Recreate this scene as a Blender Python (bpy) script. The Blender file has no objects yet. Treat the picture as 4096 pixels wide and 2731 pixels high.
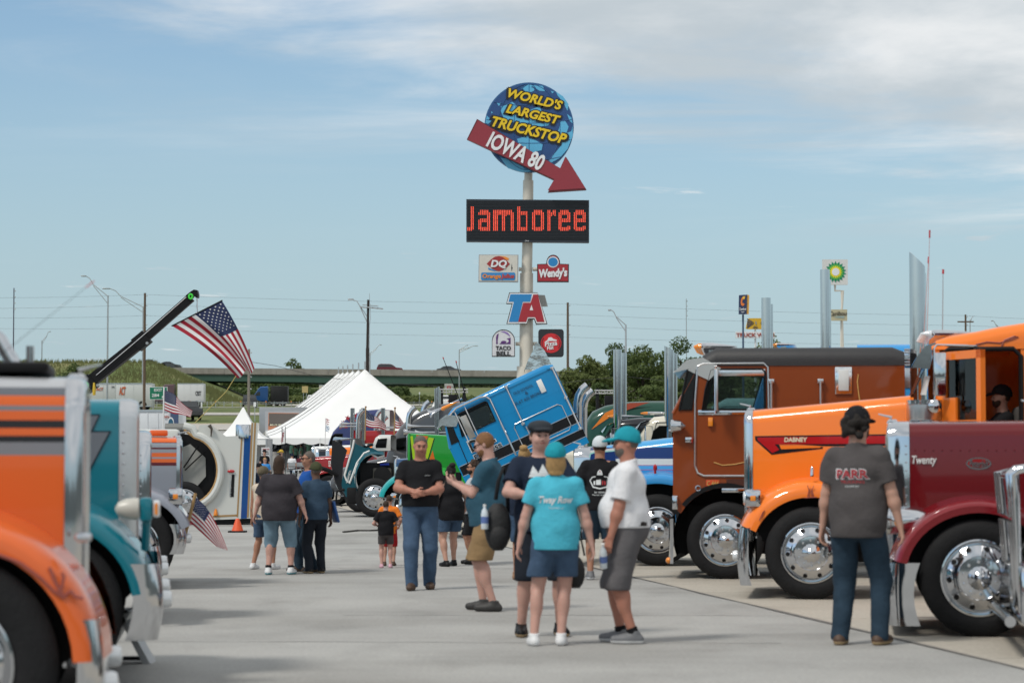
import bpy, bmesh, math, random
import numpy as np
from math import sin, cos, pi, radians, sqrt, atan2
from mathutils import Vector, Matrix
random.seed(7)
SC = bpy.context.scene
COL = SC.collection

# ------------------------------------------------------------------ camera
W0, H0, FPX, HZ, CH = 4096.0, 2731.0, 9671.0, 1840.0, 1.55
TH = math.atan((HZ - H0 / 2) / FPX)
cam_d = bpy.data.cameras.new('camera')
cam = bpy.data.objects.new('camera', cam_d)
COL.objects.link(cam)
cam.location = (0, 0, CH)
cam.rotation_euler = (pi / 2 + TH, 0, 0)
cam_d.sensor_width = 36.0
cam_d.lens = 85.0
cam_d.clip_start = 0.5
cam_d.clip_end = 20000
cam_d.dof.use_dof = True
cam_d.dof.focus_distance = 70.0
cam_d.dof.aperture_fstop = 3.2
SC.camera = cam

# ------------------------------------------------------------------ sky and sun
SUN_EL, SUN_AZ = radians(52), radians(228)        # azimuth clockwise from +Y: behind the camera, to its left
SUNV = Vector((cos(SUN_EL) * sin(SUN_AZ), cos(SUN_EL) * cos(SUN_AZ), sin(SUN_EL)))
world = bpy.data.worlds.new('World')
SC.world = world
world.use_nodes = True

def make_sky():
 nt = world.node_tree
 nt.nodes.clear()
 N, L = nt.nodes.new, nt.links.new

 def math_(op, a, b=None, clamp=False):
  n = N('ShaderNodeMath'); n.operation = op; n.use_clamp = clamp
  for i, s in enumerate((a, b)):
   if s is None: continue
   if isinstance(s, (int, float)): n.inputs[i].default_value = s
   else: L(s, n.inputs[i])
  return n.outputs[0]

 def ramp(src, lo, hi):
  n = N('ShaderNodeMapRange'); n.interpolation_type = 'SMOOTHSTEP'
  L(src, n.inputs['Value']); n.inputs['From Min'].default_value = lo; n.inputs['From Max'].default_value = hi
  return n.outputs[0]

 sky = N('ShaderNodeTexSky'); sky.sky_type = 'NISHITA'; sky.sun_disc = False
 sky.sun_elevation = SUN_EL; sky.sun_rotation = SUN_AZ
 sky.air_density = 1.0; sky.dust_density = 1.3; sky.ozone_density = 1.8
 tint = N('ShaderNodeMix'); tint.data_type = 'RGBA'; tint.blend_type = 'MULTIPLY'; tint.inputs[0].default_value = 1
 L(sky.outputs[0], tint.inputs[6]); tint.inputs[7].default_value = (0.118, 0.130, 0.131, 1)
 tc = N('ShaderNodeTexCoord')
 sep = N('ShaderNodeSeparateXYZ'); L(tc.outputs['Generated'], sep.inputs[0])
 z = math_('MAXIMUM', sep.outputs[2], 0.022)
 px, py = math_('DIVIDE', sep.outputs[0], z), math_('DIVIDE', sep.outputs[1], z)
 com = N('ShaderNodeCombineXYZ'); L(px, com.inputs[0]); L(py, com.inputs[1])

 def noise(scale, detail, rough, loc, sx=1, sy=1, dist=0):
  mp = N('ShaderNodeMapping'); L(com.outputs[0], mp.inputs[0]); mp.inputs['Location'].default_value = loc
  mp.inputs['Scale'].default_value = (sx, sy, 1)
  n = N('ShaderNodeTexNoise'); L(mp.outputs[0], n.inputs['Vector'])
  n.inputs['Scale'].default_value = scale; n.inputs['Detail'].default_value = detail
  n.inputs['Roughness'].default_value = rough; n.inputs['Distortion'].default_value = dist
  return n.outputs['Fac']

 # the cloud sheet overhead ends in a front that runs across the sky ahead
 rad_ = math_('SQRT', math_('ADD', math_('MULTIPLY', px, px), math_('MULTIPLY', py, py)))
 front = math_('SUBTRACT', rad_, math_('MULTIPLY', math_('MINIMUM', px, 4.0), 1.3))
 n1 = noise(1.15, 9, 0.58, (3.1, 1.7, 0), 1, 0.8, 0.35)
 edge = math_('ADD', front, math_('MULTIPLY', math_('SUBTRACT', n1, 0.5), -4.2))
 inv = N('ShaderNodeMath'); inv.operation = 'SUBTRACT'; inv.inputs[0].default_value = 1
 L(ramp(edge, 4.9, 6.9), inv.inputs[1]); sheet = inv.outputs[0]
 # thin streaks farther off, more of them to the right, and a few puffs
 n2 = noise(0.55, 8, 0.62, (9.3, 4.2, 0), 0.55, 0.8, 0.5)
 lowr = ramp(front, 10.0, 5.5)
 wisp = math_('MULTIPLY', ramp(n2, 0.48, 0.74), math_('ADD', math_('MULTIPLY', lowr, 0.78), 0.05))
 n3 = noise(1.3, 9, 0.6, (2.2, 7.9, 0), 1, 0.6, 0.2)
 puff = math_('MULTIPLY', ramp(n3, 0.625, 0.70), 0.5)
 cov = math_('MAXIMUM', math_('MAXIMUM', math_('MULTIPLY', sheet, 0.94), wisp), puff, True)
 n4 = noise(0.9, 7, 0.55, (5.5, 0.4, 0), 1, 0.55, 0.3)
 shade = N('ShaderNodeMix'); shade.data_type = 'RGBA'
 L(ramp(n4, 0.36, 0.64), shade.inputs[0])
 shade.inputs[6].default_value = (0.54, 0.60, 0.64, 1); shade.inputs[7].default_value = (0.88, 0.89, 0.89, 1)
 haze = N('ShaderNodeMix'); haze.data_type = 'RGBA'          # pale air low on the horizon
 L(math_('MULTIPLY', ramp(sep.outputs[2], 0.20, -0.01), 0.85), haze.inputs[0])
 L(tint.outputs[2], haze.inputs[6]); haze.inputs[7].default_value = (0.43, 0.57, 0.655, 1)
 mix = N('ShaderNodeMix'); mix.data_type = 'RGBA'
 L(cov, mix.inputs[0]); L(haze.outputs[2], mix.inputs[6]); L(shade.outputs[2], mix.inputs[7])
 bg = N('ShaderNodeBackground'); L(mix.outputs[2], bg.inputs[0]); bg.inputs[1].default_value = 1.0
 out = N('ShaderNodeOutputWorld'); L(bg.outputs[0], out.inputs[0])

make_sky()
sun_d = bpy.data.lights.new('sun', 'SUN')
sun_d.energy = 2.25
sun_d.angle = radians(11)
sun_d.color = (1.0, 0.95, 0.87)
sun = bpy.data.objects.new('sun', sun_d)
COL.objects.link(sun)
sun.rotation_euler = SUNV.to_track_quat('Z', 'Y').to_euler()

SC.view_settings.view_transform = 'Standard'
SC.view_settings.look = 'None'
SC.view_settings.exposure = 0.0
SC.view_settings.gamma = 1.0
SC.view_settings.use_curve_mapping = False
SC.cycles.max_bounces = 8
SC.cycles.transparent_max_bounces = 12
SC.cycles.use_denoising = True
SC.cycles.sample_clamp_indirect = 6.0

# ------------------------------------------------------------------ helpers
_UP = Vector((0, -sin(TH), cos(TH)))
_FW = Vector((0, cos(TH), sin(TH)))

def at(px, py, Y):
 """World point seen at photograph pixel (px, py) on the plane y = Y."""
 d = _FW + Vector((1, 0, 0)) * ((px - W0 / 2) / FPX) + _UP * ((H0 / 2 - py) / FPX)
 return Vector((0, 0, CH)) + d * (Y / d.y)

def gd(px, py):
 """Point of the level lot seen at pixel (px, py)."""
 d = _FW + Vector((1, 0, 0)) * ((px - W0 / 2) / FPX) + _UP * ((H0 / 2 - py) / FPX)
 return Vector((0, 0, CH)) + d * (-CH / d.z)

TERR = [(0, 0), (95, 0), (170, .74), (190, 1.6), (222, 5.0), (265, 7.1), (360, 9.4), (470, 12.1), (800, 25), (2000, 68), (6000, 170)]

def terr(Y):
 for (a, za), (b, zb) in zip(TERR, TERR[1:]):
  if Y <= b:
   return za + (zb - za) * max(0, (Y - a)) / (b - a)
 return TERR[-1][1]

def tag(o, label=None, cat=None, group=None, kind=None):
 if label: o['label'] = label
 if cat: o['category'] = cat
 if group: o['group'] = group
 if kind: o['kind'] = kind
 return o

def thing(name, label, cat, loc=(0, 0, 0), rz=0.0, group=None):
 o = bpy.data.objects.new(name, None)
 COL.objects.link(o)
 o.location = loc
 o.rotation_euler = (0, 0, rz)
 return tag(o, label, cat, group)

def link(name, me, parent=None):
 o = bpy.data.objects.new(name, me)
 COL.objects.link(o)
 if parent is not None:
  o.parent = parent
 return o

def copy_tree(o, parent=None):
 c = o.copy()
 COL.objects.link(c)
 c.parent = parent
 for ch in o.children:
  copy_tree(ch, c)
 return c

class MB:
 def __init__(self):
  self.v, self.f, self.m = [], [], []
  self.M = None

 def add(self, vs, fs, mi=0):
  n = len(self.v)
  if self.M is not None:
   vs = [self.M @ Vector(p) for p in vs]
  self.v += [tuple(p) for p in vs]
  self.f += [tuple(i + n for i in f) for f in fs]
  self.m += [mi] * len(fs)
  return self

 def bx(self, x0, x1, y0, y1, z0, z1, mi=0, r=0.0, seg=2):
  if r <= 0:
   vs = [(x, y, z) for x in (x0, x1) for y in (y0, y1) for z in (z0, z1)]
   return self.add(vs, [(0, 1, 3, 2), (4, 6, 7, 5), (0, 4, 5, 1), (2, 3, 7, 6), (0, 2, 6, 4), (1, 5, 7, 3)], mi)
  bm = bmesh.new()
  bmesh.ops.create_cube(bm, size=1)
  for v in bm.verts:
   v.co = Vector(((x0 + x1) / 2 + v.co.x * (x1 - x0), (y0 + y1) / 2 + v.co.y * (y1 - y0), (z0 + z1) / 2 + v.co.z * (z1 - z0)))
  bmesh.ops.bevel(bm, geom=list(bm.edges), offset=r, segments=seg, affect='EDGES', profile=.5)
  return self.bm(bm, mi)

 def bm(self, bm, mi=0):
  bm.verts.index_update()
  self.add([v.co.copy() for v in bm.verts], [[v.index for v in f.verts] for f in bm.faces], mi)
  bm.free()
  return self

 def ring(self, c, ax, r, n, ph=0):
  ax = Vector(ax).normalized()
  a = ax.orthogonal().normalized()
  b = ax.cross(a)
  return [Vector(c) + (a * cos(2 * pi * i / n + ph) + b * sin(2 * pi * i / n + ph)) * r for i in range(n)]

 def loft(self, rings, mi=0, caps=True, closed=True):
  n = len(rings[0])
  vs = [p for r in rings for p in r]
  fs = []
  for k in range(len(rings) - 1):
   for i in range(n if closed else n - 1):
    j = (i + 1) % n
    fs.append((k * n + i, k * n + j, (k + 1) * n + j, (k + 1) * n + i))
  if caps and closed:
   fs.append(tuple(range(n - 1, -1, -1)))
   fs.append(tuple((len(rings) - 1) * n + i for i in range(n)))
  return self.add(vs, fs, mi)

 def cyl(self, p0, p1, r0, r1=None, n=12, mi=0, caps=True):
  p0, p1 = Vector(p0), Vector(p1)
  r1 = r0 if r1 is None else r1
  return self.loft([self.ring(p0, p1 - p0, r0, n), self.ring(p1, p1 - p0, r1, n)], mi, caps)

 def lathe(self, prof, o, ax, n=24, mi=0, caps=True):
  """prof: (radius, height along ax)."""
  o, ax = Vector(o), Vector(ax).normalized()
  return self.loft([self.ring(o + ax * h, ax, max(r, 1e-4), n) for r, h in prof], mi, caps)

 def tube(self, pts, r, n=8, mi=0, closed=False, caps=True):
  pts = [Vector(p) for p in pts]
  rs = r if isinstance(r, (list, tuple)) else [r] * len(pts)
  rings, a = [], None
  for i, p in enumerate(pts):
   if closed:
    t = pts[(i + 1) % len(pts)] - pts[i - 1]
   else:
    t = pts[min(i + 1, len(pts) - 1)] - pts[max(i - 1, 0)]
   t.normalize()
   if a is None:
    a = t.orthogonal().normalized()
   a = (a - t * a.dot(t)).normalized()
   b = t.cross(a)
   rings.append([p + (a * cos(2 * pi * k / n) + b * sin(2 * pi * k / n)) * rs[i] for k in range(n)])
  if closed:
   rings.append(rings[0])
   return self.loft(rings, mi, False)
  return self.loft(rings, mi, caps)

 def prism(self, poly, d, mi=0):
  """poly: 3D outline; d: extrusion vector."""
  poly = [Vector(p) for p in poly]
  d = Vector(d)
  n = len(poly)
  fs = [tuple(range(n)), tuple(range(2 * n - 1, n - 1, -1))]
  for i in range(n):
   j = (i + 1) % n
   fs.append((i, i + n, j + n, j))
  return self.add(poly + [p + d for p in poly], fs, mi)

 def ball(self, c, r, n=12, mi=0):
  rx, ry, rz = (r, r, r) if isinstance(r, (int, float)) else r
  rings = []
  for k in range(1, n // 2):
   t = pi * k / (n // 2)
   rings.append([Vector(c) + Vector((rx * sin(t) * cos(2 * pi * i / n), ry * sin(t) * sin(2 * pi * i / n), -rz * cos(t))) for i in range(n)])
  return self.loft(rings, mi)

 def sheet(self, rows, mi=0):
  return self.loft(rows, mi, False, False)

 def mesh(self, name, mats, smooth=35):
  me = bpy.data.meshes.new(name)
  me.from_pydata(self.v, [], self.f)
  for m in (mats if isinstance(mats, (list, tuple)) else [mats]):
   me.materials.append(m)
  if any(self.m):
   me.polygons.foreach_set('material_index', self.m)
  bm = bmesh.new()
  bm.from_mesh(me)
  bmesh.ops.recalc_face_normals(bm, faces=bm.faces)
  bm.to_mesh(me)
  bm.free()
  if smooth:
   me.polygons.foreach_set('use_smooth', [True] * len(me.polygons))
   me.set_sharp_from_angle(angle=radians(smooth))
  me.update()
  return me

 def build(self, name, mats, parent=None, smooth=35):
  return link(name, self.mesh(name, mats, smooth), parent)

# ------------------------------------------------------------------ materials
_MAT = {}

def _nodes(name):
 m = bpy.data.materials.new(name)
 m.use_nodes = True
 nt = m.node_tree
 return m, nt, nt.nodes['Principled BSDF']

def lin(c):
 """sRGB 0-255 -> linear"""
 return tuple(((v / 255) / 12.92 if v <= 10.3 else (((v / 255) + .055) / 1.055) ** 2.4) for v in c)

def mat(name, col, rough=.6, metal=0.0, coat=0.0, var=.10, scale=6.0, bump=0.0, bscale=40.0, spec=.5, emit=0):
 """Plain surface: base colour with a little noise wear, optional bump."""
 if name in _MAT: return _MAT[name]
 m, nt, b = _nodes(name)
 N, L = nt.nodes.new, nt.links.new
 col = tuple(col)[:3]
 b.inputs['Roughness'].default_value = rough
 b.inputs['Metallic'].default_value = metal
 b.inputs['Coat Weight'].default_value = coat
 b.inputs['Coat Roughness'].default_value = .05
 b.inputs['Specular IOR Level'].default_value = spec
 tc = N('ShaderNodeTexCoord')
 if var > 0:
  n = N('ShaderNodeTexNoise'); n.inputs['Scale'].default_value = scale; n.inputs['Detail'].default_value = 6
  L(tc.outputs['Object'], n.inputs['Vector'])
  mx = N('ShaderNodeMix'); mx.data_type = 'RGBA'
  mx.inputs[6].default_value = tuple(max(0, c * (1 - var)) for c in col) + (1,)
  mx.inputs[7].default_value = tuple(min(1, c * (1 + var)) for c in col) + (1,)
  L(n.outputs['Fac'], mx.inputs[0]); L(mx.outputs[2], b.inputs['Base Color'])
 else:
  b.inputs['Base Color'].default_value = col + (1,)
 if bump > 0:
  n2 = N('ShaderNodeTexNoise'); n2.inputs['Scale'].default_value = bscale; n2.inputs['Detail'].default_value = 5
  L(tc.outputs['Object'], n2.inputs['Vector'])
  bp = N('ShaderNodeBump'); bp.inputs['Strength'].default_value = bump; bp.inputs['Distance'].default_value = .02
  L(n2.outputs['Fac'], bp.inputs['Height']); L(bp.outputs[0], b.inputs['Normal'])
 if emit:
  b.inputs['Emission Color'].default_value = col + (1,); b.inputs['Emission Strength'].default_value = emit
 _MAT[name] = m
 return m

def paint(name, col, rough=.32, var=.06):
 return mat('paint_' + name, col, rough, 0, .8, var, 1.5, .015, 3.0, .12)

def cloth(name, col, var=.18):
 return mat('cloth_' + name, col, .9, 0, 0, var, 9, .35, 26, .2)

def striped(name, bands, axis=2, rough=.3):
 """Paint in bands along an object axis: bands = [(upper limit, colour), ...]"""
 key = 'striped_' + name
 if key in _MAT: return _MAT[key]
 m, nt, b = _nodes(key)
 N, L = nt.nodes.new, nt.links.new
 tc = N('ShaderNodeTexCoord'); sp = N('ShaderNodeSeparateXYZ'); L(tc.outputs['Object'], sp.inputs[0])
 prev = None
 for lim, col in reversed(bands):
  if prev is None:
   rgb = N('ShaderNodeRGB'); rgb.outputs[0].default_value = tuple(col) + (1,); prev = rgb.outputs[0]
   continue
  lt = N('ShaderNodeMath'); lt.operation = 'LESS_THAN'; L(sp.outputs[axis], lt.inputs[0]); lt.inputs[1].default_value = lim
  mx = N('ShaderNodeMix'); mx.data_type = 'RGBA'; L(lt.outputs[0], mx.inputs[0]); L(prev, mx.inputs[6])
  mx.inputs[7].default_value = tuple(col) + (1,); prev = mx.outputs[2]
 L(prev, b.inputs['Base Color'])
 b.inputs['Roughness'].default_value = rough
 b.inputs['Coat Weight'].default_value = .55; b.inputs['Coat Roughness'].default_value = .05; b.inputs['Specular IOR Level'].default_value = .12
 _MAT[key] = m
 return m

def glass_mat(name='window_glass', tint=(.8, .87, .87), dark=.8):
 if name in _MAT: return _MAT[name]
 m, nt, b = _nodes(name)
 N, L = nt.nodes.new, nt.links.new
 tr = N('ShaderNodeBsdfTransparent'); tr.inputs[0].default_value = tuple(t * dark for t in tint) + (1,)
 gl = N('ShaderNodeBsdfGlossy'); gl.inputs['Roughness'].default_value = .02
 fr = N('ShaderNodeFresnel'); fr.inputs[0].default_value = 1.6
 mx = N('ShaderNodeMixShader'); L(fr.outputs[0], mx.inputs[0]); L(tr.outputs[0], mx.inputs[1]); L(gl.outputs[0], mx.inputs[2])
 L(mx.outputs[0], nt.nodes['Material Output'].inputs[0])
 _MAT[name] = m
 return m

CHROME = mat('chrome', (.60, .61, .63), .07, 1, 0, .04, 3, .02, 4)
STEEL = mat('brushed_steel', (.62, .63, .64), .28, 1, 0, .1, 8, .05, 30)
ALU = mat('polished_aluminium', (.78, .78, .77), .16, 1, 0, .08, 5, .05, 12)
RUBBER = mat('tyre_rubber', (.012, .012, .013), .7, 0, 0, .35, 10, .3, 50, .22)
BLACK = mat('black_plastic', (.008, .008, .009), .5, 0, 0, .2, 6, 0, 40, .2)
CHASSIS = mat('chassis_black', (.010, .010, .011), .6, 0, 0, .4, 8, .2, 20, .2)
INTER = mat('cab_interior', (.05, .048, .045), .8, 0, 0, .3)
AMBER = mat('amber_lens', (.8, .25, .02), .15, 0, .5, .05)
REDL = mat('red_lens', (.45, .01, .015), .15, 0, .5, .05)
LENS = mat('clear_lens', (.75, .77, .78), .08, .3, .5, .05)
GLASS = glass_mat()
DKGLASS = glass_mat('dark_glass', (.4, .5, .5), .25)
WHITE = paint('white', (.76, .76, .74))
GALV = mat('galvanised_steel', (.40, .42, .43), .45, .6, 0, .12)
WOODP = mat('weathered_pole_wood', (.11, .075, .05), .9, 0, 0, .3, 8, .4, 30)

# ------------------------------------------------------------------ lettering
def text_mesh(s, bold=0.0, shear=0.0, depth=.0, space=1.0, res=3):
 cu = bpy.data.curves.new('lettering', 'FONT')
 cu.body = s
 cu.offset = bold; cu.shear = shear; cu.extrude = depth; cu.space_character = space; cu.resolution_u = res
 cu.align_x = 'LEFT'
 o = bpy.data.objects.new('lettering', cu)
 COL.objects.link(o)
 dg = bpy.context.evaluated_depsgraph_get()
 me = bpy.data.meshes.new_from_object(o.evaluated_get(dg))
 bpy.data.objects.remove(o)
 bpy.data.curves.remove(cu)
 me.name = 'lettering'
 return me

def letters(s, O, ux, uz, w, h, m, parent=None, bold=.0, shear=0.0, depth=.006, space=1.0, out=None, name='lettering'):
 """Lettering fitted to the rectangle with lower-left corner O, w along ux, h along uz; out = outward normal."""
 me = text_mesh(s, bold, shear, .01, space)
 ux, uz = Vector(ux).normalized(), Vector(uz).normalized()
 nn = Vector(out).normalized() if out is not None else ux.cross(uz)
 co = np.empty(len(me.vertices) * 3, 'f'); me.vertices.foreach_get('co', co); co = co.reshape(-1, 3)
 lo, hi = co.min(0), co.max(0)
 s2 = (co - lo) / np.maximum(hi - lo, 1e-6)
 O = Vector(O)
 new = np.array(O)[None] + s2[:, :1] * np.array(ux * w)[None] + s2[:, 1:2] * np.array(uz * h)[None] + s2[:, 2:3] * np.array(nn * depth)[None]
 me.vertices.foreach_set('co', new.astype('f').ravel())
 me.materials.clear(); me.materials.append(m)
 me.update()
 return link(name, me, parent)

def letters_px(s, x0, y0, x1, y1, Y, m, parent=None, rot=0.0, lift=.01, **k):
 """Lettering on a sign facing the camera: pixel box (centre line turned by rot radians clockwise)."""
 c = at((x0 + x1) / 2, (y0 + y1) / 2, Y)
 sc = Y / FPX
 w, h = (x1 - x0) * sc, (y1 - y0) * sc
 ux, uz = Vector((cos(rot), 0, -sin(rot))), Vector((sin(rot), 0, cos(rot)))
 O = c - ux * w / 2 - uz * h / 2 + Vector((0, -lift, 0))
 base = parent.location if parent is not None else Vector()
 return letters(s, O - base, ux, uz, w, h, m, parent, out=(0, -1, 0), **k)

def poly_px(name, pts, Y, m, parent=None, thick=.02, lift=0.0, holes=None):
 """Flat piece cut to an outline (photograph pixels at depth Y), its face lift in front of Y, thick deep."""
 b = MB()
 base = parent.location if parent is not None else Vector()
 b.prism([at(x, y, Y) - Vector((0, lift, 0)) - base for x, y in pts], (0, thick, 0))
 return b.build(name, m, parent, smooth=30)

def circ(cx, cy, rx, ry=None, n=32, a0=0, a1=360):
 ry = rx if ry is None else ry
 full = abs(a1 - a0) >= 360
 k = n if full else n + 1
 return [(cx + rx * cos(radians(a0 + (a1 - a0) * i / n)), cy + ry * sin(radians(a0 + (a1 - a0) * i / n))) for i in range(k)]

def rrect(x0, y0, x1, y1, r, n=5):
 pts = []
 for cx, cy, a in ((x1 - r, y0 + r, -90), (x1 - r, y1 - r, 0), (x0 + r, y1 - r, 90), (x0 + r, y0 + r, 180)):
  pts += [(cx + r * cos(radians(a + 90 * i / n)), cy + r * sin(radians(a + 90 * i / n))) for i in range(n + 1)]
 return pts

# ================================================================== the setting
def ground_mat(name, cols, scale, rough=.9, bump=.25, bs=60, streak=None, coarse=None):
 """Weathered ground: several colours mixed by layered noise."""
 m, nt, b = _nodes(name)
 N, L = nt.nodes.new, nt.links.new
 tc = N('ShaderNodeTexCoord')

 def noise(s, d=8, r=.6, sc=None):
  n = N('ShaderNodeTexNoise'); n.inputs['Scale'].default_value = s; n.inputs['Detail'].default_value = d; n.inputs['Roughness'].default_value = r
  if sc:
   mp = N('ShaderNodeMapping'); mp.inputs['Scale'].default_value = sc; L(tc.outputs['Object'], mp.inputs[0]); L(mp.outputs[0], n.inputs['Vector'])
  else:
   L(tc.outputs['Object'], n.inputs['Vector'])
  return n.outputs['Fac']
 rp = N('ShaderNodeValToRGB')
 el = rp.color_ramp.elements
 el[0].position, el[1].position = .3, .7
 el[0].color = cols[0] + (1,); el[1].color = cols[-1] + (1,)
 for i, c in enumerate(cols[1:-1]):
  e = el.new(.3 + .4 * (i + 1) / (len(cols) - 1)); e.color = c + (1,)
 L(noise(scale), rp.inputs[0])
 cur = rp.outputs[0]
 fine = N('ShaderNodeMix'); fine.data_type = 'RGBA'; fine.blend_type = 'OVERLAY'; fine.inputs[0].default_value = .42
 L(cur, fine.inputs[6]); L(noise(bs, 4, .7), fine.inputs[7]); cur = fine.outputs[2]
 if coarse:
  mx = N('ShaderNodeMix'); mx.data_type = 'RGBA'; mx.blend_type = 'MULTIPLY'
  mr = N('ShaderNodeMapRange'); mr.inputs['From Min'].default_value = .46; mr.inputs['From Max'].default_value = .68; mr.inputs['To Max'].default_value = coarse[1]
  L(noise(coarse[0], 5, .55), mr.inputs[0]); L(mr.outputs[0], mx.inputs[0])
  L(cur, mx.inputs[6]); mx.inputs[7].default_value = (.5, .48, .45, 1); cur = mx.outputs[2]
 if streak:
  for k, (sc, amt) in enumerate(streak):
   mx = N('ShaderNodeMix'); mx.data_type = 'RGBA'; mx.blend_type = 'MULTIPLY'
   mr = N('ShaderNodeMapRange'); mr.inputs['From Min'].default_value = .52; mr.inputs['From Max'].default_value = .72; mr.inputs['To Max'].default_value = amt
   L(noise(1.0, 6, .6, sc), mr.inputs[0]); L(mr.outputs[0], mx.inputs[0])
   L(cur, mx.inputs[6]); mx.inputs[7].default_value = (.35, .34, .33, 1); cur = mx.outputs[2]
 L(cur, b.inputs['Base Color'])
 b.inputs['Roughness'].default_value = rough
 b.inputs['Specular IOR Level'].default_value = .3
 bp = N('ShaderNodeBump'); bp.inputs['Strength'].default_value = bump; bp.inputs['Distance'].default_value = .01
 L(noise(bs * 1.3, 6, .7), bp.inputs['Height']); L(bp.outputs[0], b.inputs['Normal'])
 return m

M_GRASS = ground_mat('roadside_grass', [(.07, .10, .028), (.11, .14, .042), (.19, .18, .075)], .09, .95, .6, 1.6, None, (.5, .4))
M_ASPH = ground_mat('worn_asphalt', [(.30, .297, .285), (.342, .338, .324), (.38, .375, .358)], .35, .92, .3, 30,
     [((.06, .5, 1), .22), ((1.4, .5, 1), .22)], (.4, .34))
M_CONC = ground_mat('tan_concrete', [(.36, .33, .28), (.42, .385, .33), (.465, .435, .38)], .5, .9, .25, 26,
     [((.15, .5, 1), .25), ((.5, .6, 1), .3)], (.5, .25))
M_ROAD = ground_mat('road_concrete', [(.36, .34, .31), (.42, .40, .37)], .2, .9, .1, 8)
M_BCONC = ground_mat('bridge_concrete', [(.22, .205, .185), (.27, .25, .225), (.31, .29, .26)], .6, .9, .2, 14, [((1.2, 1, .08), .35)])
M_GIRD = mat('green_girder_paint', (.035, .085, .062), .5, 0, 0, .2, .6)

def terrain():
 xs = [-3000, -900, -400, -200, -120, -60, -20, 20, 60, 120, 200, 400, 900, 3000]
 ys = [-60, 0] + [y for y, _ in TERR[1:]]
 ys = sorted(set(ys + [130, 245, 310, 410, 600, 1300, 3500]))
 b = MB()
 b.sheet([[(x, y, terr(y) - .03) for x in xs] for y in ys])
 tag(b.build('ground', M_GRASS, None, 60), kind='structure')
 # the asphalt of the lot, up to the grass
 b = MB()
 ys = [-40, 0, 30, 60, 95, 130, 170, 190, 214]
 b.sheet([[(x, y, terr(y)) for x in (-120, -40, -15, 0, 15, 40, 120)] for y in ys])
 tag(b.build('lot_pavement', M_ASPH, None, 60), kind='structure')
 # concrete apron on which the right-hand row is parked, cast in slabs
 ap = tag(thing('concrete_apron', None, None), kind='structure')

 def apx(y): return 6.6 - .155 * y
 ux, uy = Vector((1, .14, 0)).normalized(), Vector((-.155, 1, 0)).normalized()
 for i in range(-2, 20):
  for j in range(5):
   y0 = i * 4.8
   o = Vector((6.6, 0, 0)) + uy * y0 + ux * (j * 5.5)
   g = .012
   c = [o + uy * g, o + ux * (5.5 - g) + uy * g, o + ux * (5.5 - g) + uy * (4.8 - g), o + uy * (4.8 - g)]
   sb = MB(); sb.prism([p + Vector((0, 0, -.05)) for p in c], (0, 0, .056))
   sb.build('slab', M_CONC, ap, 0)
 # patched seam along the apron edge
 sm = MB(); random.seed(3)
 row0, row1 = [], []
 for k in range(60):
  p = Vector((6.6, 0, .0085)) + uy * (-2 + k * 1.6)
  row0.append(p + ux * (-.02 + random.uniform(-.03, .02))); row1.append(p + ux * (.01 + random.uniform(-.01, .03)))
 sm.sheet([row0, row1])
 tag(sm.build('pavement_seam', mat('bitumen_seam', (.16, .15, .14), .9)), kind='structure')
 # tar-filled cracks and oil drips
 rng = random.Random(12)
 tar = mat('tar_crack', (.27, .265, .255), .9)
 for k in range(9):
  y = 16 + k * 4.6 + rng.uniform(-1, 1); x = rng.uniform(-5, 1); cb = MB(); ra, rb = [], []
  for i in range(16):
   p = Vector((x + i * .42, y + rng.uniform(-.05, .05) + .1 * i * (-.14), .004)); w = rng.uniform(.004, .02)
   ra.append(p + Vector((0, w, 0))); rb.append(p - Vector((0, w, 0)))
  cb.sheet([ra, rb]); tag(cb.build('pavement_crack', tar), kind='structure')
 # roads beyond the lot
 def road(name, y0, y1, x0=-400, x1=400, m=M_ROAD, lift=.03):
  rb = MB()
  n = 4
  rb.sheet([[(x, y0 + (y1 - y0) * i / n, terr(y0 + (y1 - y0) * i / n) + lift) for x in (x0, -60, 60, x1)] for i in range(n + 1)])
  tag(rb.build(name, m, None, 60), kind='structure')
  for yy, col in ((y0 + .5, 'white'), (y1 - .5, 'yellow')):
   mb = MB(); mb.sheet([[(x, y, terr(y) + lift + .012) for x in (x0, -60, 60, x1)] for y in (yy - .08, yy + .08)])
   tag(mb.build('edge_line', mat('road_paint_' + col, (.75, .75, .72) if col == 'white' else (.7, .5, .08), .7)), kind='structure')
 road('frontage_road', 244, 253)
 road('ramp_road', 340, 366)
 road('interstate_road', 455, 485)
 road('lot_drive', 214.5, 221)

terrain()

def embankment(name, x_toe, x_top, x_far, sgn):
 """Earth ramp that carries the overpass: grassy side slope facing us, spill-through slope at the abutment."""
 zt = 18.6
 b = MB()
 prof = [(385, None), (392, .12), (418, .96), (424, 1.0), (455, 1.0), (462, .95), (500, 0)]
 random.seed(5)
 rows = []
 xs = [x_toe + (x_top - x_toe) * t for t in (0, .25, .5, .75, .95, 1)] + [x_top + (x_far - x_top) * t for t in (.05, .12, .25, .5, 1)]
 for y, f in prof:
  r = []
  for i, x in enumerate(xs):
   zb = terr(y)
   t = min(1, max(0, (x - x_toe) / (x_top - x_toe)))
   h = 0 if f is None else f
   z = zb - .3 + (zt - zb + .3) * min(h, t)
   r.append((x, y + random.uniform(-1, 1), z + (random.uniform(-.15, .15) if 0 < min(h, t) < 1 else 0)))
  rows.append(r)
 b.sheet(rows)
 tag(b.build(name, M_GRASS, None, 60), kind='structure')

embankment('embankment_left', -45, -63, -420, -1)
embankment('embankment_right', 22, 40, 420, 1)

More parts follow.
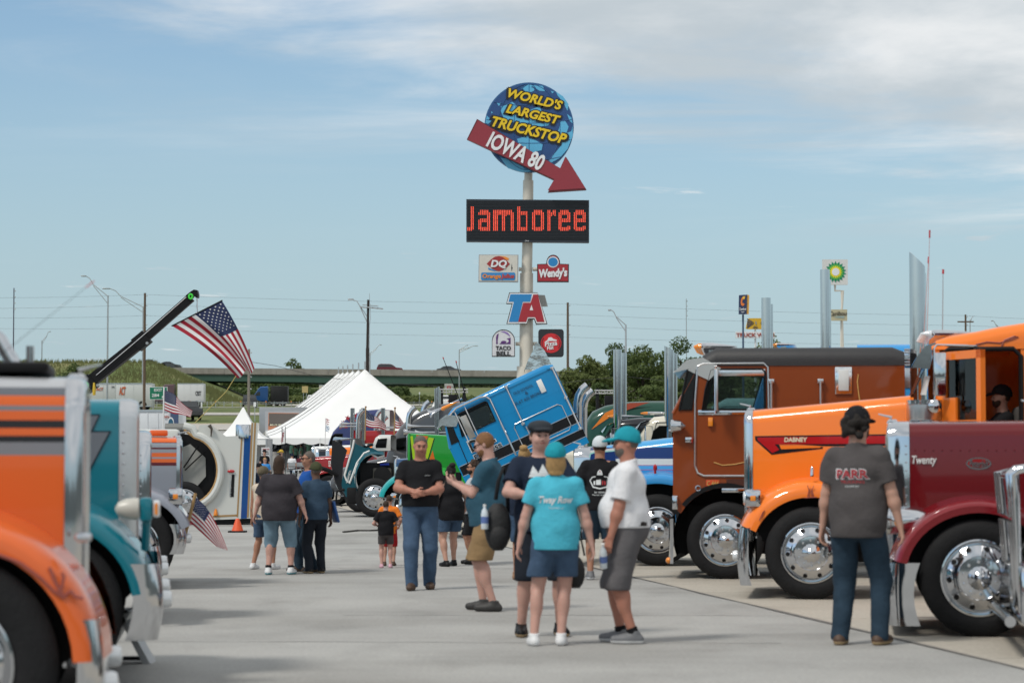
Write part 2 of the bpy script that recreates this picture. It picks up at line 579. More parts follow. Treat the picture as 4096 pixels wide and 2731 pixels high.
def reflection_ring():
 """Unseen dark ring beside and behind the camera, added for chrome and paint to reflect."""
 b = MB(); rng = random.Random(6); rows = [[], [], []]
 for i in range(49):
  a = radians(60 + 240 * i / 48)
  d = Vector((sin(a), cos(a), 0))
  h = rng.uniform(7, 13)
  rows[0].append(d * 118 + Vector((0, 0, -.1))); rows[1].append(d * 126 + Vector((0, 0, h * .8))); rows[2].append(d * 140 + Vector((0, 0, h)))
 b.sheet(rows)
 tag(b.build('reflection_bank', mat('reflection_grey', (.085, .10, .10), .95, 0, 0, .4, .05), None, 60), kind='structure')  # dark grey bank added out of view to deepen reflections

reflection_ring()

def bridge():
 Y = 450
 A, B = at(690, 1470, Y), at(2560, 1487, Y)
 root = thing('highway_bridge', 'concrete and green steel overpass crossing behind the white tents', 'bridge', (A.x, Y, 0))
 L = B.x - A.x
 sl = (B.z - A.z) / L

 def slab(name, x0, x1, zt, zb, y0, y1, m):
  b = MB(); n = 12
  pts = [(x0 + (x1 - x0) * i / n) for i in range(n + 1)]
  ring = [(x, A.z + sl * x + zt) for x in pts] + [(x, A.z + sl * x + (zb(x) if callable(zb) else zb)) for x in reversed(pts)]
  b.prism([(x, y0, z) for x, z in ring], (0, y1 - y0, 0))
  return b.build(name, m, root, 30)
 n = 9                                                       # parapet cast in lengths
 for i in range(n):
  slab('parapet_panel', L * i / n + .02, L * (i + 1) / n - .02, 0, -1.12, -.2, .15, M_BCONC)
 slab('deck', 0, L, -.5, -1.3, .15, 11.6, M_BCONC)
 slab('far_parapet', 0, L, 0, -.9, 11.65, 12, M_BCONC)
 for y in (.1, 4, 8, 11.4):
  slab('girder', 3, L - 3, -1.31, lambda x: -2.45 - .35 * math.exp(-((x - L * .425) / 9) ** 2), y, y + .35, M_GIRD)
  slab('girder_flange', 3, L - 3, -1.3, -1.36, y - .08, y, M_GIRD)
 for x in (L * .425,):
  b = MB(); b.bx(x - .7, x + .7, 1, 11, 6, A.z + sl * x - 2.9, 0, .1)
  b.build('pier', M_BCONC, root)
 b = MB(); b.bx(0, 3, 0.2, 11.5, A.z - 6, A.z - .96); b.build('abutment', M_BCONC, root)
 b = MB(); b.bx(L - 3, L, 0.2, 11.5, A.z - 6, A.z - .96 + sl * L); b.build('abutment', M_BCONC, root)
 return A, sl

BR_A, BR_SL = bridge()

# ------------------------------------------------------------------ trees and brush
def leaf_mat(name, c0, c1):
 m, nt, b = _nodes(name)
 N, L = nt.nodes.new, nt.links.new
 tc = N('ShaderNodeTexCoord')
 n = N('ShaderNodeTexNoise'); n.inputs['Scale'].default_value = 1.1; n.inputs['Detail'].default_value = 8; n.inputs['Roughness'].default_value = .75
 L(tc.outputs['Object'], n.inputs['Vector'])
 rp = N('ShaderNodeValToRGB'); rp.color_ramp.elements[0].position = .36; rp.color_ramp.elements[1].position = .64
 rp.color_ramp.elements[0].color = c0 + (1,); rp.color_ramp.elements[1].color = c1 + (1,)
 L(n.outputs['Fac'], rp.inputs[0]); L(rp.outputs[0], b.inputs['Base Color'])
 b.inputs['Roughness'].default_value = .7; b.inputs['Specular IOR Level'].default_value = .25
 b.inputs['Subsurface Weight'].default_value = 0
 tr = N('ShaderNodeBsdfTranslucent'); L(rp.outputs[0], tr.inputs[0])
 mx = N('ShaderNodeMixShader'); mx.inputs[0].default_value = .4
 L(b.outputs[0], mx.inputs[1]); L(tr.outputs[0], mx.inputs[2]); L(mx.outputs[0], nt.nodes['Material Output'].inputs[0])
 return m

M_LEAF = [leaf_mat('tree_leaves', (.058, .092, .028), (.15, .19, .06)), leaf_mat('tree_leaves_dark', (.044, .076, .026), (.115, .16, .05)),
   leaf_mat('tree_leaves_olive', (.075, .105, .032), (.18, .21, .07))]
M_BARK = mat('bark', (.06, .045, .035), .95, 0, 0, .3, 6, .5, 20)

def leaf_cloud(blobs, n, size, seed):
 """n small leaf-clump faces spread through ellipsoid blobs [(c, r)], denser near the surface."""
 rng = np.random.default_rng(seed)
 w = np.array([r[0] * r[1] * r[2] for c, r in blobs]) ** .8
 idx = rng.choice(len(blobs), n, p=w / w.sum())
 d = rng.normal(size=(n, 3)); d /= np.linalg.norm(d, axis=1)[:, None]
 rad = rng.uniform(.35, 1.04, n) ** .6
 C = np.array([list(c) for c, r in blobs])[idx]; R = np.array([list(r) for c, r in blobs])[idx]
 p = C + d * R * rad[:, None]
 nn = d * .6 + rng.normal(size=(n, 3)) * .6 + np.array([0, 0, .35]); nn /= np.linalg.norm(nn, axis=1)[:, None]
 a = np.cross(nn, rng.normal(size=(n, 3))); a /= np.linalg.norm(a, axis=1)[:, None]
 bb = np.cross(nn, a)
 s = size * rng.uniform(.5, 1.35, n)[:, None]
 V = np.stack([p - a * s, p - bb * s * .55 + a * s * .1, p + a * s, p + bb * s * .55], 1).reshape(-1, 3)
 return V, np.arange(n * 4).reshape(-1, 4)

def np_mesh(name, V, F, m):
 me = bpy.data.meshes.new(name)
 me.vertices.add(len(V)); me.vertices.foreach_set('co', np.asarray(V, 'f').ravel())
 k = F.shape[1]
 me.loops.add(len(F) * k); me.loops.foreach_set('vertex_index', F.ravel().astype('i'))
 me.polygons.add(len(F)); me.polygons.foreach_set('loop_start', np.arange(0, len(F) * k, k, dtype='i'))
 me.update(calc_edges=True)
 for mm in (m if isinstance(m, (list, tuple)) else [m]):
  me.materials.append(mm)
 return me

def tree(label, px, py_top, Y, w, seed, mi=0, n=5200, leaf=.16, base=None, group=None, name='tree'):
 """w: crown width in metres; crown top at the given pixel."""
 zg = terr(Y) if base is None else base
 top = at(px, py_top, Y)
 h = top.z - zg
 root = thing(name, label, 'tree', (top.x, Y, zg), 0, group)
 rng = random.Random(seed)
 blobs = []
 for k in range(17):
  a = rng.uniform(0, 2 * pi)
  t = rng.uniform(0, 1)
  rr = w * .68 * (1 - .62 * t ** 1.6) * rng.uniform(.3, .78)
  blobs.append((Vector((cos(a) * rr, sin(a) * rr, h * (.22 + .62 * t))), Vector((w * rng.uniform(.15, .27), w * rng.uniform(.15, .27), h * rng.uniform(.07, .13)))))
 blobs.append((Vector((0, 0, h * .88)), Vector((w * .17, w * .17, h * .12))))
 V, F = leaf_cloud([(tuple(c), tuple(r)) for c, r in blobs], n, leaf, seed)
 link('crown', np_mesh('crown', V, F, M_LEAF[mi]), root)
 b = MB()
 b.tube([(0, 0, -.2), (.03 * w, .02 * w, h * .25), (0, 0, h * .7)], [.05 * h * .6, .035 * h * .6, .012 * h], 8)
 for c, r in blobs[:7]:
  b.tube([(0, 0, h * .25), (c.x * .5, c.y * .5, (h * .25 + c.z) / 2 + .1 * h), tuple(c)], [.018 * h, .012 * h, .005 * h], 6)
 b.build('trunk', M_BARK, root)
 return root

TG = 'leafy trees behind the parked trucks'
for a in [
 ('olive green tree right of the sign pole, lowest at the overpass end', 2275, 1470, 216, 5.0, 11, 2),
 ('mid green tree between the wooden pole and the street lamp', 2345, 1420, 226, 5.6, 12, 2),
 ('tall dark green tree standing behind the paired chrome stacks', 2462, 1368, 238, 6.2, 13, 1),
 ('broad rounded tree just right of the street lamp', 2570, 1376, 232, 6.4, 14, 0),
 ('tall dark tree over the slanted chrome stacks and cab visor', 2722, 1342, 240, 6.6, 15, 1),
 ('tree hidden behind the brown cab roof', 2860, 1392, 236, 5.2, 16, 0),
]:
 tree(*a, n=7000, group=TG)
tree('dark tree seen low between the lamp pole and tall stacks', 2640, 1500, 225, 5.5, 21, 0, 6000, group=TG)
tree('dark low tree filling under the street lamp', 2400, 1530, 214, 5.0, 22, 1, 6000, group=TG)
tree('feathery tree top behind the blue trailer roof', 3085, 1335, 210, 4.6, 17, 2, 4200, group=None)
tree('dark bushy tree at the foot of the crane boom', 296, 1452, 300, 4.8, 18, 1, 4200, .16)
tree('small dark sapling beside the thin lattice mast', 62, 1425, 290, 2.0, 19, 1, 700, .14)
tree('lone round tree rising above the overpass rail', 1172, 1432, 640, 7.0, 20, 0, 1800, .35)

def brush(name, label, spans, Y, n, seed, mi, size=.35):
 """A band of roadside shrubs or corn that reads as one mass."""
 rng = random.Random(seed)
 blobs = []
 for x0, x1, ytop, hh in spans:
  k = max(3, int((x1 - x0) / 22))
  for i in range(k):
   px = x0 + (x1 - x0) * (i + rng.random()) / k
   y = Y + rng.uniform(-8, 8)
   t = at(px, ytop + rng.uniform(-4, 6), y)
   zb = terr(y) - .4
   blobs.append(((t.x, y, (t.z + zb) / 2), (rng.uniform(1.2, 2.4), 2.0, (t.z - zb) / 2)))
 V, F = leaf_cloud(blobs, n, size, seed)
 o = link(name, np_mesh(name, V, F, M_LEAF[mi]))
 tag(o, label, 'shrubs', kind='stuff')

brush('roadside_brush', 'dark green brush growing under the overpass', [(900, 1620, 1548, 30), (620, 900, 1560, 30)], 540, 14000, 31, 1, .5)
brush('tall_roadside_grass', 'pale green tall grass on the far slope behind the stage frame', [(1150, 1900, 1582, 30)], 505, 10000, 32, 2, .42)
brush('corn_field', 'green corn field rising behind the overpass', [(700, 2300, 1524, 30)], 900, 14000, 33, 0, .8)

def grass_tufts():
 """Seed heads and tall grass along the embankment crest and slope."""
 rng = np.random.default_rng(8)
 n = 9000
 x = rng.uniform(-118, -47, n); y = rng.uniform(388, 426, n)
 t = np.clip((x + 45) / -18, 0, 1)
 f = np.interp(y, [385, 392, 418, 424], [0, .12, .96, 1.0])
 zb = np.array([terr(v) for v in y])
 z = zb - .3 + (18.6 - zb + .3) * np.minimum(f, t)
 hgt = rng.uniform(.25, .9, n); lean = rng.normal(0, .25, n)
 w = rng.uniform(.05, .16, n)
 V = np.stack([np.stack([x - w, y, z - .1], 1), np.stack([x + w, y, z - .1], 1), np.stack([x + lean, y, z + hgt], 1)], 1).reshape(-1, 3)
 o = link('tall_grass', np_mesh('tall_grass', V, np.arange(n * 3).reshape(-1, 3), mat('dry_grass', (.12, .13, .045), .9, 0, 0, .5, .35)))
 tag(o, 'tall seeding grass on the bridge embankment', 'grass', kind='stuff')

grass_tufts()

# ================================================================== show trucks
class T:
 """A truck seen broadside. Local x forward, y left, z up; origin on the ground under the front axle.
 pxa, pyg: pixel where the near front tyre meets the ground; d: -1 faces left in the picture, +1 right."""

 def __init__(self, name, label, pxa, pyg, d, head, Y=None):
  c = gd(pxa, pyg) if Y is None else at(pxa, pyg, Y)
  h = Vector((d, head, 0)).normalized()
  self.near = 1 if d < 0 else -1
  left = Vector((-h.y, h.x, 0))
  self.s = FPX / c.y
  loc = c - left * self.near * 1.05
  loc.z = max(0, terr(c.y)) + (.006 if d < 0 else 0)
  self.root = thing(name, label, 'truck', loc, atan2(h.y, h.x))
  self.pxa, self.d, self.z0 = pxa, d, loc.z
  self.c, self.h, self.a = c, h, -left * self.near
  self.yl = 1.05                      # local |y| of the plane that pixels are read on

 def X(self, px):
  k = 1.05 - self.yl
  u = (px - W0 / 2) / FPX
  return (u * (self.c.y + self.a.y * k) - self.c.x - self.a.x * k) / (self.h.x - u * self.h.y)

 def Z(self, py):
  return CH - (py - HZ) * (self.c.y + self.a.y * (1.05 - self.yl)) / FPX - self.z0
 def P(self, px, py): return (self.X(px), self.Z(py))

_WHEEL = {}

def wheel_meshes(style, R=.52):
 key = (style, R)
 if key in _WHEEL: return _WHEEL[key]
 # axis +y = outward; outer face at y=0
 t = MB()
 w = .27
 k = R / .52
 prof = [(.325, -.015), (.34, .0), (.40, .012), (.46, .006), (.495, -.012), (.515 * 1, -.03)]
 tread = []
 for i in range(5):
  y0 = -.035 - i * .042
  tread += [(.52, y0), (.52, y0 - .032), (.507, y0 - .034), (.507, y0 - .040)]
 prof = prof + tread + [(.515, -w + .03), (.49, -w + .008), (.42, -w), (.325, -w + .01)]
 prof = [(.325 + (r - .325) * (R - .325) / .195, h) for r, h in prof]
 t.lathe(prof, (0, 0, 0), (0, 1, 0), 48, 0, False)
 r = MB()
 if style == 'front':
  pr = [(.325, -.2), (.325, -.02), (.338, .0), (.338, .008), (.326, .010), (.316, -.006), (.304, -.022), (.285, -.010), (.235, .022), (.205, .036), (.192, .040), (.186, .030), (.115, .034), (.0, .036)]
  hr, hh, hs = .258, .0115, .026
 else:
  pr = [(.325, -.2), (.325, -.02), (.338, .0), (.338, .008), (.326, .010), (.315, -.04), (.295, -.115), (.27, -.135), (.18, -.14), (.0, -.14)]
  hr, hh, hs = .245, -.134, .026
 r.lathe(pr, (0, 0, 0), (0, 1, 0), 48, 0, False)
 for i in range(10):
  a = 2 * pi * (i + .5) / 10
  c = Vector((hr * cos(a), hh, hr * sin(a)))
  nrm = Vector((cos(a) * .38, 1, sin(a) * .38)).normalized() if style == 'front' else Vector((0, 1, 0))
  r.lathe([(hs + .004, -.004), (hs + .004, .006), (hs, .007), (hs, .004)], c, nrm, 14, 0, False)
  r.lathe([(hs, -.01), (hs, .0045), (0, .0045)], c, nrm, 14, 1, False)
 h = MB()
 hb = .036 if style == 'front' else -.14
 for i in range(10):
  a = 2 * pi * i / 10
  h.cyl((.143 * cos(a), hb - .01, .143 * sin(a)), (.143 * cos(a), hb + .028, .143 * sin(a)), .017, .012, 8)
 if style == 'front':
  h.lathe([(.105, hb - .01), (.105, hb + .02), (.09, hb + .035), (.06, hb + .06), (.02, hb + .085), (0, hb + .088)], (0, 0, 0), (0, 1, 0), 20, 0, False)
 else:
  h.lathe([(.105, hb), (.10, hb + .09), (.085, hb + .10), (.07, hb + .13), (0, hb + .135)], (0, 0, 0), (0, 1, 0), 20, 0, False)
 _WHEEL[key] = (t.mesh('tyre', RUBBER), r.mesh('rim', [CHROME, BLACK]), h.mesh('hub', CHROME))
 return _WHEEL[key]

def wheel(parent, x, side, R=.52, style='front', yo=1.19):
 tm, rm, hm = wheel_meshes(style, R)
 w = link('wheel', tm, parent)
 w.location = (x, side * yo, R)
 if side < 0: w.rotation_euler = (0, 0, pi)
 w.rotation_euler.y = random.uniform(0, 6)
 link('rim', rm, w); link('hub', hm, w)
 return w

def section(x, hw, zt, zb, r, n=5, crown=.02):
 """Open hood section, from one lower edge over the top to the other."""
 pts = [(x, -hw, zb), (x, -hw, (zb + zt - r) / 2), (x, -hw, zt - r)]
 for i in range(1, n + 1):
  a = pi / 2 * i / n
  pts.append((x, -hw + r * (1 - cos(a)), zt - r + r * sin(a)))
 pts.append((x, 0, zt + crown))
 for i in range(n + 1):
  a = pi / 2 * (1 - i / n)
  pts.append((x, hw - r * (1 - cos(a)), zt - r + r * sin(a)))
 return pts + [(x, hw, (zb + zt - r) / 2), (x, hw, zb)]

def stack(parent, x, y, z0, z1, r=.075, cut=.0, curve=False, m=CHROME):
 b = MB()
 if curve:
  pts = [(x, y, z0), (x, y, z1 - .35), (x - .03, y, z1 - .2), (x - .1, y, z1 - .08), (x - .2, y, z1)]
  b.tube(pts, r, 16)
  b.lathe([(r * .9, 0), (r * .9, .003), (0, .003)], pts[-1], Vector((-.7, 0, .6)), 16, 1, False)
 else:
  n = 18
  r0 = [Vector((x + r * cos(2 * pi * i / n), y + r * sin(2 * pi * i / n), z0)) for i in range(n)]
  r1 = [Vector((p.x, p.y, z1 + (p.x - x) / r * cut)) for p in r0]
  r2 = [Vector((x + (p.x - x) * .93, y + (p.y - y) * .93, p.z)) for p in r1]
  r3 = [p - Vector((0, 0, .25)) for p in r2]
  b.loft([r0, r1, r2], 0, False); b.loft([r2, r3], 1, False)
 return b.build('exhaust_stack', [m, BLACK], parent)

def bullet_light(parent, x, y, z, L=.2, m=AMBER, r=.03):
 b = MB()
 b.lathe([(r * .8, L * .45), (r, L * .3), (r, 0), (r * .7, -L * .4), (.003, -L)], (x, y, z), (1, 0, 0), 10, 0)
 b.lathe([(r * .95, L * .3), (r * .8, L * .5), (r * .3, L * .66), (.002, L * .7)], (x, y, z), (1, 0, 0), 10, 1)
 b.bx(x - L * .3, x + L * .1, y - .01, y + .01, z - r - .03, z - r * .5)
 return b.build('marker_light', [CHROME, m], parent)

def antenna(parent, x, y, z0, z1, dx=0, col=None, r=.006):
 b = MB()
 b.tube([(x, y, z0), (x + dx, y, z1)], [r, r * .7], 6)
 b.tube([(x + dx * .93, y, z0 + (z1 - z0) * .93), (x + dx, y, z1)], r * 2.2, 6, 1)
 return b.build('antenna', [BLACK if col is None else col, REDL], parent)

class Conv:
 """Conventional (long-nosed) tractor with parts; all dims in metres."""

 def __init__(self, t, paint_m, **k):
  self.t, self.root, self.pm = t, t.root, paint_m
  g = lambda n, d: k.get(n, d)
  self.R = g('R', .52)
  self.xf, self.xr = g('xf', .62), g('xr', -1.55)            # hood front (behind shell) and cowl
  self.sh = g('shell', .16)
  self.ztf, self.ztr = g('ztf', 1.88), g('ztr', 2.02)
  self.hwf, self.hwr = g('hwf', .52), g('hwr', .78)
  self.zb = g('zb', .78)
  self.rad = g('rad', .13)
  self.k = k

 def hw(self, x):
  f = (x - self.xr) / (self.xf - self.xr)
  return self.hwr + (self.hwf - self.hwr) * f

 def zt(self, x):
  f = (x - self.xr) / (self.xf - self.xr)
  return self.ztr + (self.ztf - self.ztr) * f

 def hood(self):
  b = MB()
  n = 8
  b.sheet([section(self.xr + (self.xf - self.xr) * i / n, self.hw(self.xr + (self.xf - self.xr) * i / n), self.zt(self.xr + (self.xf - self.xr) * i / n), self.zb, self.rad) for i in range(n + 1)])
  return b.build('hood', self.pm, self.root, 50)

 def shell(self, m=CHROME, rivets=False, ornament=True):
  x0, x1 = self.xf, self.xf + self.sh
  zb = self.k.get('shell_zb', self.zb - .05)
  s = [section(x0, self.hwf + .006, self.ztf + .006, zb, self.rad), section(x0 + (x1 - x0) * .55, self.hwf + .006, self.ztf + .006, zb, self.rad),
    section(x1 - .012, self.hwf - .012, self.ztf - .012, zb, self.rad), section(x1, self.hwf - .035, self.ztf - .035, zb, self.rad),
    section(x1, self.hwf - .09, self.ztf - .10, zb, self.rad * .7), section(x1 - .05, self.hwf - .10, self.ztf - .11, zb, self.rad * .7)]
  b = MB(); b.sheet(s)
  o = b.build('radiator_shell', m, self.root, 40)
  g = MB(); g.bx(x1 - .08, x1 - .06, -self.hwf + .09, self.hwf - .09, zb, self.ztf - .10)
  g.build('grille_screen', BLACK, self.root, 0)
  nb = 11
  for i in range(nb):
   y = (-self.hwf + .13) + (2 * self.hwf - .26) * i / (nb - 1)
   q = MB(); q.cyl((x1 - .04, y, zb + .02), (x1 - .04, y, self.ztf - .14), .012, None, 8)
   q.build('grille_bar', CHROME, self.root)
  if rivets:
   for sd in (self.t.near,):
    rv = MB(); rv.ball((0, 0, 0), (.011, .007, .011), 8)
    rme = rv.mesh('rivet', CHROME)
    z = zb + .1
    while z < self.ztf - self.rad - .03:
     link('rivet', rme, o).location = (x0 + .03, sd * (self.hwf + .008), z); z += .075
  if ornament:
   q = MB()
   q.tube([(x1 - .02, 0, self.ztf), (x1 - .05, 0, self.ztf + .06), (x1 + .07, 0, self.ztf + .09)], [.02, .016, .007], 8)
   q.ball((x1 - .06, 0, self.ztf + .02), (.05, .03, .03), 8)
   q.build('hood_ornament', CHROME, self.root)
  return o

 def fenders(self, m=None, a=.72, b=.6, a0=18, a1=172, band=.13, lip=.05, yout=1.22, sides=(1, -1), flat=True):
  m = m or self.pm
  for sd in sides:
   rows = []
   n = 22
   for i in range(n + 1):
    th = radians(a0 + (a1 - a0) * i / n)
    c, s = cos(th), sin(th)
    p = Vector((a * c, 0, self.R + b * s))
    nr = Vector((c / a, 0, s / b)).normalized()
    xin = min(max(p.x, self.xr), self.xf)
    yi = self.hw(xin) - .02
    row = [p + nr * (-.005) + Vector((0, sd * (yout - .05), 0)), p + Vector((0, sd * yout, 0)), p + nr * lip + Vector((0, sd * (yout + .004), 0))]
    for q in range(1, 7):
     t_ = pi / 2 * q / 6
     row.append(p + nr * (lip + (band - lip) * sin(t_)) + Vector((0, sd * (yout - .22 * (1 - cos(t_))), 0)))
    row.append(p + nr * (band + .02) + Vector((0, sd * (yi + (yout - .22 - yi) * .4), 0)))
    row.append(p + nr * (band + .03) + Vector((0, sd * yi, 0)))
    rows.append(row)
   fb = MB(); fb.sheet(rows)
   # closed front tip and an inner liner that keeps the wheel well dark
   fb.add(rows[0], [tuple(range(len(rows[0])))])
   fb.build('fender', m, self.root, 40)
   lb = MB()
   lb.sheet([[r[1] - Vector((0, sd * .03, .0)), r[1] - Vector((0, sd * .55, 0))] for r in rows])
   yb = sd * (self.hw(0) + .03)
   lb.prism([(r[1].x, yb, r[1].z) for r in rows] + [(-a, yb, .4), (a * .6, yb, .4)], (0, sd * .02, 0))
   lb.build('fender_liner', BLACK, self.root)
  return self

 def wheels(self, drive=True, yo=1.19):
  for sd in (1, -1):
   wheel(self.root, 0, sd, self.R, 'front', yo)
  if drive:
   xd = self.k.get('xd', -5.4)
   for x in (xd, xd - 1.32):
    for sd in (1, -1):
     wheel(self.root, x, sd, self.R, 'rear', 1.22)
     wheel(self.root, x, sd, self.R, 'rear', .91)
  f = MB()
  xe = self.k.get('xd', -5.4) - 2.0
  for sd in (1, -1):
   f.bx(xe, self.xf - .1, sd * .43 - .04, sd * .43 + .04, .62, .88)
  f.cyl((0, -1, self.R), (0, 1, self.R), .07, None, 10)
  f.bx(-.35, .35, -.5, .5, .55, 1.1)
  f.bx(-1.3, .35, -.44, .44, .75, 1.5)
  f.build('chassis', CHASSIS, self.root)
  return self

 def bumper(self, x, z0, z1, wrap=.22, half=1.22, m=CHROME, curl=.04, lights=True):
  b = MB()
  rows = []
  nz = 6
  for j in range(nz + 1):
   f = j / nz
   z = z0 + (z1 - z0) * f
   bow = .035 * sin(pi * f)
   wr = wrap + curl * (2 * f - 1) ** 2 * 1.4
   row = []
   for sd, seq in ((-1, 1), (1, -1)):
    pts = [(x - wr, sd * half, z), (x - .10, sd * half, z), (x - .05 + bow, sd * (half - .015), z), (x - .012 + bow, sd * (half - .06), z), (x + bow, sd * (half - .16), z)]
    row += pts if seq == 1 else pts[::-1]
   rows.append(row)
  b.sheet(rows)
  b.build('bumper', m, self.root, 50)
  if lights:
   for y in (-.85, .85):
    q = MB(); q.lathe([(.06, 0), (.06, .05), (.05, .07), (0, .08)], (x + .02, y, (z0 + z1) / 2), (1, 0, 0), 16)
    q.build('fog_lamp', LENS, self.root)
  return self

 def headlights(self, x, z, y=.98, style='bullet', sides=(1, -1), m=None):
  for sd in sides:
   b = MB()
   if style == 'bullet':
    b.lathe([(.004, -.36), (.06, -.30), (.105, -.18), (.12, -.06), (.12, .06), (.128, .065), (.128, .10), (.11, .115)], (x, sd * y, z), (1, 0, 0), 20, 0)
    b.lathe([(.11, .112), (.07, .135), (0, .14)], (x, sd * y, z), (1, 0, 0), 20, 1)
    b.lathe([(.005, -.02), (.025, .0), (.028, .04), (.01, .05), (0, .05)], (x - .02, sd * (y + .13), z - .02), (1, 0, 0), 12, 2)
   else:
    b.bx(x - .16, x + .02, sd * y - .2, sd * y + .2, z - .1, z + .1, 0, .03)
    for q in (-.09, .09):
     b.lathe([(.075, .0), (.075, .03), (0, .035)], (x + .01, sd * y + q, z), (1, 0, 0), 16, 1)
    b.bx(x - .10, x - .04, min(sd * (y + .2), sd * (y + .215)), max(sd * (y + .2), sd * (y + .215)), z - .03, z + .03, 2, .005)
   b.cyl((x - .05, sd * y, z - .1), (x - .10, sd * (y - .25), z - .42), .028, None, 10)
   b.build('headlight', [m or CHROME, LENS, AMBER], self.root)
  return self

 def cab(self, **k):
  g = lambda n, d: k.get(n, d)
  xr = self.xr
  x1, x2 = xr - g('ws', .26), xr - g('len', 1.5)
  zr, hwc, zb = g('zr', 2.72), g('hw', .98), .95
  zc = self.ztr
  pm = g('paint', self.pm)
  b = MB()

  def full(x, hw, zt, r=.16):
   return section(x, hw, zt, zb, r)
  secs = [full(xr + .05, hwc - .03, zc, .12), full(x1, hwc - .02, zr - .12, .16), full(x1 - .14, hwc, zr, .18), full(x1 - .6, hwc, zr + .05, .2), full(x2, hwc, zr + .05, .2)]
  b.sheet(secs)
  for s_ in (secs[0], secs[-1]):
   b.add(s_, [tuple(range(len(s_)))])
  cab = b.build('cab', pm, self.root, 40)
  wm = g('glass', DKGLASS)
  # windscreen halves
  for sd in (1, -1):
   q = MB()
   a0 = Vector((xr + .03, sd * .04, zc + .07)); a1 = Vector((xr - .0, sd * (hwc - .16), zc + .07))
   b0 = Vector((x1 + .05, sd * .04, zr - .20)); b1 = Vector((x1 + .02, sd * (hwc - .18), zr - .20))
   q.prism([a0, a1, b1, b0], (.03, 0, .02))
   q.build('windscreen', wm, cab, 0)
   # side window and door outline
   q = MB()
   yy = sd * (hwc + .004)
   p = [(x1 - .06, zc + .06), (x1 - .14, zr - .30), (x1 - .26, zr - .2), (x2 + .38, zr - .2), (x2 + .3, zr - .28), (x2 + .3, zc + .06)]
   q.prism([(x, yy, z) for x, z in p], (0, sd * .006, 0))
   w = q.build('window', [wm], cab, 0)
   q = MB(); q.tube([(x, yy + sd * .006, z) for x, z in p], .014, 6, 0, True); q.build('window_seal', BLACK, w)
   q = MB(); dp = [(x1 + .06, 1.0), (x1 - .06, zc), (x1 - .2, zr - .12), (x2 + .3, zr - .1), (x2 + .16, zr - .25), (x2 + .16, 1.05)]
   q.tube([(x, sd * (hwc + .002), z) for x, z in dp], .008, 5, 0, True); q.build('door_seam', BLACK, cab)
   q = MB(); q.bx(x2 + .3, x2 + .48, min(yy, yy + sd * .04), max(yy, yy + sd * .04), zc - .08, zc - .04, 0, .01); q.build('door_handle', CHROME, cab)
   if g('mirrors', True):
    q = MB(); my = sd * (hwc + .22)
    q.bx(x1 + .02, x1 + .06, my - .1, my + .1, zr - .75, zr - .3, 0, .015)
    q.tube([(x1 - .1, sd * hwc, zr - .2), (x1 + .04, my, zr - .2), (x1 + .04, my, zr - .85), (x1 - .1, sd * hwc, zr - .85)], .013, 6)
    q.build('mirror', CHROME, self.root)
  if g('visor', True):
   q = MB()
   rows = []
   for i in range(9):
    f = -1 + i / 4
    y = f * (hwc - .02)
    rows.append([(x1 - .02, y, zr - .04 - .02 * f * f), (x1 + .14, y, zr - .10 - .02 * f * f), (x1 + .30 - .06 * f * f, y, zr - .24 - .06 * f * f)])
   q.sheet(rows); q.build('sun_visor', g('visor_mat', CHROME), self.root, 60)
  for i in range(g('lights', 5)):
   bullet_light(self.root, x1 - .2, (-.6 + .3 * i), zr + .10, g('lightL', .2))
  if g('horns', False):
   for sd in (.3, -.3):
    q = MB(); q.lathe([(.07, .32), (.03, .26), (.015, .1), (.012, -.3), (.03, -.32)], (x1 - .5, sd, zr + .13), (1, 0, 0), 12)
    q.build('air_horn', CHROME, self.root)
  sl = g('sleeper', 0)
  if sl:
   b = MB()
   zs = g('zs', zr + .12)
   x3, x4 = x2 - .06, x2 - .06 - sl
   secs = [section(x3, 1.0, zs - .12 * (zs > zr + .2), .85, .2), section(x3 - min(.5, sl * .4), 1.02, zs, .85, .2), section(x4, 1.02, zs, .85, .2)]
   b.sheet(secs)
   for s_ in (secs[0], secs[-1]): b.add(s_, [tuple(range(len(s_)))])
   o = b.build('sleeper', pm, self.root, 40)
   for sd in (1, -1):
    q = MB(); q.bx(x3 - sl * .62, x3 - sl * .45, min(sd * 1.015, sd * 1.035), max(sd * 1.015, sd * 1.035), zs - .65, zs - .35, 0, .01)
    q.build('vent_window', STEEL, o)
  if g('stacks', True):
   for sd in (1, -1):
    stack(self.root, x2 + g('stx', -.14) - (sl if g('behind', False) else 0), sd * g('sty', 1.02), 1.0, g('zstack', 3.6), g('rs', .075), g('cut', 0), g('curve', False))
  if g('tank', True):
   for sd in (1, -1):
    q = MB(); q.lathe([(.02, 0), (.30, .0), (.32, .03), (.32, 1.2), (.30, 1.23), (.02, 1.23)], (x2 - .35, sd * .84, .74), (1, 0, 0), 24)
    q.build('fuel_tank', CHROME, self.root)
    q = MB(); q.bx(x2 - .3, x2 + 1.25, min(sd * .7, sd * 1.12), max(sd * .7, sd * 1.12), .42, .58, 0, .02); q.build('step', STEEL, self.root)
  if g('cleaner', False):
   for sd in (1, -1):
    q = MB(); q.lathe([(.02, 0), (.17, .01), (.18, .05), (.18, .55), (.14, .68), (.02, .70)], (xr + .18, sd * (hwc - .06), 1.35), (0, 0, 1), 20)
    q.build('air_cleaner', CHROME, self.root)
  return self

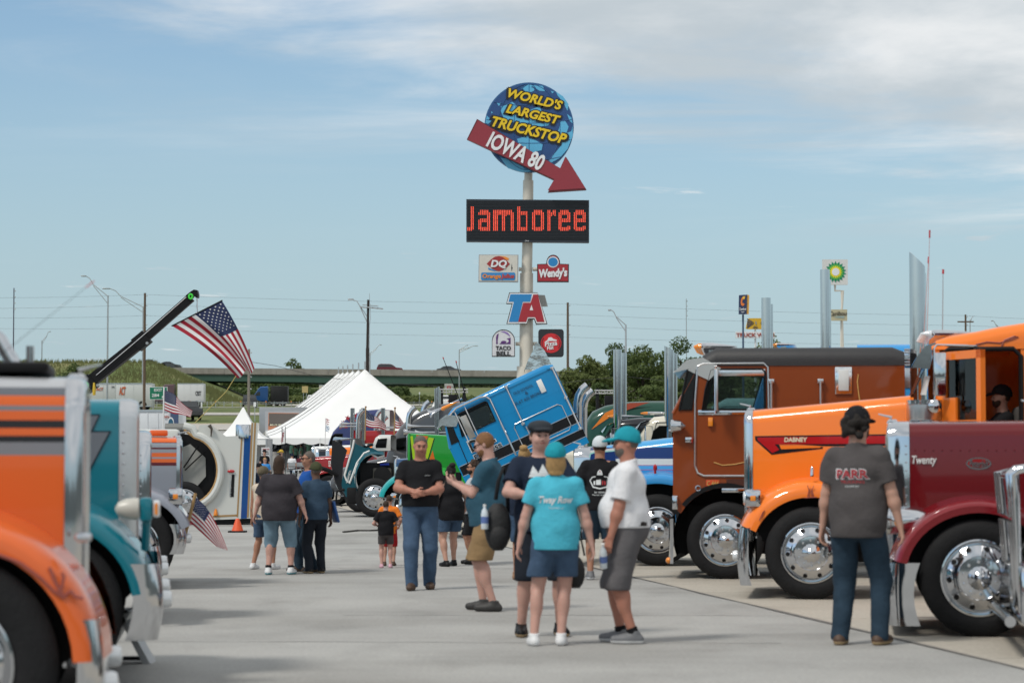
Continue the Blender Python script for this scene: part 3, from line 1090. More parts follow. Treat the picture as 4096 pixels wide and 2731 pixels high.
 # flat paint work on the near side of the hood, outlines in photograph pixels
 def decal(self, name, pts, m, lift=.004):
  n = self.t.near
  q = MB()
  pl = []
  for px, py in pts:
   x, z = self.t.P(px, py)
   pl.append((x, n * (self.hw(x) + lift), z))
  q.prism(pl, (0, -n * .003, 0))
  return q.build(name, m, self.root, 0)

 def write(self, s, x0, y0, x1, y1, m, bold=.02, shear=0, lift=.008, rise=0, **k):
  """Pixel box on the hood side; letters read left to right in the picture."""
  n = self.t.near
  xa, za = self.t.P(x0, y1); xb, zb_ = self.t.P(x1, y1)
  _, zt = self.t.P(x0, y0)
  A = Vector((xa, n * (self.hw(xa) + lift), za)); B = Vector((xb, n * (self.hw(xb) + lift), zb_))
  return letters(s, A, B - A, (0, 0, 1), (B - A).length, zt - za, m, self.root, bold, shear, .004, out=(0, n, 0), **k)

# colours
ORANGE = (.80, .15, .018)
DORANGE = (.86, .20, .02)
TEAL = (.005, .165, .22)
GREYST = (.16, .175, .20)
LORANGE = (.70, .13, .025)
RHEAD, LHEAD = .14, .15

# ---- nearest truck of the left row: orange with grey and black stripes
t = T('show_truck', 'orange long-nosed truck with grey and black hood stripes at the left edge', -225, 3116, 1, LHEAD)
t.yl = .58
Z = t.Z
zs_ = sorted([(Z(1820), LORANGE), (Z(1768), (.20, .21, .23)), (Z(1742), (.012, .012, .014)), (Z(1712), LORANGE), (Z(1680), (.012, .012, .014)),
    (Z(1642), LORANGE), (Z(1622), (.20, .21, .23)), (Z(1582), LORANGE), (Z(1548), (.13, .14, .16)), (9, (.42, .43, .45))])
c = Conv(t, striped('near_orange', zs_), R=.55, xf=t.X(262), xr=-1.75, shell=.10, ztf=Z(1508), ztr=Z(1488), hwf=.62, hwr=.86, zb=.72, rad=.16, shell_zb=.5)
PO = paint('orange_left', LORANGE)
t.yl = 1.2
c.hood(); c.shell()
t.yl = 1.2
c.fenders(PO, .62, .60, 2, 170, .15, .06)
c.wheels(); c.bumper(t.X(400), .1, Z(2480), .08)
q = MB(); q.bx(t.X(302), t.X(372), -1.16, -1.0, Z(2170), Z(2132), 0, .02); q.build('turn_signal', CHROME, c.root)
c.cab(paint=PO, zr=2.8, sleeper=1.4, stacks=False, visor=True)
q = MB(); q.bx(t.X(0) - .4, t.X(170), -.5, .42, c.ztf + .03, c.ztf + .085, 0, .02); q.build('hood_louver', BLACK, c.root)
t.yl = -.4
stack(c.root, t.X(70), .4, 1.2, Z(1300), .042, 0, True)
stack(c.root, t.X(108), .7, 1.2, Z(1372), .022)
t.yl = 1.2
# pinstripe flourish on the fender
for pts in ([(0, 2215), (90, 2250), (170, 2310), (225, 2365), (262, 2388), (275, 2375), (290, 2362), (310, 2385), (340, 2392)], [(205, 2268), (225, 2320), (262, 2385)], [(252, 2290), (262, 2300), (255, 2345), (240, 2362)]):
 q = MB(); q.tube([(t.X(x), -1.228, t.Z(y)) for x, y in pts], .009, 6); q.build('pinstripe', mat('pinstripe_purple', (.30, .07, .05), .5), c.root)
for dx, px1 in ((90, 170), (20, 20)):
 q = MB()
antenna(c.root, t.X(10) - .2, -.6, Z(1500), Z(1080), .62, BLACK, .0014)

# ---- teal truck behind it
t = T('show_truck', 'teal long-nosed truck with grey lightning stripe and riveted chrome grille shell', 175, 2755, 1, LHEAD)
t.yl = .58
Z = t.Z
PT = paint('teal', TEAL)
c = Conv(t, PT, R=.53, xf=t.X(478), xr=-1.75, shell=t.X(556) - t.X(478), ztf=Z(1600), ztr=Z(1597), hwf=.55, hwr=.80, zb=.8, rad=.12)
c.hood(); c.shell(STEEL, True, False)
t.yl = 1.2
c.fenders(PT, t.X(612) - .12, .60, 10, 170, .15, .05)
c.wheels(); c.bumper(t.X(640), Z(2560), Z(2255), .17, 1.22, CHROME, .04)

c.cab(paint=PT, zr=2.75, sleeper=1.3, stacks=True, zstack=3.3, lights=5)
t.yl = .62
GR = paint('stripe_grey', GREYST); DKT = paint('stripe_edge', (.01, .03, .045))
c.decal('stripe_edge', [(200, 1655), (402, 1655), (372, 1722), (446, 1722), (330, 1945), (200, 2100)], DKT, .004)
c.decal('stripe', [(200, 1661), (394, 1661), (362, 1728), (436, 1728), (326, 1938), (200, 2080)], GR, .008)
t.yl = 1.2
q = MB(); q.lathe([(.01, -.13), (.045, -.11), (.068, -.06), (.075, .0), (.072, .03), (0, .035)], (t.X(540), -1.14, Z(2035)), (1, 0, 0), 18); q.build('headlight_bucket', mat('ivory_paint', (.5, .49, .44), .35), c.root)
q = MB(); q.bx(t.X(562), t.X(612), -1.20, -1.0, Z(2085), Z(1990), 0, .02); q.tube([(t.X(590), -1.1, Z(2080)), (t.X(585), -1.0, Z(2200))], .03, 8); q.build('lamp_housing', PT, c.root)
q = MB(); q.bx(t.X(612), t.X(645), -1.19, -1.02, Z(2070), Z(2000), 0, .02); q.build('turn_signal', [LENS], c.root)
q = MB(); q.bx(t.X(622), t.X(634), -1.20, -1.185, Z(2058), Z(2012)); q.build('amber_insert', AMBER, c.root)

# ---- chrome-shelled truck mostly hidden behind the teal one
t = T('show_truck', 'truck showing only a chrome radiator shell behind the teal hood', 264, 2506, 1, LHEAD)
t.yl = .58
Z = t.Z
c = Conv(t, paint('silver_blue', (.25, .3, .35)), xf=t.X(552), shell=t.X(608) - t.X(552), ztf=Z(1728), ztr=Z(1722), hwf=.5, hwr=.75, shell_zb=.6)
t.yl = 1.2
c.hood(); c.shell(CHROME, True, False); c.fenders(None, .7, .6); c.wheels(); c.bumper(t.X(640), .3, .75, .15)
c.cab(zr=2.4, sleeper=0, stacks=False, mirrors=False, horns=True)
stack(c.root, t.X(560) - .3, -.2, 1.5, Z(1645), .05, 0, True)

# ---- orange and grey striped truck
t = T('show_truck', 'grey truck with orange and maroon hood stripes beside the flag on a wooden staff', 522, 2357, 1, LHEAD)
t.yl = .58
Z = t.Z
MAR = (.10, .008, .015)
bands = [(Z(1862), (.27, .29, .33)), (Z(1849), MAR), (Z(1834), LORANGE), (Z(1827), (.27, .29, .33)), (Z(1810), LORANGE), (Z(1796), (.27, .29, .33)), (Z(1789), MAR), (Z(1771), (.30, .33, .37)), (Z(1768), MAR), (9, LORANGE)]
PG = paint('grey_left', (.26, .28, .33))
c = Conv(t, striped('orange_grey', bands), R=.52, xf=t.X(708), xr=-1.7, shell=t.X(732) - t.X(708), ztf=Z(1752), ztr=Z(1742), hwf=.50, hwr=.78, zb=.8, rad=.10)
t.yl = 1.2
c.hood(); c.shell(CHROME, False, True); c.fenders(PG, t.X(742), .60, 20, 170, .12, .04); c.wheels()
c.bumper(t.X(740), Z(2215), Z(2095), .12); c.headlights(t.X(728), Z(1985), .98, 'square')
c.cab(paint=PG, zr=2.3, sleeper=1.2, zstack=2.45, horns=True, visor=False, mirrors=False, lights=0)
q = MB(); q.bx(t.X(600), t.X(675), -.2, .42, c.ztr + .0, c.ztr + .075, 0, .02); q.build('hood_louver', paint('orange_left', LORANGE), c.root)

# ---- nearest of the right row: deep red
t = T('show_truck', 'dark red long-nosed truck with polished wheels nearest on the right', 3917, 2545, -1, RHEAD)
t.yl = .58
Z = t.Z
PR = paint('deep_red', (.125, .003, .006), .35)
c = Conv(t, PR, R=.515, xf=t.X(3636), xr=-2.0, shell=.20, ztf=Z(1690), ztr=Z(1680), hwf=.56, hwr=.80, zb=.72, rad=.13, shell_zb=.45)
c.hood(); c.shell(CHROME, True, True)
t.yl = 1.2
c.fenders(paint('red_fender', (.20, .006, .012), .4), .64, .57, 12, 168, .12, .06)
c.wheels(); c.bumper(t.X(3548), Z(2501), Z(2250), .22)
c.headlights(t.X(3590), Z(2085), .85, 'bullet')
c.cab(zr=2.7, sleeper=1.2, zstack=3.6)
t.yl = .62
WL = mat('white_lettering', (.72, .72, .70), .5)
c.write('Twenty', 3646, 1822, 3745, 1864, WL, .012, .22)
c.decal('badge_rim', circ(3912, 1853, 50, 24, 28), CHROME, .004)
c.decal('badge', circ(3912, 1853, 44, 19, 28), paint('badge_red', (.25, .01, .012)), .008)
c.write('Peterbilt', 3874, 1838, 3952, 1868, CHROME, .008, .3, .012)
for i in range(13):
 x = t.X(3660 + i * 36)
 q = MB(); q.ball((x, c.hw(x) + .001, Z(1801)), (.009, .005, .009), 6); q.build('rivet', PR, c.root)

# ---- chrome bull bar at the right edge, on a truck almost outside the frame
t = T('show_truck', 'truck cut off by the right edge, only its tall chrome bull bar showing', 4580, 2640, -1, RHEAD)
t.yl = 1.0
Z = t.Z
c = Conv(t, paint('white2', (.7, .7, .7)), R=.52, xf=.62, ztf=1.95, ztr=2.05)
t.yl = 1.2
c.hood(); c.shell(); c.fenders(None, .72, .6); c.wheels(); c.cab(sleeper=1.2)
q = MB()
xg = t.X(4062)
for yy in (1.02, .62):
 q.tube([(xg - .08, yy, Z(2500)), (xg - .02, yy, Z(2330)), (xg + .0, yy, Z(2000)), (xg + .02, yy, Z(1900)), (xg - .03, yy, Z(1878)), (xg - .12, yy, Z(1870)), (xg - .17, yy, Z(1900)), (xg - .12, yy, Z(2300))], .033, 12)
q.tube([(xg, 1.02, Z(2085)), (xg, -1.02, Z(2085))], .028, 10)
q.tube([(xg, 1.02, Z(1905)), (xg, -1.02, Z(1905))], .028, 10)
for yy in (-1.02, -.62):
 q.tube([(xg - .08, yy, Z(2500)), (xg, yy, Z(2000)), (xg + .02, yy, Z(1900)), (xg - .12, yy, Z(1870)), (xg - .12, yy, Z(2300))], .033, 12)
q.bx(xg - .16, xg - .02, -1.18, 1.18, Z(2510), Z(2265), 0, .05)
q.tube([(xg + .05, 1.1, Z(2490)), (xg + .05, -1.1, Z(2490))], .045, 12)
q.build('bull_bar', CHROME, c.root)

# ---- light orange truck with its door open
t = T('show_truck', 'bright orange truck with red arrow stripe, its door open', 3247, 2396, -1, RHEAD)
t.yl = .58
Z, X = t.Z, t.X
PD = paint('bright_orange', DORANGE)
c = Conv(t, PD, R=.515, xf=X(3010), xr=X(3640), shell=.10, ztf=Z(1640), ztr=Z(1585), hwf=.58, hwr=.88, zb=.9, rad=.16, shell_zb=.62)
c.hood(); c.shell(CHROME)
t.yl = 1.2
c.fenders(PD, .66, .62, 22, 172, .19, .06)
c.wheels(); c.bumper(X(2955), Z(2340), Z(2110), .08)
c.headlights(X(2985), Z(1992), 1.0, 'square')
t.yl = .62
RS = paint('arrow_red', (.40, .008, .012)); BLK = paint('line_black', (.01, .01, .012))
c.decal('stripe_edge', [(3018, 1743), (3560, 1737), (3560, 1782), (3300, 1784), (3122, 1772), (3110, 1772), (3122, 1787), (3290, 1786), (3290, 1794), (3085, 1818), (3020, 1760)], BLK, .004)
c.decal('stripe', [(3028, 1749), (3560, 1743), (3560, 1774), (3098, 1776), (3116, 1798), (3088, 1811), (3030, 1760)], RS, .008)
c.write('DABNEY', 3137, 1749, 3228, 1767, mat('cream_lettering', (.72, .68, .5), .5), .025, .05, .013)
c.decal('stripe', [(3118, 1781), (3282, 1785), (3282, 1790), (3124, 1796)], PD, .009)
t.yl = 1.2
for pts in ([(3228, 1985), (3234, 1960), (3228, 1940)], [(3234, 1990), (3240, 1940), (3246, 1990)], [(3252, 1985), (3246, 1960), (3253, 1942)], [(3215, 1990), (3265, 1987)], [(3035, 2080), (3048, 2050), (3056, 2040), (3050, 2055), (3045, 2070)]):
 q = MB(); q.tube([(X(x), 1.232, Z(y)) for x, y in pts], .005, 5); q.build('pinstripe', mat('pinstripe_purple', (.30, .07, .05), .5), c.root)
q = MB(); q.lathe([(.02, 0), (.018, .09), (.006, .11)], (X(3246), 1.15, Z(1905)), (0, 0, 1), 10); q.build('fender_light', CHROME, c.root)

def open_cab(c, t):
 """Cab with real openings: posts, roof, open door, seat and wheel inside."""
 X, Z = t.X, t.Z
 hw = 1.0
 x_ws0, x_ws1 = X(3650), X(3735)          # windscreen foot and head
 x_d0, x_d1 = X(3760), X(4085)            # door opening
 x_b = X(4240)                            # back of cab
 z_sill, z_belt, z_head, z_roof = .98, Z(1640), Z(1400), Z(1345)
 b = MB()
 for sd in (1, -1):
  y0, y1 = sd * (hw - .05), sd * hw
  def bb(xa, xb, za, zb_): b.bx(min(xa, xb), max(xa, xb), min(y0, y1), max(y0, y1), za, zb_)
  bb(x_d0, X(3735), z_belt - .35, z_head)                     # windscreen post
  bb(x_d1, x_b, z_sill, z_head + .05)                          # behind the door
  bb(X(3640), x_d0, z_sill, z_belt - .3)                       # cowl side
  if sd < 0: bb(x_d0, x_d1, z_sill, z_head)
 b.bx(x_b - .05, x_b, -hw + .06, hw - .06, z_sill, z_head)
 b.bx(x_b, X(3640), -hw + .06, hw - .06, z_sill, z_sill + .04)
 b.bx(X(3655), X(3640), -hw + .06, hw - .06, z_sill + .05, Z(1590))
 cab = b.build('cab', PD, c.root, 0)
 b = MB()                                                        # roof rising into the sleeper
 secs = []
 for px, py in ((3728, 1384), (3750, 1362), (3800, 1345), (3910, 1328), (4000, 1310), (4100, 1295), (4240, 1270), (4420, 1245), (4640, 1240)):
  s_ = section(X(px), hw + .01, Z(py), Z(1400) if px < 4200 else Z(1500), min(.16, Z(py) - Z(1402)) if Z(py) - Z(1402) > .01 else .01)
  secs.append(s_)
 b.sheet(secs); b.build('roof', PD, c.root, 40)
 q = MB(); q.bx(X(4640), X(4245), -1.0, 1.0, .9, Z(1420), 0, .06); q.build('sleeper', PD, c.root)
 # door-opening seal
 q = MB(); q.tube([(x_d0 - .03, hw + .01, z_sill), (x_d0 - .03, hw + .01, z_head - .04), (x_d0 - .1, hw + .01, z_head), (x_d1 + .08, hw + .01, z_head), (x_d1, hw + .01, z_head - .08), (x_d1, hw + .01, z_sill)], .028, 8)
 q.build('door_seal', BLACK, cab)
 # windscreen, visor
 for sd in (1, -1):
  q = MB(); q.prism([(x_ws0, sd * .03, Z(1575)), (x_ws0 - .02, sd * (hw - .04), Z(1575)), (x_ws1, sd * (hw - .06), Z(1405)), (x_ws1 + .03, sd * .03, Z(1405))], (.012, 0, .006))
  q.build('windscreen', GLASS, cab, 0)
 q = MB(); q.prism([(X(3683), hw - .1, Z(1580)), (X(3705), hw - .1, Z(1580)), (X(3722), hw - .1, Z(1505)), (X(3700), hw - .1, Z(1505))], (0, .004, 0)); q.build('window_card', mat('paper', (.7, .72, .7), .8), cab)
 q = MB(); rows = []
 for i in range(9):
  f = -1 + i / 4; y = f * (hw - .01)
  rows.append([(X(3745), y, Z(1372)), (X(3706), y, Z(1384)), (X(3668), y, Z(1430)), (X(3652) - .02 * f * f, y, Z(1462)), (X(3651) - .02 * f * f, y, Z(1472))])
 q.sheet(rows)
 q.prism([(X(x), hw - .01, Z(y)) for x, y in ((3745, 1372), (3706, 1384), (3668, 1430), (3651, 1472), (3720, 1478), (3735, 1420))], (0, -.012, 0))
 q.build('sun_visor', CHROME, c.root, 50)
 # open door, hinged at the front of the opening
 d = MB(); L = abs(x_d1 - x_d0)
 zt, zb_, zw = z_head - .04, z_sill, Z(1595)
 def db(a0, a1, za, zb2, y0=-.03, y1=.03): d.bx(-a1, -a0, y0, y1, za, zb2)
 db(0, L, zb_, zw - .25); db(0, .16, zw - .25, zt - .06); db(L - .09, L, zw - .25, zt); db(.0, L, zt - .09, zt)
 db(.16, L * .42, zw - .25, zw)
 root_d = d.build('door', PD, c.root, 0)
 root_d.location = (x_d0 - .0, hw + .03, 0)
 root_d.rotation_euler = (0, 0, -radians(61))
 q = MB(); q.bx(-L + .09, -.16, -.004, .004, zw - .25, zt - .09); q.build('door_window', GLASS, root_d, 0)
 q = MB(); q.bx(-L + .1, -.17, -.012, -.006, zt - .33, zt - .1); q.build('window_shade', CHROME, root_d, 0)
 q = MB(); q.tube([(-.2, -.02, zt - .25), (-L + .12, -.02, zw - .1)], .012, 6); q.build('vent_post', BLACK, root_d)
 q = MB(); q.bx(-L + .02, -.03, .031, .05, zb_ + .04, zw - .35, 0, .01); q.build('door_panel', PD, root_d)
 q = MB(); q.tube([(-L + .2, .06, zw - .3), (-L + .2, .11, zw - .35), (-L + .2, .11, zw - .6), (-L + .2, .06, zw - .65)], .014, 6); q.build('door_handle', CHROME, root_d)
 # inside
 b = MB(); xs = x_d1 + .18
 b.bx(xs - .25, xs + .30, .25, .80, 1.35, 1.5, 0, .05); b.bx(xs - .3, xs - .12, .25, .80, 1.4, 2.15, 0, .06); b.bx(xs - .1, xs + .1, .4, .65, 1.0, 1.36)
 b.build('seat', INTER, c.root)
 b = MB(); cx, cz = X(3880), Z(1620)
 b.tube([(cx + .10 * cos(2 * pi * i / 20) * .5, .52 + .23 * sin(2 * pi * i / 20), cz + .23 * cos(2 * pi * i / 20) * .85) for i in range(20)], .016, 8, 0, True)
 b.cyl((cx, .52, cz), (cx + .4, .52, cz - .4), .03, None, 8); b.build('steering_wheel', BLACK, c.root)
 b = MB(); b.bx(X(3770), X(3660), -.9, .9, 1.25, Z(1600), 0, .05); b.build('dashboard', INTER, c.root)
 b = MB(); b.bx(x_b + .02, x_b + .03, -.9, .9, 1.0, z_head - .05); b.build('back_panel', mat('grey_trim', (.25, .27, .27), .7), c.root, 0)
 # outside fittings
 b = MB(); b.lathe([(.02, 0), (.20, 0), (.205, .02), (.205, .17), (.2, .175)], (X(3700), hw + .02, Z(1682)), (0, 0, 1), 28); b.build('air_cleaner_screen', STEEL, c.root)
 b = MB(); b.lathe([(.2, 0), (.21, .005), (.21, .05), (.03, .055)], (X(3700), hw + .02, Z(1682) + .175), (0, 0, 1), 28); b.lathe([(.2, -.5), (.21, -.02), (.21, 0)], (X(3700), hw + .02, Z(1682)), (0, 0, 1), 28); b.build('air_cleaner', CHROME, c.root)
 b = MB(); b.bx(X(3782), X(3733), hw + .26, hw + .32, Z(1588), Z(1418), 0, .012); b.build('mirror', CHROME, c.root)
 b = MB(); b.tube([(X(3910), hw, Z(1388)), (X(3745), hw + .29, Z(1388)), (X(3735), hw + .29, Z(1400)), (X(3735), hw + .29, Z(1610)), (X(3760), hw, Z(1620))], .014, 8); b.build('mirror_bracket', CHROME, c.root)
 b = MB(); b.lathe([(.07, 0), (.075, .05), (.05, .07), (0, .075)], (X(3735), hw + .3, Z(1628)), (0, 1, 0), 16); b.build('spot_mirror', CHROME, c.root)
 for i in range(5):
  bullet_light(c.root, X(3790), -.8 + .4 * i, Z(1335), .42, LENS, .045)
 for px, py, dy in ((3727, 918, .8), (3739, 981, -.7)):
  antenna(c.root, X(3712), dy, Z(1370), Z(py), X(px) - X(3712), mat('pink_whip', (.5, .3, .3), .5), .0045)
 antenna(c.root, X(3783), .2, Z(1320), Z(1060), X(3788) - X(3783), GALV, .006)
 for pts in ([(3905, 1372), (3950, 1362), (4000, 1366), (4050, 1352), (4075, 1342), (4060, 1340), (4020, 1355), (4008, 1378)],):
  b = MB(); b.tube([(X(x), hw + .016, Z(y) - .03) for x, y in pts], .008, 5); b.build('pinstripe', mat('pinstripe_purple', (.30, .07, .05), .5), c.root)

t.yl = 1.0
open_cab(c, t)
ORANGE_TRUCK = t

# ------------------------------------------------------------------ cab-over trucks
def arch(cx, cz, r, a0, a1, n=14):
 return [(cx + r * cos(radians(a0 + (a1 - a0) * i / n)), cz + r * sin(radians(a0 + (a1 - a0) * i / n))) for i in range(n + 1)]

def cabover(root, M4, pm, roof_m, S, near, arch_r=.66, zarch=.52, arch_on=True):
 """Cab-over box in local x forward / z up, transformed by M4. S: dict of measures. Returns the cab object."""
 hw = 1.2
 xf, xw, xb = S['xf'], S['xw'], S['xb']            # lower front, top of windscreen, back
 zb, zbelt, zhead, zr = S['zb'], S['zbelt'], S['zhead'], S['zr']
 wx0, wx1 = S['wx0'], S['wx1']                     # side window, front and rear
 wz0, wz1 = S['wz0'], S['wz1']

 def MBx():
  b = MB(); b.M = M4; return b
 cab = None
 for sd in (near, -near):
  y0 = sd * hw
  d = (0, -sd * .04, 0)
  b = MBx()
  low = [(xf - .10, zb), (xf, zb + .10), (xf, zbelt), (xf - .03, wz0), (xb, wz0), (xb, zb + .05)]
  if arch_on:
   low += [(x, z) for x, z in arch(0, zarch, arch_r, 180, 0) if z > zb + .05 and x < xf - .1]
  b.prism([(x, y0, z) for x, z in low], d)                                   # below the window
  def fx(z): return xf - .03 - (xf - .03 - xw) * (z - wz0) / (zhead - wz0)    # raked front edge
  b.prism([(x, y0, z) for x, z in [(fx(wz0), wz0 + .002), (fx(wz1), wz1), (wx0 - .10, wz1), (wx0, wz0 + .002)]], d)
  b.prism([(x, y0, z) for x, z in [(wx1, wz0 + .002), (wx1, wz1), (xb, wz1), (xb, wz0 + .002)]], d)
  b.prism([(x, y0, z) for x, z in [(fx(wz1), wz1 + .002), (fx(zhead), zhead), (xb, zhead), (xb, wz1 + .002)]], d)
  o = b.build('cab' if sd == near else 'far_side', pm, root if sd == near else cab, 0)
  if sd == near: cab = o
  # window, seal, door outline
  b = MBx(); b.prism([(x, y0 - sd * .02, z) for x, z in [(wx0, wz0), (wx0 - .10, wz1), (wx1, wz1), (wx1, wz0)]], (0, -sd * .006, 0))
  w = b.build('window', GLASS, cab, 0)
  b = MBx(); b.tube([(x, y0 + sd * .006, z) for x, z in [(wx0, wz0), (wx0 - .05, (wz0 + wz1) / 2), (wx0 - .12, wz1 - .01), (wx0 - .16, wz1), (wx1 + .04, wz1), (wx1, wz1 - .04), (wx1, wz0)]], .016, 6, 0, True); b.build('window_seal', BLACK, w)
 # front, back, floor, roof
 b = MBx()
 b.prism([(xf, -hw + .03, zb + .10), (xf, hw - .03, zb + .10), (xf, hw - .03, zbelt), (xf, -hw + .03, zbelt)], (-.03, 0, 0))
 b.build('front_panel', pm, cab, 0)
 b = MBx(); b.prism([(xb, -hw + .045, zb + .05), (xb, hw - .045, zb + .05), (xb, hw - .045, zhead), (xb, -hw + .045, zhead)], (.03, 0, 0)); b.build('back_panel', pm, cab, 0)
 b = MBx(); b.prism([(xb, -hw + .045, wz0 - .55), (xb, hw - .045, wz0 - .55), (xf - .05, hw - .045, wz0 - .55), (xf - .05, -hw + .045, wz0 - .55)], (0, 0, .03)); b.build('floor_pan', INTER, cab, 0)
 for sd in (1, -1):
  b = MBx(); b.prism([(xf - .01, sd * .03, zbelt + .02), (xf - .01, sd * (hw - .05), zbelt + .02), (xw + .02, sd * (hw - .07), zhead), (xw + .02, sd * .03, zhead)], (.008, 0, .004)); b.build('windscreen', GLASS, cab, 0)
  b = MBx(); b.tube([(xf - .01, sd * (hw - .02), zbelt), (xw + .01, sd * (hw - .02), zhead)], .03, 8); b.build('windscreen_post', pm, cab)
 b = MBx()
 rr = S.get('rr', .14)
 secs = [section(xw + .02, hw + .005, zhead + .02, zhead - .0, .02), section(xw - .04, hw + .012, zr - .10, zhead - .0, min(rr, (zr - zhead) * .6)), section(xw - .22, hw + .012, zr, zhead - .0, rr), section(xb + .15, hw + .012, zr, zhead, rr), section(xb, hw + .008, zr - .06, zhead, rr * .8)]
 b.sheet(secs)
 for s_ in (secs[0], secs[-1]): b.add(s_, [tuple(range(len(s_)))])
 b.build('roof', roof_m, root, 40)
 # seats and wheel seen through the glass
 b = MBx()
 for y in (.55, -.55):
  xs = (wx0 + wx1) / 2 - .25
  b.bx(xs - .2, xs + .3, y - .25, y + .25, wz0 - .4, wz0 - .28, 0, .04); b.bx(xs - .3, xs - .15, y - .25, y + .25, wz0 - .35, wz0 + .35, 0, .05)
 b.build('seat', mat('seat_grey', (.22, .24, .25), .8), cab)
 return cab

def visor_sheet(root, M4, xw, zr, hw, fwd, drop, m=CHROME, scallop=True):
 b = MB(); b.M = M4
 rows = []
 for i in range(13):
  f = -1 + i / 6
  y = f * (hw + .02)
  k = abs(f)
  rows.append([(xw - .04, y, zr - .02), (xw + fwd * .45, y, zr - drop * .25), (xw + fwd * (1 - .1 * k), y, zr - drop * (.72 + .28 * k))])
 b.sheet(rows)
 for sd in (1, -1):
  y = sd * (hw + .02)
  b.prism([(xw - .04, y, zr - .02), (xw + fwd * .45, y, zr - drop * .25), (xw + fwd * .9, y, zr - drop), (xw + fwd * .45, y, zr - drop * .8), (xw + .02, y, zr - drop * 1.15), (xw - .12, y, zr - drop * 1.45), (xw - .28, y, zr - drop * .75)], (0, -sd * .006, 0))
 return b.build('sun_visor', m, root, 50)

# ---- brown cab-over
t = T('show_truck', 'copper brown cab-over sleeper truck with black roof and white visor', 2903, 2315, -1, .10)
X, Z = t.X, t.Z
BR = paint('copper_brown', (.225, .048, .011), .26); BLKR = mat('black_vinyl_roof', (.022, .022, .024), .55, 0, 0, .3, 3, .2, 60)
I4 = Matrix.Identity(4)
S = dict(xf=X(2692), xw=X(2800), xb=X(3617), zb=Z(2052), zbelt=Z(1655), zhead=Z(1465), zr=Z(1392), wx0=X(2808), wx1=X(3061), wz0=Z(1640), wz1=Z(1478), rr=.16)
cab = cabover(t.root, I4, BR, BLKR, S, 1, .66, .53)
visor_sheet(t.root, I4, X(2800), Z(1425), 1.2, .38, .22, mat('brushed_visor', (.62, .60, .57), .3, .85, 0, .06), True)
r = t.root
near_y = 1.2
def strip(name, pts, m, w=.012, lift=.01, closed=False, par=r):
 b = MB(); b.tube([(X(x), near_y + lift, Z(y)) for x, y in pts], w, 8, 0, closed); return b.build(name, m, par)
strip('door_trim', [(2792, 1466), (2815, 1456), (3055, 1455), (3072, 1470), (3074, 1640)], STEEL, .014)
strip('door_trim', [(2792, 1466), (2782, 1600), (2780, 1860), (2790, 1890), (2815, 1902), (3050, 1902), (3072, 1885), (3074, 1640)], STEEL, .014)
def plate(name, x0, y0, x1, y1, m, d=.02, rr=.008, lift=.0, par=r):
 b = MB(); b.bx(min(X(x0), X(x1)), max(X(x0), X(x1)), near_y + lift, near_y + lift + d, min(Z(y0), Z(y1)), max(Z(y0), Z(y1)), 0, rr); return b.build(name, m, par)
plate('window_top_trim', 2815, 1478, 3061, 1505, mat('stainless', (.72, .73, .74), .22, 1), .012, .004)
plate('belt_trim', 2793, 1640, 2995, 1660, CHROME, .012, .004)
strip('grab_rail', [(3085, 1525), (3085, 1900)], STEEL, .016, .06); strip('grab_rail', [(3281, 1525), (3281, 1900)], STEEL, .016, .06)
for x in (3085, 3281): plate('rail_bracket', x - 12, 1518, x + 12, 1536, STEEL, .07)
plate('window_frame', 3338, 1470, 3407, 1580, ALU, .03, .014)
plate('sleeper_window', 3352, 1482, 3394, 1566, mat('milky_glass', (.62, .64, .63), .15), .036, .012)
for i in range(5):
 for xx in (3345, 3400):
  b = MB(); b.ball((X(xx), near_y + .032, Z(1490 + i * 18)), (.008, .005, .008), 6); b.build('rivet', CHROME, r)
plate('marker_light', 2742, 1748, 2768, 1770, CHROME, .06); plate('marker_lens', 2764, 1750, 2772, 1772, REDL, .05)
b = MB(); b.lathe([(.005, -.14), (.07, -.08), (.085, 0), (.08, .05), (0, .07)], (X(2695) - .02, 1.28, Z(1704)), (1, 0, 0), 16); b.tube([(X(2700), 1.2, Z(1725)), (X(2680), 1.28, Z(1722)), (X(2725), 1.28, Z(1718))], .014, 6); b.build('spot_lamp', CHROME, r)
plate('amber_marker', 2833, 1670, 2852, 1705, AMBER, .05); strip('mirror_bracket', [(2862, 1470), (2862, 1655), (2850, 1660)], CHROME, .012, .16); strip('mirror_bracket', [(2862, 1470), (2870, 1465)], CHROME, .012, .08)
b = MB(); b.bx(X(2874), X(2864), 1.3, 1.5, Z(1645), Z(1480), 0, .01); b.build('mirror', STEEL, r)
plate('badge', 2824, 1918, 2877, 1946, mat('badge_orange', (.55, .06, .01), .4), .006, .002); letters('C 444', (X(2827), near_y + .008, Z(1942)), (-1, 0, 0), (0, 0, 1), (X(2827) - X(2874)), Z(1922) - Z(1942), mat('badge_gold', (.55, .3, .08), .4), r, .02, 0, .003, out=(0, 1, 0))
b = MB(); b.tube([(X(2792) + .033 * cos(a * pi / 8), near_y + .006, Z(1951) + .033 * sin(a * pi / 8)) for a in range(16)], .008, 6, 0, True); b.build('filler_ring', CHROME, r)
strip('pinstripe', [(2855, 1848), (2890, 1860), (2940, 1856), (2975, 1848)], mat('gold_line', (.6, .35, .1), .4), .006, .004)
strip('pinstripe', [(3432, 1500), (3428, 1530), (3432, 1570), (3438, 1610)], mat('gold_line', (.6, .35, .1), .4), .007, .004)
b = MB(); b.sheet([[(x * 1.0, near_y + .012, z), (x * 1.09, near_y + .012, .53 + (z - .53) * 1.09), (x * 1.09, near_y - .25, .53 + (z - .53) * 1.09)] for x, z in arch(0, .53, .66, 178, 38, 18)]); b.build('fender_flare', BLACK, r, 60)
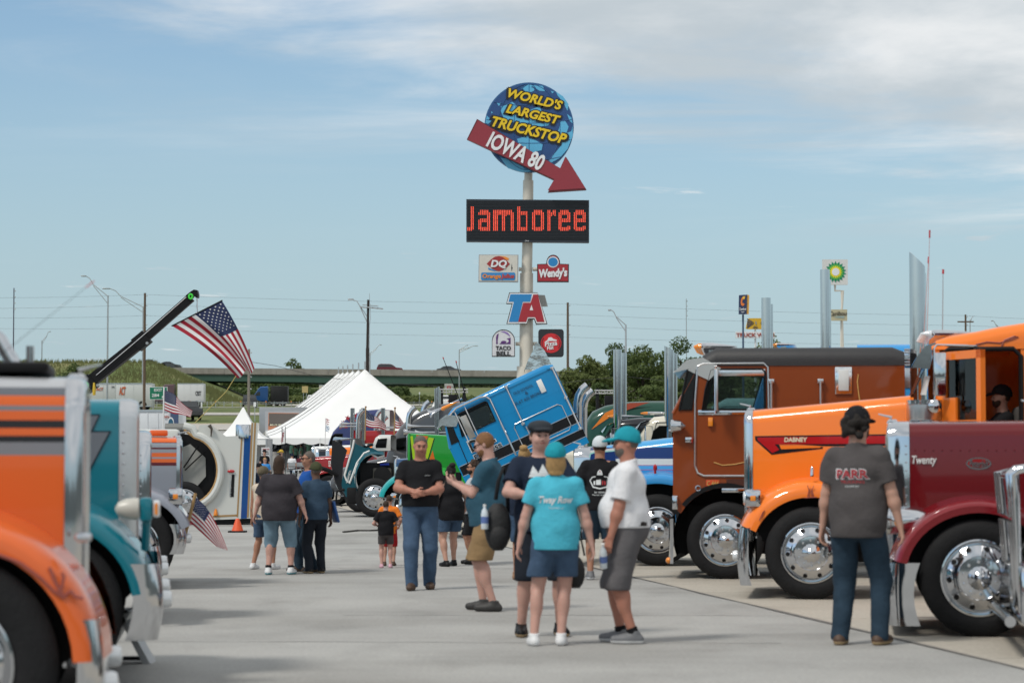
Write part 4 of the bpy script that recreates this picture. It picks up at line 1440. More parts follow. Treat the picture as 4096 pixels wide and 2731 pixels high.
plate('body_step', 2886, 1950, 2990, 1968, CHROME, .05); plate('recess', 2905, 1915, 2985, 1948, mat('brown_recess', (.06, .014, .005), .5), .004, 0)
plate('corner_lamp', 2690, 1980, 2712, 2035, CHROME, .06)
for sd in (1, -1):
 b = MB(); b.sheet([[(x, sd * 1.15, z), (x, sd * .3, z)] for x, z in arch(0, .53, .68, 200, -20, 18)]); b.prism([(x, sd * .3, z) for x, z in arch(0, .53, .68, 200, -20, 18)], (0, sd * .02, 0)); b.build('wheel_well', BLACK, r)
b = MB(); b.sheet([[(X(2680), 1.22, z), (X(2674), 1.1, z), (X(2674), -1.1, z), (X(2680), -1.22, z)] for z in (Z(2250), Z(2160), Z(2072))]); b.sheet([[(X(2693), 1.22, z), (X(2680), 1.22, z)] for z in (Z(2250), Z(2072))]); b.build('bumper', CHROME, r)
b = MB(); b.ball((X(2676), 1.12, Z(2238)), (.05, .06, .045), 12); b.build('fog_lamp', AMBER, r)
for sd in (1, -1):
 wheel(r, 0, sd, .505, 'front', 1.19)
 for x in (-3.2, -4.5): wheel(r, x, sd, .505, 'rear', 1.22); wheel(r, x, sd, .505, 'rear', .91)
b = MB()
for sd in (1, -1): b.bx(-5.6, .55, sd * .43 - .04, sd * .43 + .04, .62, .88)
b.bx(-1.2, .5, -.6, .6, .5, .95); b.cyl((0, -1, .5), (0, 1, .5), .07, None, 10); b.build('chassis', CHASSIS, r)
for yy, dx in ((.62, 0), (-.62, -.10)): stack(r, X(3682) + dx, yy, 1.0, Z(1032), .105, .10)
for i in range(5): bullet_light(r, X(2845), -.8 + .4 * i, Z(1382), .34, AMBER, .05)
for px, z in ((3122, 1), (3208, 1)):
 pass
random.seed(2)
for i in range(26):
 b = MB(); b.ball((X(3095 + i * 19.5), near_y + .001, Z(1597)), (.008, .004, .008), 6); b.build('rivet', BR, r)
for i in range(8):
 for px in (3600, 3432):
  b = MB(); b.ball((X(px), near_y + .001, Z(1475 + i * 42)), (.008, .004, .008), 6); b.build('rivet', BR, r)

# ---- tilted blue cab-over
strip('quarter_seal', [(2719, 1642), (2753, 1477), (2786, 1479), (2766, 1640)], BLACK, .016, .006, True)
b = MB(); b.prism([(X(x), near_y + .003, Z(y)) for x, y in ((2721, 1640), (2754, 1479), (2784, 1481), (2763, 1637))], (0, .006, 0)); b.build('quarter_window', mat('quarter_glass', (.012, .014, .015), .06, 0, .6, .1), r, 0)
SB = FPX / 48.0
a25 = radians(25)
F_ = at(1770, 1655, 48.0)
t = T('show_truck', 'bright blue cab-over truck with its sleeper cab tipped forward', 1950, 1840 + 14990 / 48, -1, 0.0)
r = t.root
BL = paint('bright_blue', (.008, .225, .50))
# cab frame: x forward, z up in cab axes with origin at the roof's front corner, then tipped nose-down
xo, zo = t.X(1770), t.Z(1655)
M4 = Matrix.Translation((xo, 0, zo)) @ Matrix.Rotation(a25, 4, 'Y')
S = dict(xf=.16, xw=-.02, xb=-2.40, zb=-1.80, zbelt=-.70, zhead=-.10, zr=0.02, wx0=-.16, wx1=-.90, wz0=-.57, wz1=-.14, rr=.10)
cab = cabover(r, M4, BL, BL, S, 1, .5, -2.4, False)
visor_sheet(r, M4, -.02, -.03, 1.2, .26, .22, ALU)
b = MB(); b.M = M4; b.prism([(x, 1.203, z) for x, z in ((.10, -.64), (.02, -.20), (-.06, -.20), (-.08, -.64))], (0, .006, 0)); b.build('quarter_window', mat('quarter_glass', (.012, .014, .015), .06, 0, .6, .1), r, 0)
def lp(e1, e2, lift=.01): return (-e1, 1.2 + lift, -e2)
def bandp(name, e1a, e1b, e2a, e2b, m, d=.004):
 b = MB(); b.M = M4; b.bx(-e1b, -e1a, 1.2, 1.2 + d, -e2b, -e2a); return b.build(name, m, r, 0)
BKP = paint('band_black', (.01, .01, .012))
bandp('stripe', -.14, 2.40, 1.11, 1.29, BKP); bandp('stripe', -.14, 2.40, 1.45, 1.60, BKP)
for e in (1.10, 1.30, 1.44, 1.61): bandp('stripe_edge', -.14, 2.40, e - .006, e + .006, mat('silver_line', (.5, .52, .54), .3, .6), .005)
def rail(pts, w=.015, m=CHROME, lift=.05, name='grab_rail', closed=False):
 b = MB(); b.M = M4; b.tube([lp(a, c_, lift) for a, c_ in pts], w, 8, 0, closed); return b.build(name, m, r)
rail([(1.37, .05), (1.37, .88)]); rail([(1.40, .93), (1.40, 1.40)]); rail([(2.36, .08), (2.36, 1.45)], .018)
rail([(.12, .10), (.30, .02), (.80, .02), (.93, .06), (.98, .14), (.98, 1.36)], .02)
rail([(1.18, .86), (1.22, .80), (2.15, .80), (2.22, .86), (2.22, 1.28), (2.15, 1.36), (1.24, 1.36), (1.18, 1.28)], .010, STEEL, .008, 'hatch_trim', True)
rail([(.10, .10), (.06, .60), (.02, 1.9)], .008, BLACK, .004, 'door_seam')
for e1, e2 in ((1.37, .05), (1.37, .86), (2.36, .1), (2.36, 1.42), (2.36, .75)):
 b = MB(); b.M = M4; b.bx(-e1 - .035, -e1 + .035, 1.2, 1.26, -e2 - .025, -e2 + .025, 0, .006); b.build('rail_bracket', STEEL, r)
b = MB(); b.M = M4; b.bx(-2.07, -1.96, 1.2, 1.225, -.47, -.20, 0, .012); b.build('vent_cover', WHITE, r)
b = MB(); b.M = M4; b.bx(-.42, -.28, 1.42, 1.5, -.70, -.22, 0, .012); b.build('mirror', mat('mirror_back', (.45, .42, .38), .3, .8), r)
b = MB(); b.M = M4
for e in (.24, .46): b.tube([lp(e, .06, .02), lp(e, .10, .26), lp(e, .74, .26), lp(e, .78, .02)], .012, 6)
b.build('mirror_bracket', CHROME, r)
b = MB(); b.M = M4; b.lathe([(.09, .35), (.04, .28), (.02, .1), (.018, -.35), (.03, -.38)], (-.1, .8, .12), (1, 0, 0), 14); b.build('air_horn', CHROME, r)
b = MB(); b.M = M4; b.lathe([(.004, -.3), (.04, -.1), (.045, .06), (0, .1)], (-.1, 1.0, .09), (1, 0, 0), 12); b.build('marker_light', [AMBER], r)
for e1, tip in ((.42, (1770, 1427)), (.55, (1822, 1442))):
 p0 = M4 @ Vector((-e1, .9, .05))
 b = MB(); b.tube([p0, (t.X(tip[0]), p0.y, t.Z(tip[1]))], [.011, .007], 6); b.tube([(t.X(tip[0]) - .02, p0.y, t.Z(tip[1] + 8)), (t.X(tip[0]), p0.y, t.Z(tip[1]))], .012, 6, 1); b.build('antenna', [BLACK, REDL], r)
# polished wind deflector on the roof
b = MB(); rows = []
for i in range(9):
 y = -1.0 + i * .25
 rows.append([(t.X(x), y, t.Z(yy)) for x, yy in ((2098, 1478), (2112, 1440), (2135, 1395), (2140, 1372), (2152, 1370), (2178, 1400), (2205, 1455), (2212, 1470))])
b.sheet(rows)
b.prism([(t.X(x), 1.0, t.Z(yy)) for x, yy in ((2098, 1478), (2112, 1440), (2135, 1395), (2140, 1372), (2152, 1370), (2178, 1400), (2205, 1455), (2212, 1470))], (0, -.02, 0))
b.build('wind_deflector', mat('rippled_chrome', (.7, .7, .7), .08, 1, 0, .1, 4, .5, 5), r, 40)
def tw(s, e1, e2, w, h, m, **k):
 O = M4 @ Vector((-e1, 1.212, -e2)); ux = M4.to_3x3() @ Vector((-1, 0, 0)); uz = M4.to_3x3() @ Vector((0, 0, 1))
 return letters(s, O, ux, uz, w, h, m, r, k.get('bold', .0), k.get('shear', 0), .003, out=(0, 1, 0))
INKL = mat('dark_lettering', (.01, .04, .09), .5)
tw('OLD SCHOOL', 1.45, .27, .42, .055, INKL); tw('&', 1.66, .36, .06, .06, INKL); tw('FLAT ASS BROKE', 1.40, .47, .56, .06, INKL)
WH2 = mat('white_lettering', (.72, .72, .70), .5); BKL = mat('black_lettering', (.01, .01, .01), .5)
tw('D&L', .20, .96, .55, .26, WH2, bold=.06); tw('EXPRESS', .20, 1.10, .62, .10, WH2, bold=.05)
O = M4 @ Vector((0, 0, 0))
def tw2(s, e1, e2, w, h, m, **k):
 O = M4 @ Vector((-e1, 1.218, -e2)); ux = M4.to_3x3() @ Vector((-1, 0, 0)); uz = M4.to_3x3() @ Vector((0, 0, 1))
 return letters(s, O, ux, uz, w, h, m, r, k.get('bold', .0), 0, .003, out=(0, 1, 0))
tw2('D&L', .215, .95, .52, .23, BKL, bold=.03); tw2('EXPRESS', .21, 1.095, .60, .085, BKL, bold=.02)
for i in range(34):
 e = .25 + i * .063
 b = MB(); b.M = M4; b.ball((-e, 1.203, -.12), (.008, .004, .008), 6); b.build('rivet', BL, r)
for i in range(14):
 for e in (2.2, 1.50, 1.92):
  b = MB(); b.M = M4; b.ball((-e, 1.203, -.18 - i * .065), (.008, .004, .008), 6)
  if not (e == 1.5 and i < 5): b.build('rivet', BL, r)
  else: pass
# chassis, engine and wheels left standing on the ground
b = MB()
for sd in (1, -1): b.bx(-5.0, .9, sd * .43 - .04, sd * .43 + .04, .62, .88)
b.bx(-1.3, .3, -.4, .4, .7, 1.35); b.bx(.55, .65, -.55, .55, .55, 1.3); b.build('chassis', CHASSIS, r)
for sd in (1, -1):
 wheel(r, 0, sd, .52, 'front')
 for x in (-3.0, -4.3): wheel(r, x, sd, .52, 'rear', 1.22)
b = MB(); b.bx(.9, 1.0, -1.2, 1.2, .4, .85, 0, .02); b.build('bumper', CHROME, r)
for yy, px in ((.75, 2312), (-.2, 2340)): stack(r, t.X(px), yy, .9, t.Z(1540 if yy > 0 else 1556), .085, 0, True)

# ---- sky blue truck with white nose, between the cab-overs
t = T('show_truck', 'sky blue truck with white nose and navy panel beside the copper cab-over', 2633, 2263, -1, RHEAD)
X, Z = t.X, t.Z
SKY = (.035, .27, .60); NAVY = (.008, .035, .16); OFFW = (.66, .67, .65); PINK = (.4, .12, .25)
bands = [(Z(1880), SKY), (Z(1877), PINK), (Z(1862), (.08, .36, .68)), (Z(1859), PINK), (Z(1834), OFFW), (Z(1788), NAVY), (9, (.07, .34, .66))]
PB = paint('sky_blue', SKY)
c = Conv(t, striped('sky', bands), R=.525, xf=X(2345), xr=X(3000), shell=X(2277) - X(2345), ztf=Z(1790), ztr=Z(1712), hwf=.55, hwr=.86, zb=.8, rad=.16)
c.hood(); c.shell(CHROME, True, True)
c.fenders(PB, .80, .68, 30, 172, .16, .06); c.wheels(); c.bumper(X(2262), .3, .75, .15); c.headlights(X(2290), Z(1990), .98, 'square')
c.cab(paint=PB, zr=Z(1390) - .05, sleeper=1.35, zs=Z(1380), zstack=Z(1084), behind=False, rs=.07, stx=.40, visor=True, cleaner=True, mirrors=False)
c.decal('nose_panel', [(2346, 1800), (2392, 1796), (2450, 1790), (2450, 2020), (2346, 2020)], paint('nose_white', OFFW), .003)
c.decal('nose_panel', [(2345, 1812), (2362, 1806), (2450, 1800), (2450, 1880), (2390, 1872), (2360, 1862), (2340, 1835)], mat('mint_line', (.3, .62, .55), .4), .005)
c.decal('nose_panel', [(2349, 1816), (2366, 1810), (2450, 1804), (2450, 1876), (2390, 1868), (2363, 1856), (2345, 1835)], paint('navy', NAVY), .008)
b = MB(); b.lathe([(.02, 0), (.018, .05), (.03, .07), (.03, .12), (.005, .15)], (X(2621), 1.1, Z(1896)), (0, 0, 1), 10); b.build('fender_light', [REDL], c.root)
b = MB(); b.bx(X(3655), X(3618), 1.0, 1.06, Z(1470), Z(1400), 0, .01); b.build('louver_panel', CHROME, c.root)
for i in range(6):
 b = MB(); b.bx(X(3655), X(3618), 1.06, 1.075, Z(1468 - i * 12), Z(1462 - i * 12)); b.build('louver', STEEL, c.root)
b = MB(); b.lathe([(.02, 0), (.22, .0), (.24, .04), (.24, .45)], (X(3600), .8, Z(1600)), (0, 0, 1), 20); b.build('air_cleaner', PB, c.root)

# ---- cabs showing above the sky blue hood
def cab_truck(label, ws_px, roof_py, Y, col, stacks=None, **k):
 s = FPX / Y
 zr = CH + (HZ - roof_py) / s
 axle = ws_px - 1.81 * s
 t = T('show_truck', label, axle, 1840 + 14990 / Y, -1, .06)
 c = Conv(t, col, ztf=zr - .85, ztr=zr - .70, xr=-1.55)
 c.hood(); c.shell(); c.fenders(); c.wheels(False); c.bumper(1.0, .3, .75, .15); c.headlights(.75, 1.1)
 c.cab(zr=zr - .07, stacks=False, **k)
 if stacks:
  px, pytop, rr, cut = stacks
  for sd, dx in ((1, 0), (-1, -.09)):
   stack(c.root, t.X(px) + dx, sd * .9, 1.0, t.Z(pytop), rr, cut)
 return t, c
cab_truck('black truck cab with ribbed chrome roof lamps behind the sky blue hood', 2452, 1668, 56, paint('near_black', (.012, .013, .018)), (2470, 1397, .10, 0), lightL=.5, lights=4)
cab_truck('cream truck cab with amber roof lamps behind the sky blue hood', 2590, 1655, 52, paint('cream', (.62, .58, .48)), (2677, 1392, .105, .05), lightL=.5, lights=4)
t = T('show_truck', 'pale teal cab-over hidden behind the copper cab, its twin stacks above the roof', 2950, 1840 + 14990 / 43, -1, .08)
PTL = paint('pale_teal', (.30, .50, .50))
S = dict(xf=.7, xw=.4, xb=-.45, zb=.9, zbelt=1.9, zhead=2.5, zr=2.65, wx0=.45, wx1=-.2, wz0=1.95, wz1=2.45)
cabover(t.root, I4, PTL, PTL, S, 1)
for sd in (1, -1):
 wheel(t.root, 0, sd); wheel(t.root, -3.4, sd, .52, 'rear', 1.22); stack(t.root, t.X(3067) - (.09 if sd < 0 else 0), sd * .9, .9, t.Z(1189), .085)
b = MB()
for sd in (1, -1): b.bx(-4.4, .6, sd * .43 - .04, sd * .43 + .04, .62, .88)
b.bx(-.95, -.5, -.95, .95, .9, 2.3, 0, .05); b.build('chassis', CHASSIS, t.root)

# ---- rounded high-roof sleepers farther back
def aero_truck(label, px0, Y, prof, col, belt, far=False, heading=.05, extra=None):
 """Smooth aerodynamic tractor: prof = pixel outline of cab and roof from the windscreen foot to the back."""
 t = T('show_truck', label, px0, 1840 + 14990 / Y, -1, heading)
 X, Z = t.X, t.Z
 b = MB()
 secs = []
 for px, py in prof:
  zt = Z(py)
  secs.append(section(X(px), 1.18, zt, 1.0, min(.32, max(.05, (zt - 1.1) * .45))))
 b.sheet(secs)
 for s_ in (secs[0], secs[-1]): b.add(s_, [tuple(range(len(s_)))])
 cab = b.build('cab', col, t.root, 45)
 x0, z0 = X(prof[0][0]), Z(prof[0][1])
 b = MB()
 secs = [section(x0 - .02, 1.0, z0 - .08, .8, .2), section(x0 + .8, .95, z0 - .25, .7, .25), section(x0 + 1.5, .85, z0 - .45, .6, .3), section(x0 + 1.72, .78, z0 - .75, .6, .2)]
 b.sheet(secs); b.add(secs[-1], [tuple(range(len(secs[-1])))])
 if not extra: b.build('hood', col, t.root, 45)
 for sd in (1, -1):
  wheel(t.root, x0 + .75, sd, .52, 'front')
  for x in (x0 - 4.2, x0 - 5.5): wheel(t.root, x, sd, .52, 'rear', 1.22)
 b = MB()
 for sd in (1, -1): b.bx(x0 - 6.2, x0 + 1.2, sd * .43 - .04, sd * .43 + .04, .62, .88)
 b.build('chassis', CHASSIS, t.root)
 b = MB(); b.bx(x0 + 1.65, x0 + 1.8, -1.15, 1.15, .35, .75, 0, .04); b.build('bumper', CHROME, t.root)
 if belt:
  b = MB(); b.prism([(X(x), 1.185, Z(y)) for x, y in belt], (0, .008, 0)); w = b.build('window', DKGLASS, cab, 0)
  b = MB(); b.tube([(X(x), 1.19, Z(y)) for x, y in belt], .022, 6, 0, True); b.build('window_seal', BLACK, w)
 return t, cab
GSL = paint('slate_grey', (.075, .078, .085))
t, cab = aero_truck('slate grey high-roof sleeper truck between the flags and the blue cab', 1545, 72, [(1548, 1815), (1556, 1785), (1580, 1735), (1605, 1700), (1640, 1668), (1690, 1640), (1740, 1622), (1800, 1610), (1900, 1604), (1960, 1604)], GSL,
     [(1572, 1800), (1592, 1755), (1625, 1752), (1690, 1752), (1690, 1800)])
for px, yy in ((1570, .95), (1640, .95)):
 pass
stack(t.root, t.X(1636), 1.15, 1.2, t.Z(1630), .085, 0, True); stack(t.root, t.X(1668), -1.0, 1.2, t.Z(1600), .085, 0, True)
stack(t.root, t.X(1750), 1.25, 1.0, t.Z(1552), .08, -.04); stack(t.root, t.X(1756), 1.0, 1.0, t.Z(1560), .05, 0)
for px, py in ((1700, 1705), (1685, 1728), (1730, 1730), (1720, 1745)):
 b = MB(); b.lathe([(.11, .5), (.05, .38), (.025, .1), (.022, -.5)], (t.X(px), 1.25, t.Z(py)), (1, 0, 0), 12); b.build('air_horn', CHROME, t.root)
DGR = paint('dark_green', (.006, .055, .035))
t, cab = aero_truck('dark green sleeper truck with an orange flame slash', 2335, 62, [(2333, 1790), (2338, 1720), (2345, 1680), (2370, 1645), (2420, 1622), (2500, 1608), (2600, 1604), (2760, 1604)], DGR, None)
b = MB(); b.prism([(t.X(x), 1.186, t.Z(y)) for x, y in ((2366, 1718), (2420, 1652), (2470, 1628), (2510, 1640), (2440, 1668))], (0, .008, 0)); b.build('flame', paint('flame_orange', (.75, .22, .03)), cab)
b = MB(); b.prism([(t.X(x), 1.186, t.Z(y)) for x, y in ((2470, 1628), (2520, 1612), (2600, 1610), (2560, 1622), (2510, 1640))], (0, .007, 0)); b.build('flame', paint('flame_red', (.35, .07, .04)), cab)
b = MB(); b.bx(t.X(2420), t.X(2338), -1.17, 1.17, t.Z(1800), t.Z(1735), 0, .03); b.build('fairing', paint('mid_green', (.01, .14, .04)), t.root)
t, cab = aero_truck('navy and red star painted sleeper truck before the white tent', 1312, 125, [(1310, 1790), (1316, 1765), (1332, 1725), (1355, 1700), (1390, 1670), (1430, 1650), (1470, 1640), (1510, 1637), (1560, 1640)],
     striped('starfade', [(-3.6, (.45, .02, .02)), (-2.6, (.10, .02, .05)), (9, (.035, .045, .14))], 0), [(1318, 1778), (1328, 1745), (1342, 1735), (1372, 1735), (1368, 1778)], extra=True)
STAR = mat('star_red', (.35, .02, .03), .4)
def star_pts(cx, cy, r, rot=0):
 return [(cx + (r if i % 2 == 0 else r * .4) * sin(i * pi / 5 + rot), cy - (r if i % 2 == 0 else r * .4) * cos(i * pi / 5 + rot)) for i in range(10)]
for cx, cy, rr, ro in ((1392, 1672, 13, .2), (1372, 1690, 11, .5), (1408, 1688, 11, .1), (1424, 1663, 13, .3), (1386, 1706, 10, 0), (1425, 1682, 10, .4)):
 b = MB(); b.prism([(t.X(x), 1.186, t.Z(y)) for x, y in star_pts(cx, cy, rr, ro)], (0, .008, 0)); b.build('star', STAR, cab)
b = MB(); b.bx(t.X(1560), t.X(1516), 1.185, 1.2, t.Z(1720), t.Z(1642)); b.build('side_panel', WHITE, cab)

# ---- lime green truck with angular orange graphics
t = T('show_truck', 'lime green truck with orange and black angular hood graphics', 1745, 1840 + 14990 / 53.5, -1, .02)
X, Z = t.X, t.Z
LIME = paint('lime_green', (.015, .27, .03)); YG = paint('yellow_green', (.36, .55, .02)); OR2 = paint('angle_orange', (.62, .14, .02))
c = Conv(t, LIME, xf=X(1640), xr=X(1960), shell=.06, ztf=Z(1733), ztr=Z(1752), hwf=.95, hwr=1.0, zb=1.0, rad=.04)
c.hood(); c.shell(LIME, False, False); c.fenders(paint('bright_green', (.03, .36, .05)), .72, .72, 30, 172, .14, .05); c.wheels(False); c.bumper(X(1600), .3, .7)
for pts, m in (([(1636, 1735), (1640, 1735), (1652, 1870), (1642, 1880)], BKP), ([(1640, 1745), (1650, 1742), (1664, 1860), (1655, 1866)], YG), ([(1664, 1738), (1712, 1744), (1690, 1800), (1676, 1790)], OR2),
    ([(1714, 1748), (1735, 1752), (1706, 1850), (1680, 1858)], YG), ([(1735, 1752), (1738, 1753), (1709, 1850), (1706, 1850)], BKP), ([(1730, 1800), (1740, 1842), (1712, 1850)], OR2)):
 c.decal('graphic', pts, m, .006)
c.cab(zr=2.6, stacks=False, mirrors=False)

# ---- teal truck with its hood tipped forward
t = T('show_truck', 'teal and charcoal truck with its hood tipped forward over the bumper', 1500, 1840 + 14990 / 66, -1, .03)
X, Z = t.X, t.Z
KT = paint('dark_teal', (.012, .085, .115)); CHAR = paint('charcoal', (.022, .022, .025))
hw = 1.1
def side(name, pts, m, y=hw, th=.03):
 b = MB(); b.prism([(X(x), y, Z(yy)) for x, yy in pts], (0, -th, 0)); return b.build(name, m, t.root, 0)
arc_ = [(1500 + 78 * cos(radians(a)), 1905 + 92 * sin(radians(a))) for a in range(100, 261, 16)]
side('hood_side', [(1416, 1752), (1425, 1775), (1465, 1792), (1490, 1790), (1538, 1818), (1530, 1828), (1505, 1826)] + [(p[0], p[1]) for p in arc_[::-1]][0:] + [(1440, 2005), (1385, 1985), (1366, 1935)], KT)
side('hood_side', [(1416, 1752), (1425, 1775), (1465, 1792), (1490, 1790), (1505, 1826)] + arc_[::-1] + [(1440, 2005), (1385, 1985), (1366, 1935)], KT, -hw + .03)
b = MB()
rows = []
for i in range(7):
 y = -hw + .03 + (2 * hw - .06) * i / 6
 bow = .10 * (1 - (2 * i / 6 - 1) ** 2)
 rows.append([(X(1416) + .0, y, Z(1752)), (X(1332) + bow * .4, y, Z(1760) + bow), (X(1326) + bow, y, Z(1850)), (X(1340) + bow, y, Z(1925)), (X(1368), y, Z(1985))])
b.sheet(rows); b.build('hood_front', CHAR, t.root, 40)
side('hood_front', [(1330, 1758), (1360, 1772), (1390, 1800), (1375, 1850), (1368, 1935), (1372, 1985), (1345, 1930), (1326, 1860)], CHAR, hw + .005)
letters('8123', (X(1325), hw + .02, Z(1866)), (0, 0, 1), (1, 0, 0), Z(1842) - Z(1866), .065, WH2, t.root, .04, .1, .004, out=(0, 1, 0))
WT = mat('white_lettering', (.72, .72, .70), .5)
b = MB(); b.tube([(X(x), hw + .004, Z(y)) for x, y in [(1418, 1758), (1412, 1790), (1380, 1900), (1388, 1920), (1400, 1932), (1412, 1900), (1430, 1850), (1458, 1812), (1480, 1803)]], .03, 6); b.build('trim_line', WT, t.root)
b = MB(); b.tube([(X(x), hw + .01, Z(y)) for x, y in [(1538, 1822), (1512, 1830)] + arc_[::-1]], .03, 6); b.build('fender_edge', WT, t.root)
b = MB(); rows = []
for x, y in [(1540, 1818), (1512, 1816), (1490, 1815), (1465, 1826), (1445, 1850), (1432, 1880), (1425, 1910), (1428, 1945), (1436, 1975), (1448, 2000)]:
 rows.append([(X(x), hw + .10, Z(y)), (X(x - 6), hw + .03, Z(y - 10)), (X(x - 10), hw - .1, Z(y - 14))])
b.sheet(rows); b.build('fender', KT, t.root, 60)
letters('KENWORTH', (X(1395), hw + .008, Z(1928)), Vector((X(1408) - X(1395), 0, Z(1880) - Z(1928))), Vector((-.96, 0, .27)) * -1, .34, .07, WT, t.root, .02, 0, .004, out=(0, 1, 0))
b = MB(); b.bx(X(1600), X(1440), -.9, .9, .6, Z(1850)); b.build('engine_bay', BLACK, t.root, 0)
b = MB(); b.bx(X(1565), X(1490), -.3, .95, .9, Z(1870), 0, .05); b.bx(X(1545), X(1525), .5, 1.0, Z(1930), Z(1885), 0, .03); b.build('engine', mat('engine_grey', (.13, .12, .10), .6, .3, 0, .4, 9), t.root)
b = MB(); b.lathe([(.22, 0), (.24, .05), (.24, .1)], (X(1530), .95, Z(1900)), (0, 1, 0), 20); b.build('fan_ring', CHASSIS, t.root)
b = MB(); b.tube([(X(1520), .9, Z(1858)), (X(1555), .95, Z(1856))], .035, 8); b.build('hose', mat('blue_hose', (.02, .05, .4), .4), t.root)
b = MB(); b.sheet([[(X(1416), y, Z(1752)), (X(1430), y, Z(1790)), (X(1500), y, Z(1775)), (X(1600), y, Z(1815))] for y in (-1.0, 0, 1.0)]); b.build('hood_underside', mat('grimy_steel', (.05, .045, .04), .7, .2, 0, .5, 5), t.root)
for sd in (1, -1): wheel(t.root, 0, sd, .53, 'front')
b = MB(); b.bx(-5, X(1430), -.5, .5, .55, .9); b.build('chassis', CHASSIS, t.root)
b = MB(); b.bx(X(1430), X(1390), -1.15, 1.15, .35, .8, 0, .03); b.build('bumper', CHASSIS, t.root)
b = MB(); b.tube([(X(1380), 1.1, .75), (X(1350), 1.1, .70), (X(1345), 1.1, .35), (X(1372), 1.1, .3)], .03, 8); b.tube([(X(1350), 1.1, .70), (X(1350), -1.1, .70)], .03, 8); b.build('bull_bar', CHASSIS, t.root)
b = MB(); b.tube([(X(1350), hw, Z(1900)), (X(1320), hw + .1, Z(1882)), (X(1292), hw + .15, Z(1872)), (X(1285), hw + .15, Z(1866))], [.05, .06, .06, .03], 8); b.build('hood_mirror', BLACK, t.root)
b = MB(); secs = [section(x, 1.0, z, Z(1802), .15) for x, z in ((X(1488), Z(1782)), (X(1500), Z(1750)), (X(1515), Z(1739)), (X(1562), Z(1740)))]; b.sheet(secs); b.add(secs[0], [tuple(range(len(secs[0])))]); cabo = b.build('cab', paint('pale_cab', (.55, .55, .53)), t.root)
b = MB(); b.prism([(X(x), 1.004, Z(y)) for x, y in ((1502, 1782), (1512, 1755), (1548, 1752), (1544, 1790), (1503, 1790))], (0, .006, 0)); b.build('window', DKGLASS, cabo, 0)

# ---- dark blue '95' truck with turquoise fender, half hidden by the man in black
t = T('show_truck', 'dark blue truck numbered 95 with turquoise fender behind the walking man', 1650, 1840 + 14990 / 60, -1, .03)
X, Z = t.X, t.Z
c = Conv(t, paint('navy95', (.012, .06, .16)), xf=X(1580), xr=X(1840), shell=.06, ztf=Z(1836), ztr=Z(1826), hwf=.62, hwr=.82, zb=.8)
c.hood(); c.shell(CHROME, True, True); c.fenders(paint('turquoise', (.01, .33, .34)), .72, .60, 10, 172, .14, .05); c.wheels(False); c.bumper(X(1545), .25, .62); c.headlights(X(1570), Z(1985), 1.0, 'square')
c.write('95', 1578, 1866, 1596, 1880, WH2, .03, .2)
c.cab(zr=2.2, stacks=False, mirrors=False, visor=False, lights=0)

# ---- white cab at the foot of the tent, red rescue truck and far noses
t, c = cab_truck('red wrecker with polished stacks behind the tipped teal hood', 1535, 1728, 82, paint('wrecker_red', (.33, .012, .014)), (1408, 1632, .075, 0), lights=3)
b = MB(); b.bx(t.X(1590), t.X(1440), -1.0, 1.0, t.Z(1770), t.Z(1722), 0, .03); b.build('body_box', paint('wrecker_red', (.33, .012, .014)), c.root)
b = MB(); b.bx(t.X(1426), t.X(1408), .8, .95, t.Z(1775), t.Z(1720)); b.build('light_post', paint('wrecker_red', (.33, .012, .014)), c.root)
for px in (1452, 1532):
 stack(c.root, t.X(px), 1.0, 1.5, t.Z(1632), .07, 0)
stack(c.root, t.X(1432), 1.1, 1.5, t.Z(1640), .07, 0, True); stack(c.root, t.X(1500), .8, 1.5, t.Z(1640), .07, 0, True); stack(c.root, t.X(1520), .6, 1.5, t.Z(1666), .07, 0, True)
for px, py in ((1408, 1694), (1400, 1705), (1545, 1708), (1560, 1712)):
 b = MB(); b.lathe([(.10, .35), (.05, .28), (.025, .1), (.022, -.3)], (t.X(px), 1.05, t.Z(py)), (1, 0, 0), 12); b.build('air_horn', CHROME, c.root)
def nose_truck(label, px_front, py_top, Y, col, shellm=CHROME, fend=None):
 s = FPX / Y
 t = T('show_truck', label, px_front + .8 * s, 1840 + 14990 / Y, -1, .06)
 c = Conv(t, col, ztf=t.Z(py_top), ztr=t.Z(py_top) + .1, hwf=.6)
 c.hood(); c.shell(shellm); c.fenders(fend); c.wheels(False); c.bumper(1.05, .3, .8); c.headlights(.8, 1.15)
 c.cab(stacks=False, mirrors=False, zr=2.6, lights=0)
 return t, c
nose_truck('black truck nose with brown diamond panel near the tent tables', 1252, 1797, 105, paint('near_black', (.012, .013, .018)))
nose_truck('white truck nose farthest along the row, at the tent mouth', 1236, 1786, 118, WHITE)
nose_truck('orange truck nose with a round chrome lamp near the tent', 1292, 1792, 96, paint('bright_orange', DORANGE))
nose_truck('red truck nose low beside the charcoal hood', 1300, 1850, 90, paint('low_red', (.42, .01, .02)))

